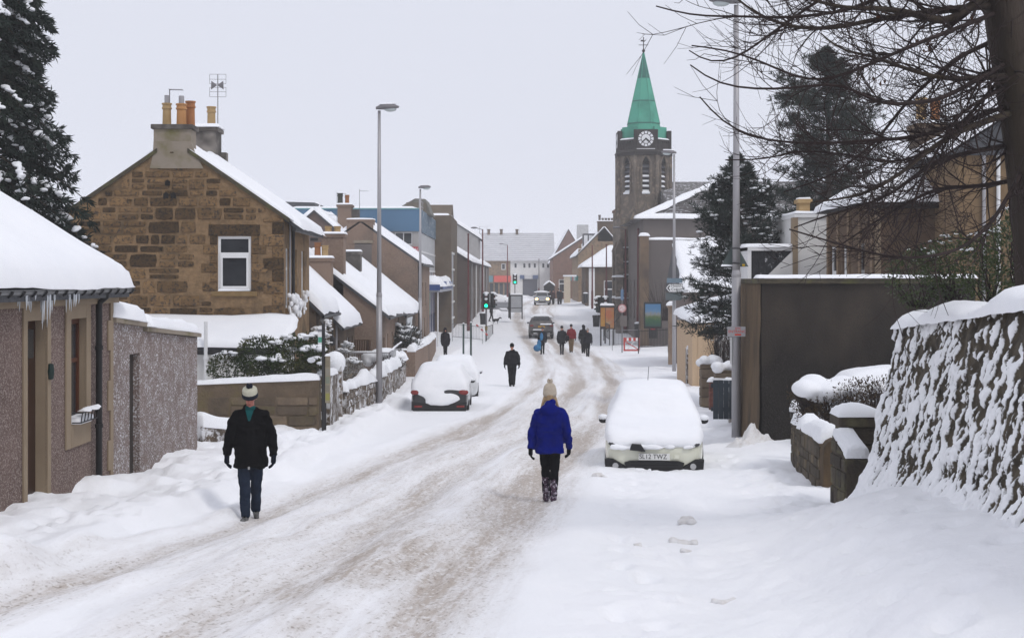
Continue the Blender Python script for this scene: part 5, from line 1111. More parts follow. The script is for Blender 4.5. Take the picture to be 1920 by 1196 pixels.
def hall():
    Y0 = 98.0; x0 = PX(1207, Y0); zb = .6
    root = thing('hall', 'plain grey hall with slated hipped roof and lower annex, in front of the church', 'building', (x0, Y0, zb))
    ze = PZ(411, Y0) - zb; W = 16.0; D = 13.0
    m = MB(); m.panel((0, 0, -.6), X_, Z_, W, ze + .6, [], .1); m.panel((0, D, -.6), -Y_, Z_, D, ze + .6, [(2, 2.2, 3, 5), (5, 2.2, 6, 5), (8, 2.2, 9, 5)], .2); m.box(.3, W, .2, D, -.6, ze - .02); m.build('wall', GREYW, root)
    for a in (2, 5, 8): window(root, (0, D, 0), -Y_, Z_, (a, 1.6, a + 1, 4.4), .15, .1)
    zr = ze + 3.0; o = .4
    m = MB(); m.add([(-o - .3, -o, ze), (W, -o, ze), (W, D + o, ze), (-o - .3, D + o, ze), (6.2, D / 2, zr), (W, D / 2, zr)], [(0, 1, 5, 4), (3, 0, 4), (2, 3, 4, 5), (0, 3, 2, 1), (1, 2, 5)]); m.build('roof', SLATES, root)
    for k in range(20):
        f = (k + 1) / 21; a = Vector((-o - .3, -o, ze)).lerp(Vector((6.2, D / 2, zr)), f); b = Vector((W, -o, ze)).lerp(Vector((W, D / 2, zr)), f)
        MB().box(a.x + .05, b.x, a.y - .02, a.y + .1, a.z + .0, a.z + .05).build('slate_course', SLATES, root)
    MB().tube([(-o - .2, -o + .05, ze + .12), (6.2, D / 2, zr + .12)], .11, 8).build('hip_ridge', SNOWF, root)
    snow_slab((-o - .35, -o - .05, ze + .02), (-o + 12, -o - .05, ze + .02), (-o + 12, -o + .45, ze + .26), (-o + .3, -o + .45, ze + .26), .14, .2, 331, parent=root)
    m = MB(); snow_slab((-o - .3, -o, ze + .05), (-o + .8, -o + .05, ze + .2), (6.4, D / 2, zr + .05), (6.0, D / 2 + .2, zr + .05), .16, .25, 332, wob=.25, rough=.5, parent=root)
    # annex with snow-topped parapet and brown end pier
    Ya = 95.5; za = PZ(450, Ya) - zb; xa = PX(1208, Ya) - x0
    MB().box(xa, xa + 14, Ya - Y0, -.02, -.6, za).build('annex_wall', pm('grey_render_dark', (.13, .112, .105), (.108, .094, .088), rough=.9, scale=.7), root)
    snow_slab((xa, Ya - Y0 - .05, za), (xa + 14, Ya - Y0 - .05, za), (xa + 14, 0, za), (xa, 0, za), .16, .3, 333, parent=root)
    MB().box(PX(1199, Ya) - x0, PX(1216, Ya) - x0, Ya - Y0 - .3, Ya - Y0 + .6, -.6, PZ(443, Ya) - zb).build('end_pier', STONED, root, bevel=.03)
    z = PZ(443, Ya) - zb; snow_slab((PX(1198, Ya) - x0, Ya - Y0 - .32, z), (PX(1217, Ya) - x0, Ya - Y0 - .32, z), (PX(1217, Ya) - x0, Ya - Y0 + .6, z), (PX(1198, Ya) - x0, Ya - Y0 + .6, z), .2, .1, 335, parent=root)
    # single-storey harled shop range below it, snow roof
    Yb = 72.0; xb = PX(1287, Yb); b = thing('harled_range', 'grey harled single-storey range with a green and white notice, behind the pine', 'building', (xb, Yb, .5))
    zt = PZ(548, Yb) - .5; m = MB(); m.box(0, 9, 0, 8, -.4, zt); m.build('wall', pm('mauve_harl', (.17, .135, .122), (.14, .11, .10), scale=1, bump=.5, bscale=30, rough=.95), b)
    m = MB(); m.prism([(-.3, zt), (8.3, zt), (4.0, zt + 2.5)], -.2, 9.2, 'x'); m.build('roof', SLATE, b)
    snow_slab((-.25, -.35, zt), (9.2, -.35, zt), (9.2, 4.0, zt + 2.55), (-.25, 4.0, zt + 2.55), .2, .3, 337, parent=b, name='roof_snow')
    for k, (c, z0, z1) in enumerate((((.75, .75, .72), 588, 575), ((.02, .2, .1), 600, 589))): MB().box(PX(1286, Yb) - xb, PX(1302, Yb) - xb, -.08 - k * .002, -.02, PZ(z0, Yb) - .5, PZ(z1, Yb) - .5).build('notice', pm('notice_%d' % k, c, c, rough=.6), b)
    text_mesh('TO LET', .13, BLACKP, b, Matrix.Translation((PX(1294, Yb) - xb, -.085, PZ(581, Yb) - .5)) @ FRONT)
hall()

def church():
    Y0 = 125.0; s = Y0 / F; cx = PX(1211, Y0); zb = .9
    root = thing('church', 'dark stone church with octagonal clock tower and tall green copper spire', 'church', (cx, Y0, zb))
    z = lambda y: PZ(y, Y0) - zb
    CH = pm('church_stone', (.175, .145, .118), (.125, .103, .085), scale=1.3, rough=.95, bump=1.0, bscale=8, stain=(.07, .06, .052), stscale=.5, speck=(.24, .195, .15), kscale=2.6)
    CHD = pm('sooty_church_stone', (.05, .043, .04), (.032, .028, .026), scale=2, rough=.95, bump=.8, bscale=10)
    GRN = pm('copper_green', (.080, .37, .262), (.06, .30, .21), scale=.5, rough=.7, stain=(.03, .17, .125), stscale=.25)
    rf = 97 * s / 2                                            # flat-to-flat radius
    def octo(r, z0, z1, r1=None):
        m = MB(); r1 = r if r1 is None else r1; k = 1 / math.cos(math.pi / 8); vs = []
        for rr, zz in ((r, z0), (r1, z1)):
            for i in range(8): a = math.pi / 8 + i * math.pi / 4; vs.append((rr * k * math.cos(a), rf + rr * k * math.sin(a), zz))
        m.add(vs, [(i, (i + 1) % 8, (i + 1) % 8 + 8, i + 8) for i in range(8)] + [tuple(range(7, -1, -1)), tuple(range(8, 16))]); return m
    shaft = octo(rf - .35, -.5, z(285)); shaft.build('tower_core', CHD, root)
    face = 2 * rf * math.tan(math.pi / 8)
    # eight faces with a lancet opening each
    for i in range(8):
        a = -math.pi / 2 + i * math.pi / 4; u = Vector((-math.sin(a), math.cos(a), 0)); n = Vector((math.cos(a), math.sin(a), 0))
        o = Vector((0, rf, 0)) + n * rf - u * face / 2
        lw, z0, z1 = 12.5 * s, z(361), z(305); c = face / 2
        m = MB(); m.panel(o + Z_ * -.5, u, Z_, face, z(285) + .5, [(c - lw / 2, z0 + .5, c + lw / 2, z1 + .5)], .34)
        # pointed head: dark arch over the opening
        f = m.build('tower_wall', CH, root)
        T = Matrix(((u.x, 0, n.x, 0), (u.y, 0, n.y, 0), (0, 1, 0, 0), (0, 0, 0, 1))); T.translation = o
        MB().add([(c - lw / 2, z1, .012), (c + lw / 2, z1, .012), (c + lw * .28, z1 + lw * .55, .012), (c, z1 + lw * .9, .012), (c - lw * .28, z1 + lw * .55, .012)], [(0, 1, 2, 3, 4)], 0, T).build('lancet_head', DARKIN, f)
        hm = MB(); pts = [(c - lw * .75, z0, 0), (c - lw * .75, z1, 0), (c - lw * .42, z1 + lw * .7, 0), (c, z1 + lw * 1.3, 0), (c + lw * .42, z1 + lw * .7, 0), (c + lw * .75, z1, 0), (c + lw * .75, z0, 0)]
        hm.tube([T @ Vector((p[0], p[1], .03)) for p in pts], .09, 6); hm.build('hood_mould', CH, f)
        for k in range(6):
            zz = z0 + (z1 - z0) * (k + .15) / 6
            lv = MB().add([(c - lw / 2, zz, -.05), (c + lw / 2, zz, -.05), (c + lw / 2, zz + .28, -.3), (c - lw / 2, zz + .28, -.3), (c - lw / 2, zz - .07, -.05), (c + lw / 2, zz - .07, -.05)], [(0, 1, 2, 3), (4, 5, 1, 0)], 0, T).build('louvre', pm('grey_louvre', (.10, .10, .11), (.07, .07, .078), rough=.8), f)
            if k < 4: MB().add([(c - lw / 2, zz + .01, -.045), (c + lw / 2, zz + .01, -.045), (c + lw / 2, zz + .02 + .17, -.19), (c - lw / 2, zz + .02 + .17, -.19), (c - lw / 2, zz + .07, -.05), (c + lw / 2, zz + .07, -.05)], [(0, 1, 5, 4), (4, 5, 2, 3)], 0, T).build('louvre_snow', SNOWF, f)
        MB().add([(c - lw * .6, z0, .1), (c + lw * .6, z0, .1), (c + lw * .6, z0 + .14, -.1), (c - lw * .6, z0 + .14, -.1), (c - lw * .6, z0 - .12, .1), (c + lw * .6, z0 - .12, .1)], [(0, 1, 2, 3), (4, 5, 1, 0)], 0, T).build('sill_snow', SNOWF, f)
        # slim corner shafts
        MB().tube([o + n * .02 + Z_ * -.5, o + n * .02 + Z_ * z(285)], .17, 6).build('corner_shaft', CH, root)
    octo(rf + .2, z(291), z(285)).build('cornice', CHD, root); octo(rf + .28, z(285), z(280), rf + .1).build('cornice', CHD, root); octo(rf - .05, z(280), z(266)).build('parapet_base', CHD, root)
    # balustrade on the diagonal faces, clock block on the cardinal faces
    for i in range(8):
        a = -math.pi / 2 + i * math.pi / 4; u = Vector((-math.sin(a), math.cos(a), 0)); n = Vector((math.cos(a), math.sin(a), 0))
        T = Matrix(((u.x, 0, n.x, 0), (u.y, 0, n.y, 0), (0, 1, 0, 0), (0, 0, 0, 1))); T.translation = Vector((0, rf, 0)) + n * rf
        h0, h1, h2 = z(280), z(262), z(237)
        for sg in (-1, 1): MB().box(sg * face / 2 - .10, sg * face / 2 + .10, h0, z(243), -.25, .08, T=T).build('parapet_pier', CHD, root)
        if i % 2 == 0:
            b = MB().box(-face * .43, face * .43, h0, z(243), -.6, .06, T=T).build('clock_block', CHD, root)
            MB().add([(-face * .43, h0 + .02, .1), (face * .43, h0 + .02, .1), (face * .43, h0 + .14, -.02), (-face * .43, h0 + .14, -.02)], [(0, 1, 2, 3)], 0, T).build('ledge_snow', SNOWF, b)
            cz = z(260.5); rr = 14.6 * s
            Tc = T @ Matrix.Translation((0, cz, .065))
            dial = MB().lathe([(rr * .99, 0), (rr * .99, .03)], 28, T=Tc).build('clock_dial', pm('dial_dark', (.06, .055, .055), rough=.6), b)
            WD = pm('dial_white', (.82, .82, .84), (.78, .78, .8), rough=.5)
            for k in range(12):
                Tk = Tc @ Matrix.Rotation(k * math.pi / 6, 4, 'Z'); MB().prism([(rr * .66, -rr * .13), (rr * .97, -rr * .19), (rr * .97, rr * .19), (rr * .66, rr * .13)], .032, .05, 'z', T=Tk).build('hour_block', WD, dial)
            MB().lathe([(rr * .58, .032), (rr * .58, .045)], 24, T=Tc).build('dial_centre', WD, dial)
            for ang, L, w_ in ((R(222), .62, .10), (R(318), .5, .13)):
                Tk = Tc @ Matrix.Rotation(ang, 4, 'Z'); MB().prism([(-rr * .12, -rr * w_ * .5), (rr * L, -rr * w_), (rr * (L + .16), 0), (rr * L, rr * w_), (-rr * .12, rr * w_ * .5)], .055, .07, 'z', T=Tk).build('clock_hand', BLACKP, dial)
        else:
            MB().box(-face / 2 + .14, face / 2 - .14, h1 - .1, h1 + .06, -.25, .05, T=T).build('balustrade_rail', CHD, root)
            for k in range(5): xx = -face * .32 + face * .16 * k; MB().box(xx - .06, xx + .06, h0, h1 - .1, -.15, -.03, T=T).build('baluster', CHD, root)
            MB().add([(-face * .42, h1 + .065, .05), (face * .42, h1 + .065, .05), (face * .42, h1 + .2, -.1), (-face * .42, h1 + .2, -.1)], [(0, 1, 2, 3)], 0, T).build('ledge_snow', SNOWF, root)
            MB().box(-face * .44, face * .44, h1 + .06, z(236), -.5, -.3, T=T).build('copper_apron', GRN, root)
    octo(rf - .5, z(266), z(240)).build('spire_drum', GRN, root)
    sp = octo(32 * s, z(241), z(228), 29.5 * s); sp.build('spire_foot', GRN, root)
    zs = [228, 185, 140, 92]
    for k in range(3):
        ra = lambda y: 29.5 * s * (y - 90) / (228 - 90) + .02
        octo(ra(zs[k]), z(zs[k]), z(zs[k + 1]), ra(zs[k + 1])).build('spire', GRN if k < 2 else pm('copper_dark', (.05, .17, .14), (.04, .22, .16), scale=.4, rough=.7), root)
        octo(ra(zs[k]) + .03, z(zs[k]) - .04, z(zs[k]) + .05, ra(zs[k]) + .02).build('copper_seam', pm('copper_dark', (.05, .17, .14)), root)
    k8 = 1 / math.cos(math.pi / 8)
    for i in range(8):
        a = math.pi / 8 + i * math.pi / 4; MB().tube([(30 * s * k8 * math.cos(a), rf + 30 * s * k8 * math.sin(a), z(228)), (.05 * math.cos(a), rf + .05 * math.sin(a), z(92))], .03, 5).build('spire_rib', GRN, root)
    m = MB(); m.lathe([(.05, z(92)), (.16, z(88)), (.05, z(85)), (.03, z(80))], 10, (0, rf, 0)); m.tube([(0, rf, z(86)), (0, rf, z(62))], .04, 6)
    m.tube([(-.42, rf, z(77)), (.42, rf, z(77))], .03, 5); m.tube([(0, rf - .42, z(77)), (0, rf + .42, z(77))], .03, 5); m.prism([(-.28, z(70)), (.1, z(71)), (.32, z(65)), (.12, z(68.5)), (-.2, z(67))], rf - .02, rf + .02); m.build('weathervane', CHD, root)
    # nave: street gable with buttresses and snow-lined string courses, long roof
    xn = PX(1163, 112) - cx; yn = 112 - Y0; zn = PZ(408, 112) - zb
    m = MB(); m.box(xn, 9, yn, -5.5, -.6, zn); m.box(xn + 2.2, 9, -5.5, 22, -.6, zn); m.build('nave_wall', CH, root)
    for k, (dx, dy, zt_) in enumerate(((-.35, -.5, 470), (.8, -.6, 412), (1.7, -.6, 404), (-.3, 4, 470))):
        b = MB(); zz = PZ(zt_, 112) - zb; b.box(xn + dx, xn + dx + .55, yn + dy, yn + dy + .9, -.6, zz); b.prism([(xn + dx - .06, zz), (xn + dx + .61, zz), (xn + dx + .275, zz + .9)], yn + dy, yn + dy + .9); bo = b.build('buttress', CH, root)
        for yy in (520, 560): z_ = PZ(yy, 112) - zb; snow_slab((xn + dx - .1, yn + dy - .12, z_), (xn + dx + .65, yn + dy - .12, z_), (xn + dx + .65, yn + dy + .3, z_), (xn + dx - .1, yn + dy + .3, z_), .16, .1, 340 + k, parent=bo)
    for yy in (465, 492, 516, 560): zz = PZ(yy, 112) - zb; MB().box(xn - .1, xn + 2.4, yn - .12, yn, zz - .12, zz).build('string_course', CHD, root); snow_slab((xn - .1, yn - .13, zz), (xn + 2.4, yn - .13, zz), (xn + 2.4, yn, zz), (xn - .1, yn, zz), .1, .12, yy, parent=root)
    for k in range(2):
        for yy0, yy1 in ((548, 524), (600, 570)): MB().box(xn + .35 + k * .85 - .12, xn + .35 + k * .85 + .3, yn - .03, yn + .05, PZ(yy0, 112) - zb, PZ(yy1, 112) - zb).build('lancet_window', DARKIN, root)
    m = MB(); m.prism([(yn, zn), (22, zn), (5, zn + 4)], xn + 4.5, 9, 'x'); m.build('nave_roof', SLATES, root)
    st = MB(); st.tube([(xn - 1.2, yn - 3, .2), (xn - .2, yn - .8, 1.2)], .04, 6); st.tube([(xn - 1.2, yn - 3, 1.1), (xn - .2, yn - .8, 2.1)], .04, 6); st.build('handrail', BLACKM, root)
    # pinnacled stair turret just behind, with steep snowed roof
    xt = PX(1150, 134) - cx; zt = PZ(400, 134) - zb
    MB().box(xt, xt + .75, 8.6, 9.5, -.6, zt).build('turret', CH, root, bevel=.03); MB().lathe([(.5, 0), (.5, .2), (.2, .4), (.17, .9), (.05, .95)], 8, (xt + .37, 9.0, zt)).build('finial', pm('finial_stone', (.17, .11, .08), rough=.9), root)
    m = MB(); m.add([(xt + .6, 8.3, PZ(500, 133) - zb), (xt + 1.5, 8.3, PZ(500, 133) - zb), (xt + 1.5, 9.3, PZ(425, 133) - zb), (xt + .8, 9.3, PZ(425, 133) - zb)], [(0, 1, 2, 3)]); m.build('turret_roof', SNOW, root)
church()

def far_row():
    def front_house(name, label, Y0, xa, xb, ybase, ye, yr, xrp, mat, D, holes, seed, snow=.2, zoff=0.0, side_holes=()):
        X0 = PX(xa, Y0); zb = g(X0, Y0) - .3 + zoff; root = thing(name, label, 'house', (X0, Y0, zb))
        W = PX(xb, Y0) - X0; xr = PX(xrp, Y0) - X0; ze = PZ(ye, Y0) - zb; zr = PZ(yr, Y0) - zb
        m = MB(); gable_wall(m, 0, xr, W, 0, D, -.5, ze, zr, [(a, b + .5, c, d + .5) for a, b, c, d in holes], [(a, b + .5, c, d + .5) for a, b, c, d in side_holes], side='l', depth=.2); m.build('wall', mat, root)
        for q in holes: window(root, (0, 0, 0), X_, Z_, q, .15, .1)
        for q in side_holes: window(root, (0, D, 0), -Y_, Z_, q, .15, .1)
        gable_roof(root, 0, xr, W, 0, D, ze, zr, snow=snow, over=.3, seed=seed, t=.15)
        return root, X0, zb, ze, zr
    # single-storey hipped shop
    Yb = 158.0; X0 = PX(1098, Yb); zb = g(X0, Yb) - .3; r_ = thing('shop', 'low sandstone shop with snowy hipped roof and white pilaster beyond the church', 'building', (X0, Yb, zb))
    ze = PZ(501, Yb) - zb; W = PX(1150, Yb) - X0 + 3; D = 9.0
    m = MB(); m.panel((0, 0, -.5), X_, Z_, W, ze + .5, [(2.0, .8, 3.2, 3.6)], .2); m.panel((0, D, -.5), -Y_, Z_, D, ze + .5, [(1, .8, 3, 3.4), (5, .8, 7, 3.4)], .2); m.box(.3, W, .3, D, -.5, ze - .02); m.build('wall', STONED, r_)
    for q in ((1, .3, 3, 2.9), (5, .3, 7, 2.9)): window(r_, (0, D, 0), -Y_, Z_, q, .15, .1, mull='v')
    window(r_, (0, 0, 0), X_, Z_, (2.0, .3, 3.2, 3.1), .15, .1)
    MB().box(.35, 1.0, -.1, -.001, -.3, ze - .1).build('pilaster', WPAINT, r_)
    m = MB(); m.add([(-.4, -.4, ze), (W, -.4, ze), (W, D + .4, ze), (-.4, D + .4, ze), (3, D / 2, ze + 2.4), (W, D / 2, ze + 2.4)], [(0, 1, 5, 4), (3, 0, 4), (2, 3, 4, 5), (0, 3, 2, 1)]); m.build('roof', SLATE, r_)
    snow_slab((-.45, -.45, ze), (W, -.45, ze), (W, D / 2, ze + 2.4), (3, D / 2, ze + 2.4), .2, .4, 351, parent=r_, name='roof_snow'); snow_slab((-.45, D + .4, ze), (-.45, -.45, ze), (3, D / 2 - .1, ze + 2.4), (3, D / 2 + .1, ze + 2.4), .2, .4, 352, parent=r_, name='roof_snow')
    # two-storey sandstone gable with a wide chimney head
    h, X0, zb, ze, zr = front_house('sandstone_house', 'two-storey sandstone house with a long row of chimney pots on its gable', 176, 1085, 1175, 0, 477, 428, 1133, pm('pale_sandstone', (.30, .21, .135), (.23, .16, .10), scale=1.1, rough=.95, bump=.8, bscale=10, speck=(.16, .12, .085), kscale=3), 19, [], 355, side_holes=[(k * 3.6 + 1, z, k * 3.6 + 2.1, z + 1.9) for k in range(5) for z in (.8, 4.4)])
    c0 = PX(1121, 176) - X0
    chimney(h, c0, PX(1152, 176) - X0, .0, 1.2, zr - 1.6, PZ(417, 176) - zb, STONED, [(c0 + .25 + k * .38, .6, .42 if k else .8, .15, GREYW, False) for k in range(5)], seed=357, snow=.12)
    d = MB(); d.box(PX(1094, 178) - X0, PX(1120, 178) - X0, 2, 5.0, ze + .6, ze + 2.6); d.build('dormer', SLATE, h)
    for k in range(2): MB().box(PX(1095, 178) - X0 + k * .6, PX(1095, 178) - X0 + .45 + k * .6, 1.9, 2.0, ze + .3, ze + 2.4).build('dormer_window', WPAINT, h)
    for k in range(12): MB().box(.0 - .05, .35 if k % 2 else .55, -.05, .1, k * .62, k * .62 + .55).build('quoin_stone', pm('pale_sandstone', (.3, .2, .1)), h)
    for k in range(4): MB().box(-.25, -.0, 1 + k * 4.5, 4.6 + k * 4.5, 2.9, 3.5).build('shop_fascia', pm('fascia_%d' % (k % 3), ((.05, .28, .25), (.5, .5, .5), (.35, .06, .07))[k % 3], rough=.6), h)
    xq = PX(1057, 176) - X0; MB().box(xq, xq + .75, -1.5, -.5, -.4, 3.4).build('porch_screen', pm('cream_panel', (.55, .47, .36), (.5, .42, .32), rough=.7), h)
    MB().box(xq - .1, xq + 1.5, -1.6, -.4, 3.4, 3.6).build('porch_roof', SNOWF, h)
    h2, X0, zb, ze, zr = front_house('brick_house', 'brown brick house with a snowy roof between the sandstone house and the far row', 201, 1037, 1110, 0, 484, 444, 1098, pm('red_brown_brick', (.22, .13, .095), (.17, .10, .075), rough=.95, scale=2), 16, [(.8, 1.2, 2.0, 3.0)], 361)
    h3, X0, zb, ze, zr = front_house('brick_house', 'far brown gable standing at the end of the pale snowy-roofed row', 226, 1034, 1100, 0, 489, 431, 1066, pm('mauve_brick', (.20, .125, .105), (.165, .10, .085), rough=.95), 12, [], 363)
    MB().box(PX(1083, 226) - X0, PX(1104, 226) - X0, 1, 3, ze, PZ(421, 226) - zb).build('roof_tank', pm('pale_grey_tank', (.5, .5, .5), rough=.7), h3)
    # end row
    Y0 = 236.0; xl = PX(860, Y0); zb = g(3, Y0) - .4; row = thing('terrace_row', 'long pale terrace across the street end with a dusted roof and shop signs', 'building', (xl, Y0, zb))
    W = PX(1040, Y0) - xl; ze = PZ(488, Y0) - zb; zr = PZ(437, Y0 + 5) - zb; s = Y0 / F
    wx = PX(957, Y0) - xl
    hs = [(PX(a, Y0) - xl, PZ(503, Y0) - zb + .5, PX(a + 5.5, Y0) - xl, PZ(493, Y0) - zb + .5) for a in (964, 980.5, 990, 1000, 1016, 1025)]
    m = MB(); m.panel((wx, 0, -.5), X_, Z_, W - wx, ze + .5, [(a - wx, b, c - wx, d) for a, b, c, d in hs] + [(PX(980, Y0) - xl - wx, .5, PX(1008, Y0) - xl - wx, PZ(523, Y0) - zb + .5)], .3); m.box(wx, W, .5, 9, -.5, ze - .05); m.build('wall', WHITEW, row)
    for a, b, c, d in hs: window(row, (0, 0, 0), X_, Z_, (a, b - .5, c, d - .5), .15, .08, mull='n')
    MB().box(PX(980, Y0) - xl, PX(1008, Y0) - xl, .25, .35, 0, PZ(523, Y0) - zb).build('pend_doors', pm('grey_blue_shutter', (.12, .125, .15), (.1, .105, .13), rough=.7), row)
    m = MB(); hs2 = [(PX(a, Y0) - xl, PZ(506, Y0) - zb + .5, PX(a + 8, Y0) - xl, PZ(494, Y0) - zb + .5) for a in (905, 940)]
    m.panel((0, 0, -.5), X_, Z_, wx, ze + .5, hs2, .2); m.box(0, wx, .5, 9, -.5, ze - .05); m.build('wall', pm('pale_sandstone', (.3, .2, .1)), row)
    for a, b, c, d in hs2: window(row, (0, 0, 0), X_, Z_, (a, b - .5, c, d - .5), .15, .12, mull='n')
    for (a, b, y0, y1, c) in ((926, 958, 529, 517, (.62, .10, .08)), (914, 924, 529, 517, (.12, .24, .28)), (975, 983, 523, 516, (.1, .14, .25)), (984, 998, 523, 516, (.6, .6, .6)), (999, 1009, 523, 516, (.1, .14, .25))):
        MB().box(PX(a, Y0) - xl, PX(b, Y0) - xl, -.25, -.02, PZ(y0, Y0) - zb, PZ(y1, Y0) - zb).build('shop_sign', pm('sign_%d' % a, c, c, rough=.6), row)
    for (a, b) in ((918, 925), (928, 934), (937, 943), (946, 955)): MB().box(PX(a, Y0) - xl, PX(b, Y0) - xl, -.06, -.01, 0, PZ(531, Y0) - zb).build('shop_window', GLASS, row)
    m = MB(); m.prism([(-.5, ze - .1), (5, zr), (10, ze - .1)], -.3, W, 'x'); m.build('roof', pm('dusted_tile', (.60, .60, .62), (.50, .50, .525), scale=1.2, rough=.9, bump=.3, bscale=6), row)
    for k in range(14):
        f = (k + .5) / 14; MB().box(-.3, W, -.5 + 5.5 * f - .03, -.5 + 5.5 * f + .05, ze - .1 + (zr - ze + .1) * f - .02, ze - .1 + (zr - ze + .1) * f + .05).build('tile_course', pm('dusted_tile_edge', (.42, .42, .44), (.5, .5, .52), rough=.9), row)
    for a in (913, 937, 967): chimney(row, PX(a, Y0) - xl, PX(a + 5, Y0) - xl, 4.6, 5.6, zr - .3, zr + .5, STONED, [], snow=.1); 
    for a in (942, 974, 912): aerial(row, PX(a, Y0) - xl, 5, zr, 1.3, .8, 'yagi')
far_row()
# ================================================================ TREES, HEDGES, SHRUBS
def np_obj(name, V, Fc, mat, parent=None, kind=None, mi=None, **kw):
    V = np.asarray(V, np.float32); Fc = np.asarray(Fc, np.int32); k = Fc.shape[1]
    me = bpy.data.meshes.new(name); me.vertices.add(len(V)); me.vertices.foreach_set('co', V.ravel())
    me.loops.add(Fc.size); me.loops.foreach_set('vertex_index', Fc.ravel()); me.polygons.add(len(Fc)); me.polygons.foreach_set('loop_start', np.arange(0, Fc.size, k, dtype=np.int32))
    me.update(calc_edges=True)
    o = bpy.data.objects.new(name, me); COL.objects.link(o); 
    for m in (mat if isinstance(mat, list) else [mat]): me.materials.append(m)
    if parent: o.parent = parent
    return tag(o, kw.get('label'), kw.get('cat'), kw.get('group'), kind)
def unit(v): return v / np.maximum(np.linalg.norm(v, axis=-1, keepdims=True), 1e-9)
def leaf_cloud(C, D, size, rs, width=.45, bend=.25):
    """C centres, D leaf directions -> kinked two-quad leaves"""
    n = len(C); D = unit(D); rnd = rs.normal(size=(n, 3)); Sd = unit(np.cross(D, rnd)); N = np.cross(D, Sd)
    L = (size * rs.uniform(.6, 1.3, n))[:, None]; W = L * width
    p0 = C; p1 = C + D * L * .5 + Sd * W * .5 + N * L * bend * .3; p2 = C + D * L; p3 = C + D * L * .5 - Sd * W * .5 + N * L * bend * .3
    V = np.stack([p0, p1, p2, p3], 1).reshape(-1, 3); Fq = np.arange(4 * n).reshape(-1, 4)
    return V, Fq
BARK = pm('bark', (.05, .037, .028), (.028, .021, .017), scale=6, rough=.95, bump=1.6, bscale=14, stretch=(1, 1, .18), stain=(.06, .046, .028), stscale=1.5)
TWIG = pm('dark_twig', (.035, .022, .02), (.022, .015, .014), rough=.9)
NEEDLE = pm('pine_needle', (.017, .030, .022), (.009, .016, .013), scale=.9, rough=.7, stain=(.035, .05, .03), stscale=.5)
CEDAR = pm('cedar_green', (.016, .030, .022), (.008, .015, .012), scale=1.2, rough=.75, stain=(.03, .045, .028), stscale=.8)
LAUREL = pm('laurel_leaf', (.045, .066, .022), (.022, .036, .014), scale=2.5, rough=.65, spec=.12, stain=(.09, .085, .03), stscale=1.5)
DEADLF = pm('dead_leaf', (.10, .04, .02), (.07, .03, .016), rough=.9)

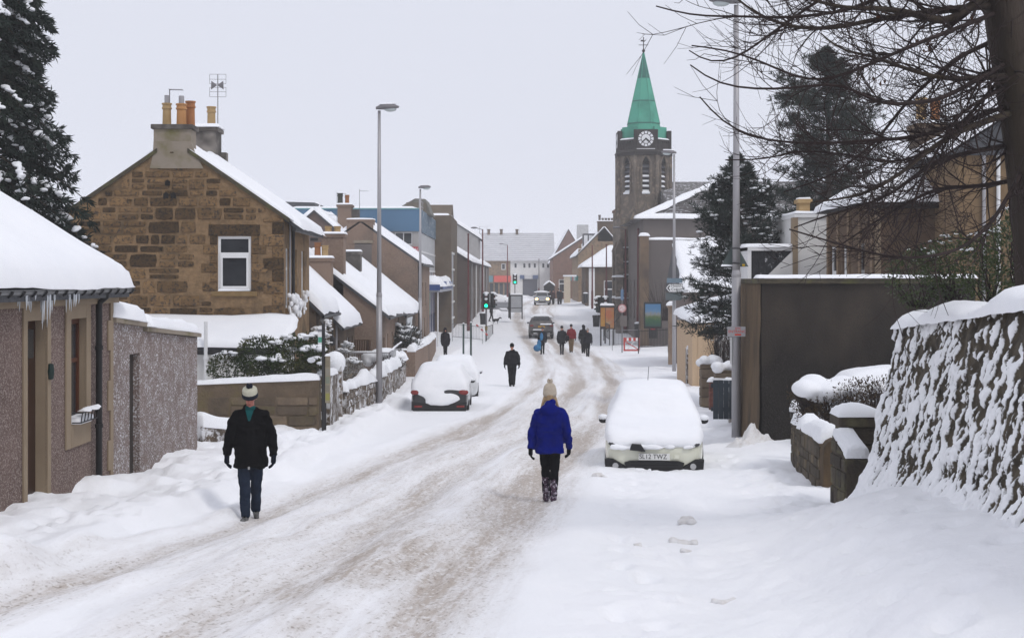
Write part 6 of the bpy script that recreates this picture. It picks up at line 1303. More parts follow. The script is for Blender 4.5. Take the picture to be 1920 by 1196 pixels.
def smooth_path(pts, n):
    pts = np.array(pts, float); d = np.r_[0, np.cumsum(np.linalg.norm(np.diff(pts, axis=0), axis=1))]; t = np.linspace(0, d[-1], n)
    q = np.stack([np.interp(t, d, pts[:, k]) for k in range(3)], 1)
    for _ in range(3): q[1:-1] = (q[:-2] + 2 * q[1:-1] + q[2:]) / 4
    return q
def bare_tree():
    Yt = 15.6; r = random.Random(21); rs = np.random.RandomState(4)
    base = P(1965, 600, Yt); zb = g(base.x, Yt) - .2
    root = thing('bare_tree', 'big bare tree at the right edge, dark trunk and sweeping leafless branches', 'tree', (base.x, Yt, zb))
    o0 = Vector((base.x, Yt, zb)); loc = lambda x, y, Y: tuple(P(x, y, Y) - o0)
    tp = smooth_path([(0, 0, -.1), loc(1955, 480, Yt), loc(1940, 330, Yt), loc(1920, 200, Yt), loc(1895, 80, Yt), loc(1880, -40, Yt), loc(1855, -300, Yt), loc(1845, -600, Yt + .3), loc(1850, -900, Yt + .5)], 40)
    m = MB(); n = 14; rad = np.interp(np.linspace(0, 1, 40), [0, .08, .5, 1], [.40, .30, .24, .1]); vs = []
    for i, p in enumerate(tp):
        for j in range(n):
            a = 2 * math.pi * j / n; rr = rad[i] * (1 + .12 * float(vn(j * 1.0, i * .25, 7)) + .05 * math.sin(3 * a + i * .1)); vs.append((p[0] + rr * math.cos(a), p[1] + rr * math.sin(a), p[2]))
    m.add(vs, [(i * n + j, i * n + (j + 1) % n, (i + 1) * n + (j + 1) % n, (i + 1) * n + j) for i in range(39) for j in range(n)])
    m.build('trunk', BARK, root, smooth=True)
    mains = [  # photo columns/rows with depth, start radius
        ([(1880, -30, 15.6), (1774, 46, 15.3), (1711, 25, 15.0), (1648, 15, 14.7), (1585, 17, 14.4), (1523, 0, 14.2), (1440, -20, 14)], .055),
        ([(1890, 10, 15.6), (1800, 15, 15.4), (1711, 27, 15.5), (1648, 35, 15.3), (1585, 50, 15.2), (1544, 56, 15.1), (1481, 52, 15), (1431, 35, 14.9), (1385, 4, 14.8), (1340, -40, 14.8)], .045),
        ([(1945, 140, 15.75), (1840, 146, 15.2), (1774, 150, 15.0), (1711, 134, 14.9), (1661, 115, 14.8), (1619, 100, 14.6), (1577, 98, 14.6), (1539, 63, 14.4)], .045),
        ([(1950, 195, 15.75), (1815, 238, 15.1), (1753, 272, 14.8), (1711, 309, 14.6), (1669, 339, 14.4), (1627, 364, 14.3), (1585, 372, 14.2), (1520, 380, 14.1)], .045),
        ([(1955, 262, 15.75), (1830, 283, 15.6), (1753, 301, 15.4), (1690, 351, 15.2), (1648, 376, 15), (1544, 406, 14.9), (1489, 427, 14.8)], .036),
        ([(1905, 110, 15.6), (1760, 190, 14.6), (1640, 200, 14.2), (1585, 150, 14.0), (1500, 165, 13.9), (1440, 170, 13.8), (1384, 165, 13.8), (1338, 161, 13.7), (1309, 142, 13.7), (1294, 122, 13.7)], .03),
        ([(1880, 20, 15.6), (1700, 90, 14.4), (1600, 135, 14.2), (1520, 160, 14.0), (1450, 125, 13.9), (1376, 94, 13.9), (1297, 86, 13.8)], .028),
        ([(1940, 180, 15.75), (1720, 260, 15), (1640, 262, 14.8), (1560, 270, 14.6), (1456, 267, 14.5), (1410, 259, 14.4), (1368, 242, 14.4), (1330, 209, 14.3), (1312, 182, 14.3)], .028),
        ([(1940, 330, 15.6), (1840, 350, 16), (1760, 352, 16), (1690, 385, 15.8), (1620, 430, 15.6), (1560, 470, 15.4)], .03),
        ([(1935, 290, 15.6), (1860, 420, 15.0), (1800, 470, 14.6), (1720, 485, 14.2), (1660, 482, 14), (1580, 460, 13.9), (1480, 430, 13.8)], .026),
        ([(1900, 60, 15.6), (1790, 110, 16.4), (1700, 190, 16.8), (1640, 270, 17), (1560, 330, 17.2), (1470, 360, 17.2)], .03),
        ([(1870, -80, 15.6), (1760, -60, 15), (1600, 20, 14.6), (1480, 35, 14.4), (1380, 30, 14.3), (1300, 33, 14.2), (1230, 12, 14.2)], .032),
        ([(1860, -150, 15.6), (1720, -100, 16), (1580, -30, 16), (1450, 60, 15.8), (1370, 120, 15.7), (1310, 118, 15.6), (1292, 95, 15.6)], .03),
        ([(1900, 120, 15.6), (1780, 260, 16.2), (1690, 310, 16.4), (1590, 290, 16.4), (1500, 280, 16.3), (1440, 300, 16.2), (1360, 300, 16.2)], .024),
        ([(1910, 150, 15.6), (1800, 210, 15.0), (1730, 330, 14.6), (1700, 420, 14.4), (1640, 500, 14.2)], .022)]
    BV = MB(); TW = MB(); tips = []
    for pts, r0 in mains:
        q = smooth_path([loc(*p) for p in pts], 26); rr = np.linspace(r0, .007, 26)
        b = MB().tube([tuple(p) for p in q], list(rr), 6).build('branch', TWIG if r0 < .04 else BARK, root, smooth=True)
        kids = MB()
        for k in range(32):
            i = r.randint(2, 20); p = Vector(q[i]); d = Vector(q[min(25, i + 1)] - q[i - 1]).normalized()
            side = Vector((r.gauss(0, .5), r.gauss(0, .8), r.gauss(-.05, .75))); d2 = (d * .9 + side * .75).normalized(); L = r.uniform(.35, 1.25) * (1 - .35 * i / 25)
            c = [p]; cur = p; dd = d2.copy(); ns = 8; kv = Vector((r.gauss(0, .10), r.gauss(0, .08), r.gauss(.05, .11)))
            for s_ in range(ns):
                dd = (dd + kv + Vector((r.gauss(0, .05), r.gauss(0, .05), r.gauss(0, .05) + (.05 if s_ > 4 else -.03)))).normalized(); cur = cur + dd * L / ns; c.append(cur)
            kids.tube(c, list(np.linspace(max(.005, rr[i] * .45), .0028, ns + 1)), 4, caps=False)
            for t_ in range(r.randint(4, 8)):
                j = r.randint(1, ns); e = (c[j] - c[j - 1]).normalized(); e2 = (e * .7 + Vector((r.gauss(-.1, .5), r.gauss(0, .6), r.gauss(.12, .5)))).normalized(); l2 = r.uniform(.12, .5); a0 = c[j]; a1 = a0 + e2 * l2 * .5 + Vector((0, 0, r.uniform(-.03, .03))); a2 = a1 + (e2 + Vector((0, 0, .3))).normalized() * l2 * .5
                kids.tube([a0, a1, a2], [.0036, .003, .002], 3, caps=False)
                if r.random() < .35:
                    e3 = (e2 + Vector((r.gauss(0, .6), r.gauss(0, .6), r.gauss(0, .6)))).normalized(); kids.tube([a1, a1 + e3 * l2 * .45], [.0026, .0018], 3, caps=False)
                tips.append(a2)
        kids.build('twigs', TWIG, b, kind='stuff')
    # a few hanging dead leaves
    C = []
    for cpx, cpy, nn in ((1745, 85, 26), (1640, 145, 10), (1655, 20, 8), (1820, 40, 8)):
        for k in range(nn): C.append(Vector(loc(cpx + r.gauss(0, 13), cpy + r.gauss(0, 7), 15.2)))
    C = np.array([c[:] for c in C]); V, Fq = leaf_cloud(C, rs.normal(size=C.shape) + np.array([0, 0, -1.0]), .055, rs, .6)
    np_obj('dead_leaves', V, Fq, DEADLF, root, 'stuff')
bare_tree()

def pine(label, Yp, px, zbase_px, ztop_px, prof, nl, seed, lean=0.0, tuft=.2, per=26, snow=8, bare=.3, trunk_r=.14):
    """prof(h 0..1) -> (left reach, right reach) in metres"""
    r = random.Random(seed); rs = np.random.RandomState(seed); x = PX(px, Yp); zb = g(x, Yp) - .1; H = PZ(ztop_px, Yp) - zb
    root = thing('pine_tree', label, 'tree', (x, Yp, zb))
    tp = smooth_path([(0, 0, 0), (lean * .3, .1, H * .35), (lean * .8, 0, H * .7), (lean, 0, H * .97)], 16)
    MB().tube([tuple(p) for p in tp], list(np.linspace(trunk_r, .03, 16)), 9).build('trunk', BARK, root, smooth=True)
    C = []; Dr = []; limbs = MB(); sn = []
    for k in range(nl):
        h = bare + (1 - bare) * ((k + r.random()) / nl) ** .9; a = r.uniform(0, 2 * math.pi); l, rt = prof(h)
        reach = 1.16 * (l if math.cos(a) < 0 else rt) * r.uniform(.6, 1.1); reach *= 1 - .1 * abs(math.sin(a))
        p0 = np.array([np.interp(h, np.linspace(0, 1, 16), tp[:, q]) for q in range(3)])
        up = r.uniform(-.12, .32); d = np.array([math.cos(a), math.sin(a), up]); pts = [p0 + d * reach * t + np.array([0, 0, .22 * reach * t * t * (1 if h > .5 else -.2)]) for t in np.linspace(0, 1, 6)]
        limbs.tube([tuple(p) for p in pts], list(np.linspace(.035 + .02 * (1 - h), .008, 6)), 5, caps=False)
        for q in range(per):
            t = r.uniform(.35, 1.04) if reach > .5 else r.uniform(.1, 1); b = p0 + d * reach * t + np.array([0, 0, .22 * reach * t * t * (1 if h > .5 else -.2)]) + rs.normal(size=3) * np.array([.17, .17, .11]) * min(1, reach)
            nn = 11; C.append(np.repeat(b[None], nn, 0)); Dr.append(rs.normal(size=(nn, 3)) * .75 + d * .55 + np.array([0, 0, .55]))
            if r.random() < snow / 100 and t > .5: sn.append(b + np.array([0, 0, .07]))
    limbs.build('limbs', BARK, root, kind='stuff')
    V, Fq = leaf_cloud(np.concatenate(C), np.concatenate(Dr), tuft, rs, .14, .15)
    cr = np_obj('crown', V, Fq, NEEDLE, root, 'stuff')
    if sn:
        m = MB()
        for c in sn: m.ball(tuple(c), (r.uniform(.05, .15), r.uniform(.05, .12), r.uniform(.025, .05)), 6)
        m.build('snow_clumps', SNOWF, root, smooth=True, kind='stuff')
    return root
def pa(h):
    return np.interp(h, [.18, .3, .42, .55, .68, .8, .92, 1], [1.0, 2.05, 1.9, 1.05, 1.45, 1.15, .55, .1]), np.interp(h, [.18, .3, .5, .7, .85, 1], [1.2, 1.5, 1.5, 1.4, .9, .1])
pine('dark bushy pine behind the right-hand lamp post, snow in its lower boughs', 48.0, 1378, 700, 283, pa, 120, 31, .15, .2, 32, 14, .26)
def pb(h):
    return np.interp(h, [.2, .4, .5, .62, .75, .85, .95, 1], [.6, 2.2, 2.6, 1.2, 2.2, 1.5, .6, .05]), np.interp(h, [.2, .4, .55, .7, .82, .92, 1], [.5, 1.9, 2.0, 2.5, 1.7, .9, .1])
pine('tall broken-topped pine standing behind the bare branches on the right', 56.0, 1560, 500, 78, pb, 130, 37, -.2, .24, 30, 1, .38, .2)

def wrinkle_(me, amp):
    n = len(me.vertices); co = np.empty(n * 3); me.vertices.foreach_get('co', co); co = co.reshape(-1, 3); co[:, 2] += amp * 2 * fbm(co[:, 0] * 9, co[:, 1] * 9 + co[:, 2] * 6, 3, 5); me.vertices.foreach_set('co', co.ravel()); me.update(); return me
def cedar():
    Yc = 32.0; r = random.Random(51); rs = np.random.RandomState(51); x = PX(-45, Yc); zb = g(x, Yc); H = 15.5 - zb
    root = thing('cedar_tree', 'tall dark conifer loaded with snow at the upper left edge', 'tree', (x, Yc, zb))
    MB().tube([(0, 0, 0), (0, 0, H * .5), (.1, 0, H)], [.3, .2, .03], 10).build('trunk', BARK, root)
    C = []; Dr = []; limbs = MB(); sm = MB()
    for k in range(300):
        h = .13 + .85 * ((k + r.random()) / 300) ** .95; z0 = H * h; a = r.uniform(-2.0, 1.35) if r.random() < .82 else r.uniform(0, 6.28)
        zz = z0 + zb; reach = np.interp(zz, [3, 5.5, 7.5, 9.5, 12, 15.5], [2.9, 2.75, 2.25, 1.75, 1.35, .2]) * r.uniform(.78, 1.12)
        d = np.array([math.cos(a), math.sin(a), 0.0]); side = np.array([-d[1], d[0], 0])
        f = lambda t: np.array([0, 0, z0]) + d * reach * t + np.array([0, 0, .16 * reach * t - .52 * reach * t ** 2.4]) + np.array([0, 0, .16 * reach * max(0, t - .85)])
        pts = [f(t) for t in np.linspace(0, 1, 7)]; limbs.tube([tuple(p) for p in pts], list(np.linspace(.035, .008, 7)), 4, caps=False)
        for q in range(42):
            t = r.uniform(.3, 1.03); w_ = .42 * reach * (1 - t * .55) * .5; b = f(t) + side * r.gauss(0, .55) * w_ + np.array([0, 0, r.gauss(-.03, .04)])
            nn = 6; C.append(np.repeat(b[None], nn, 0)); Dr.append(rs.normal(size=(nn, 3)) * .55 + d * .75 + np.array([0, 0, -.55]))
        if r.random() < .62:
            t0 = r.uniform(.3, .7); n = 9
            for q in range(n):
                t = t0 + (1.0 - t0) * q / n * r.uniform(.8, 1.1); p = f(t); sm.ball((p[0] + r.gauss(0, .05), p[1] + r.gauss(0, .05), p[2] + .06), (r.uniform(.06, .13), r.uniform(.06, .13), r.uniform(.028, .05)), 6)
    limbs.build('limbs', BARK, root, kind='stuff')
    V, Fq = leaf_cloud(np.concatenate(C), np.concatenate(Dr), .19, rs, .2, .3); np_obj('crown', V, Fq, CEDAR, root, 'stuff')
    me = wrinkle_(remesh(sm, .03, 1), .02); mesh_obj('snow_clumps', me, SNOWF, root, kind='stuff')
cedar()

def shrub(name, label, cat, boxes, n, leaf, mat, seed, snow_n=30, snow_r=.09, width=.5, stems=True, twigs=0, group=None, smat=None, updir=.3):
    """boxes: list of (centre, radii) ellipsoids in world coordinates"""
    r = random.Random(seed); rs = np.random.RandomState(seed)
    c0 = Vector(boxes[0][0]); z0 = min(b[0][2] - b[1][2] for b in boxes); o = Vector((c0.x, c0.y, z0)); root = thing(name, label, cat, o, 0, group)
    vol = np.array([b[1][0] * b[1][1] * b[1][2] for b in boxes]); cnt = np.maximum(1, (max(n, 1) * vol / vol.sum()).astype(int)); C = []; D = []; S_ = []
    for (c, rad), k in zip(boxes, cnt):
        d = unit(rs.normal(size=(k, 3))); rr = rs.uniform(.45, 1.05, k) ** .6
        p = np.array(c) + d * np.array(rad) * rr[:, None] * (1 + .18 * fbm(d[:, 0] * 2 + seed, d[:, 2] * 2 + d[:, 1], 3, seed))[:, None]
        C.append(p - np.array(o)); D.append(d + rs.normal(size=(k, 3)) * .7 + np.array([0, 0, updir]))
        for q in range(int(snow_n * k / max(n, 1)) + (1 if snow_n else 0)):
            a, b_ = r.uniform(0, 6.28), r.uniform(0, .95); S_.append(np.array(c) + np.array([math.cos(a) * b_, math.sin(a) * b_, math.sqrt(1 - b_ * b_) * .98]) * np.array(rad) - np.array(o))
    if n and mat: V, Fq = leaf_cloud(np.concatenate(C), np.concatenate(D), leaf, rs, width); np_obj('foliage', V, Fq, mat, root, 'stuff')
    t = MB()
    for (c, rad) in boxes:
        for q in range(max(3, twigs)):
            a, b_ = r.uniform(0, 6.28), r.uniform(.2, 1); e = np.array(c) + np.array([math.cos(a) * b_ * rad[0], math.sin(a) * b_ * rad[1], r.uniform(-.2, .95) * rad[2] * math.sqrt(max(.05, 1 - b_ * b_ * .8))]) - np.array(o)
            s_ = np.array(c) - np.array(o); s_ = np.array([s_[0] + (e[0] - s_[0]) * .25, s_[1], max(0, s_[2] - rad[2])]); md = (s_ + e) / 2 + rs.normal(size=3) * .06; t.tube([tuple(s_), tuple(md), tuple(e)], [.011, .008, .004], 4, caps=False)
    t.build('stems', TWIG, root, kind='stuff')
    if S_:
        m = MB()
        for p in S_:
            k = snow_r * r.uniform(.4, 1.3)
            for _ in range(4): m.ball((p[0] + r.gauss(0, .8) * k, p[1] + r.gauss(0, .6) * k, p[2] + r.gauss(0, .25) * k), (k * r.uniform(.5, 1.1), k * r.uniform(.5, 1), k * r.uniform(.25, .5)), 6)
        m.build('snow_clumps', smat or SNOWF, root, smooth=True, kind='stuff')
    return root
W = lambda x, y, Y: tuple(P(x, y, Y))
shrub('evergreen_bush', 'dense green bush spilling over the stone garden wall, dabbed with snow', 'bush', [(W(430, 690, 35.4), (.55, .45, .38)), (W(490, 668, 35.6), (.62, .5, .5)), (W(545, 672, 35.5), (.6, .5, .55)), (W(585, 690, 35.2), (.38, .42, .52)), (W(520, 700, 35.1), (.8, .4, .38)), (W(583, 655, 36), (.35, .4, .4))], 10000, .075, LAUREL, 61, 26, .13)
shrub('evergreen_bush', 'leafy green shrub behind the plastered wall under the bare tree', 'bush', [(W(1720, 520, 18.4), (.42, .5, .38)), (W(1790, 500, 18.2), (.5, .5, .42)), (W(1860, 500, 17.6), (.5, .5, .45)), (W(1915, 470, 17), (.4, .5, .6))], 6500, .05, pm('privet_leaf', (.055, .078, .02), (.03, .045, .014), scale=3, rough=.5), 63, 34, .03, twigs=14)
shrub('drive_hedge', 'clipped brown hedge under thick pillows of snow by the driveway', 'hedge', [(W(1515, 745, 25.2), (.36, .5, .34)), (W(1560, 752, 24.8), (.42, .5, .36)), (W(1605, 748, 24.4), (.42, .5, .36)), (W(1645, 745, 24), (.4, .5, .36)), (W(1560, 790, 24.6), (.7, .5, .3))], 5200, .045, pm('beech_hedge', (.075, .05, .026), (.04, .028, .017), scale=4, rough=.9), 65, 0, twigs=40)
m = MB(); r = random.Random(8)
for px, py, a, b in ((1508, 728, .24, .16), (1528, 722, .26, .19), (1552, 730, .3, .16), (1582, 724, .28, .19), (1606, 730, .24, .13), (1640, 722, .3, .13), (1540, 744, .26, .12)): c = P(px, py, 24.9); m.ball((c.x, 24.9 + r.uniform(-.15, .15), c.z), (a, .42, b), 12)
h = [o for o in bpy.data.objects if o.name == 'drive_hedge'][0]; me = remesh(m, .05, 4); me.transform(Matrix.Translation(-h.location)); mesh_obj('snow_pillow', me, SNOW, h)
shrub('twiggy_hedge', 'brown leafless hedge behind the snowy gate pillars on the right', 'hedge', [(W(1352, 655, 49), (.55, .6, .7)), (W(1385, 660, 47), (.5, .6, .8)), (W(1375, 640, 45), (.35, .5, .5))], 2600, .05, pm('brown_twigleaf', (.07, .045, .03), (.045, .03, .022), rough=.95), 67, 26, .05, twigs=60)
shrub('garden_shrub', 'frosted grey-green shrub by the wall of the dark-windowed cottage', 'bush', [(W(650, 675, 52), (.35, .35, .62)), (W(660, 690, 51), (.45, .4, .35))], 1500, .06, pm('frosted_leaf', (.2, .2, .16), (.4, .4, .4), scale=4, rough=.9), 69, 30, .09)
shrub('garden_shrub', 'dark arching shrub under a smooth dome of snow behind the iron railing', 'bush', [(W(720, 678, 57), (.75, .5, .42)), (W(735, 684, 56), (.6, .5, .3))], 1500, .07, pm('dark_shrub', (.03, .03, .022), (.05, .045, .03), rough=.9), 71, 0, .2, twigs=40)
m = MB()
for px, py, a, b in ((700, 668, .5, .2), (722, 662, .6, .22), (742, 668, .45, .16), (690, 676, .25, .25)): c = P(px, py, 56.8); m.ball((c.x, 56.8, c.z), (a, .5, b), 12)
h = [o for o in bpy.data.objects if o.name == 'garden_shrub.001'][0]; me = remesh(m, .06, 4); me.transform(Matrix.Translation(-h.location)); mesh_obj('snow_pillow', me, SNOW, h)
shrub('garden_shrub', 'spiky dark evergreen clump with snow in front of the icicle-hung cottage', 'bush', [(W(742, 630, 66), (.6, .5, .55)), (W(765, 632, 66), (.55, .5, .5)), (W(755, 645, 65), (.8, .5, .35))], 1300, .28, pm('dark_spike', (.03, .04, .03), (.02, .025, .02), rough=.8), 73, 34, .13, width=.12, updir=.6)
shrub('garden_shrub', 'snow-spattered wall shrub climbing the front of the near low cottage', 'bush', [(W(598, 660, 45.5), (.3, .3, .8)), (W(612, 640, 47), (.25, .3, .7))], 1600, .05, LAUREL, 75, 60, .08)
shrub('street_tree', 'small bare twiggy tree against the grey annex wall by the hall', 'tree', [(W(1245, 555, 93), (1.6, 1.2, 1.6))], 0, .05, None, 77, 0, twigs=120)
shrub('garden_shrub', 'bare twiggy bush in front of the small white gable', 'bush', [(W(1408, 610, 46), (.4, .4, .9))], 0, .05, None, 79, 0, twigs=40)
# ================================================================ STREET FURNITURE
def lamp_post(label, x, Y, ztop, zbase, side, head=.72, r0=.085, mat=None, z_off=.25):
    root = thing('street_lamp', label, 'street lamp', (x, Y, zbase - z_off)); H = ztop - zbase + z_off; mat = mat or GALV
    MB().tube([(0, 0, 0), (0, 0, H * .38)], [r0 * 1.12, r0 * 1.05], 14).build('base_section', mat, root, smooth=True)
    MB().tube([(0, 0, H * .38), (0, 0, H - .05)], [r0 * .9, r0 * .55], 14).build('column', mat, root, smooth=True)
    MB().lathe([(r0 * 1.08, H * .375), (r0 * 1.12, H * .38), (r0 * .92, H * .39)], 14).build('collar', mat, root)
    m = MB(); n, k = 14, 12; pts = []
    for i in range(n + 1):
        t = i / n; xx = side * (-.1 + head * t); wd = .17 * math.sin(math.pi * min(1, max(.04, .12 + t * .86))) ** .6; up = .13 * math.sin(math.pi * (.1 + .85 * t)) ** .7; dn = .05 * math.sin(math.pi * (.1 + .86 * t)) ** .5
        for j in range(k):
            a = 2 * math.pi * j / k; pts.append((xx, wd * math.cos(a), H + .02 + (up if math.sin(a) > 0 else dn) * math.sin(a) + .04 * t))
    fs = [(i * k + j, i * k + (j + 1) % k, (i + 1) * k + (j + 1) % k, (i + 1) * k + j) for i in range(n) for j in range(k)] + [tuple(range(k)), tuple(n * k + j for j in range(k))]
    lt = m.add(pts, fs).build('lantern', GALVD, root, smooth=True)
    MB().ball((side * head * .48, 0, H + .0), (.2, .11, .085), 12).build('lamp_bowl', pm('lamp_bowl', (.5, .54, .54), (.45, .5, .5), rough=.2), lt, smooth=True)
    snow_slab((side * .0, -.08, H + .135), (side * head * .75, -.08, H + .15), (side * head * .75, .08, H + .15), (side * .0, .08, H + .135), .04, .04, 3, parent=lt)
    return root
lamp_post('tall grey street lamp on the left pavement beside the dark parked hatchback', PX(711, 45), 45, PZ(205, 45), PZ(752, 45), 1)
lamp_post('second grey street lamp on the left, in front of the shop block', PX(788, 76), 76, PZ(353, 76), PZ(680, 76), 1, head=.66)
lamp_post('nearest right-hand lamp post carrying the red-lettered board, its head at the top edge', PX(1380.5, 33), 33, PZ(6, 33), PZ(806, 33), -1, r0=.098)
lamp_post('right-hand lamp post with the direction signs in front of the church', PX(1264, 69), 69, PZ(288, 69), PZ(686, 69), -1)
RP = pm('dark_red_paint', (.13, .022, .02), (.10, .018, .016), rough=.6)
for lab, px, Y, yt, yb, sd, hd in (('dark red lamp column at the left railings', 878, 113, 441, 622, 0, 0), ('dark red lamp column with small lantern beyond the left traffic light', 905, 134, 430, 590, -1, .8), ('dark red lamp column in front of the hall end pier', 1196.5, 101, 432, 628, 0, 0), ('dark red lamp column against the church front', 1173, 110, 430, 612, -1, .7), ('dark red lamp column before the sandstone house', 1110.5, 152, 462, 578, 0, 0), ('dark red lamp column before the low hipped shop', 1137, 148, 460, 560, 0, 0), ('thin dark red lamp column far down the street on the left', 951.5, 205, 459, 560, -1, .9), ('thin grey lamp column in front of the far pale row', 1010.5, 215, 487, 560, 0, 0)):
    root = thing('lamp_column', lab, 'lamp column', (PX(px, Y), Y, PZ(yb, Y) - .2)); H = PZ(yt, Y) - PZ(yb, Y) + .2
    MB().tube([(0, 0, 0), (0, 0, H * .3)], [.13, .11], 10).build('base_section', RP, root); MB().tube([(0, 0, H * .3), (0, 0, H)], [.085, .055], 10).build('column', RP if 'grey' not in lab else GALVD, root)
    if sd:
        MB().tube([(0, 0, H - .05), (sd * hd * .7, 0, H + .12)], .035, 6).build('bracket', GALVD, root); MB().ball((sd * hd, 0, H + .14), (.32, .14, .09), 10).build('lantern', GALVD, root, smooth=True)
    else: MB().lathe([(.06, H), (.1, H + .05), (.03, H + .15)], 10).build('finial', RP, root)

def traffic_light(label, px, Y, ytop, ybase, twin=0, lit=True):
    s = Y / F; zb = PZ(ybase, Y) - .2; root = thing('traffic_light', label, 'traffic light', (PX(px, Y), Y, zb)); H = PZ(ytop, Y) - zb
    MB().tube([(0, .12, 0), (0, .12, H - .1)], .06, 10).build('pole', GALVD, root)
    def head(dx, dy, nm='signal_head', on=True, rz=0):
        T = Matrix.Translation((dx, dy, H - 1.15)) @ Matrix.Rotation(rz, 4, 'Z')
        m = MB(); m.box(-.26, .26, .02, .05, 0, 1.15, T=T); m.box(-.17, .17, -.16, .02, .05, 1.1, T=T); hd = m.build(nm, BLACKP, root, bevel=.02)
        for k, (c, e) in enumerate((((.01, .07, .05), on and lit), ((.06, .03, .005), False), ((.07, .008, .006), False))):
            z = .22 + k * .34; nmz = ('green', 'amber', 'red')[k]
            Tl = T @ Matrix.Translation((0, -.165, z)) @ Matrix.Rotation(R(90), 4, 'X')
            ln = MB().lathe([(.11, 0), (.11, .015), (.05, .03)], 14, T=Tl).build(nmz + '_lens', pm('lens_%s_%d' % (nmz, e), c, c, rough=.3, emit=(.0, 1, .35) if e else None, estr=6.0 if e else 0), hd)
            hv = MB(); n = 9; pts = []
            for q in range(n):
                a = math.pi * q / (n - 1)
                for d in (0, .17): pts.append(T @ Vector((.13 * math.cos(a), -.16 - d, z + .13 * math.sin(a))))
            hv.add(pts, [(2 * i, 2 * i + 1, 2 * i + 3, 2 * i + 2) for i in range(n - 1)]); hv.build('visor', BLACKP, ln)
            if k: 
                b = MB(); b.ball(tuple(T @ Vector((0, -.24, z + .14))), (.12, .1, .06 + .03 * k), 8); b.build('visor_snow', SNOWF, ln, smooth=True)
        c = T @ Vector((0, -.05, 1.13)); MB().ball(tuple(c), (.22, .13, .09), 10).build('snow_cap', SNOWF, hd, smooth=True)
    head(0, 0)
    if twin: head(twin, .35, on=False, rz=R(60) * (1 if twin > 0 else -1))
    MB().box(-.09, .09, -.02, .08, 1.0, 1.3).build('push_button_box', pm('amber_box', (.35, .25, .05), rough=.6), root)
    return root
traffic_light('green-lit traffic light by the left railings', 911.5, 104, 549, 640, .45)
traffic_light('green-lit traffic light in front of the orange poster kiosk on the right', 1135, 100, 556, 640, -.42)
traffic_light('green-lit traffic light farther up the street before the far row', 965.5, 165, 514, 592)

def railing(name, label, p0, p1, h, n, mat, cat='railing', top=.02, barr=.009, group=None, snow=0, spear=False):
    a, b = Vector(p0), Vector(p1); root = thing(name, label, cat, a, 0, group); d = b - a
    for z in (h, .12): MB().tube([(0, 0, z), (d.x, d.y, d.z + z)], top, 6).build('rail', mat, root)
    m = MB()
    for i in range(n + 1):
        q = d * (i / n); m.tube([(q.x, q.y, q.z - (.25 if i in (0, n) else -.1)), (q.x, q.y, q.z + h + (.12 if spear else 0))], barr * (2 if i in (0, n) else 1), 5)
    m.build('bars', mat, root, kind='stuff')
    if snow: dd = d.normalized(); nn = Vector((-dd.y, dd.x, 0)) * .03; z = Vector((0, 0, h + top)); snow_slab(z - nn, d + z - nn, d + z + nn, z + nn, snow, .06, 5, parent=root)
    return root
def gp(px, py, Y): p = P(px, py, Y); return (p.x, p.y, p.z)
railing('guard_rail', 'grey guard rail on the left pavement behind the woman in the dark coat', gp(848, 634, 100), gp(905, 640, 100), 1.0, 20, GALVD)
railing('guard_rail', 'short black guard rail at the left kerb by the traffic light', gp(911, 640, 103), gp(924, 634, 112), 1.05, 8, BLACKM, barr=.016)
railing('guard_rail', 'black guard rail at the right kerb beside the orange poster kiosk', gp(1132, 632, 99), gp(1143, 640, 92), 1.05, 8, BLACKM, barr=.016)
railing('guard_rail', 'grey guard rail across the right pavement behind the round sign', gp(1148, 650, 89), gp(1200, 648, 90), 1.0, 18, GALVD)
railing('iron_railing', 'black spear-topped railing beside the red and white barrier', gp(1197, 655, 84), gp(1253, 652, 83), 1.05, 20, BLACKM, barr=.018, spear=True)
railing('iron_railing', 'white-topped garden railing in front of the snow-domed shrub', gp(640, 704, 52), gp(729, 704, 52), .82, 24, GALV, snow=.04)
railing('iron_railing', 'black garden railing turning back toward the cottages', gp(730, 704, 52.2), gp(752, 680, 60), .82, 14, BLACKM, snow=.06)
railing('iron_railing', 'brown timber railing in the garden below the harled gable', gp(657, 672, 58.5), gp(692, 672, 58.5), .75, 8, pm('brown_timber', (.09, .05, .03), rough=.9), barr=.035)

# red and white barrier frame
Yb = 85.5; b = thing('barrier', 'red and white plastic safety barrier standing in the snow on the right', 'barrier', gp(1184, 658, Yb)); RW = pm('barrier_red', (.50, .06, .05), (.42, .05, .045), rough=.6); s = Yb / F
w2, hh = 13.5 * s, 25 * s
for sx in (-1, 1): MB().box(sx * w2 - .045, sx * w2 + .045, -.04, .04, 0, hh).build('upright', RW, b)
MB().box(-w2, w2, -.035, .035, hh - .2, hh).build('top_board', RW, b); MB().box(-w2, w2, -.035, .035, 0, .09).build('bottom_rail', RW, b)
for k in range(3): MB().box(-w2 + .14 + k * .27, -w2 + .26 + k * .27, -.045, .045, hh - .19, hh - .01).build('white_stripe', WPAINT, b)
m = MB(); m.tube([(-w2, 0, hh - .2), (w2, 0, .08)], .03, 5); m.build('brace', RW, b); m = MB(); m.tube([(w2 * .4, 0, hh - .2), (-w2 * .6, 0, .08)], .025, 5); m.build('brace', WPAINT, b)
# red-white tape pole by left railing
b = thing('barrier_plank', 'red and white striped plank leaning at the left guard rail', 'barrier', gp(893, 618, 101)); 
for k in range(5): MB().tube([(k * .16, 0, .35 - k * .15), ((k + 1) * .16, 0, .35 - (k + 1) * .15)], .055, 6).build('stripe', RW if k % 2 == 0 else WPAINT, b)

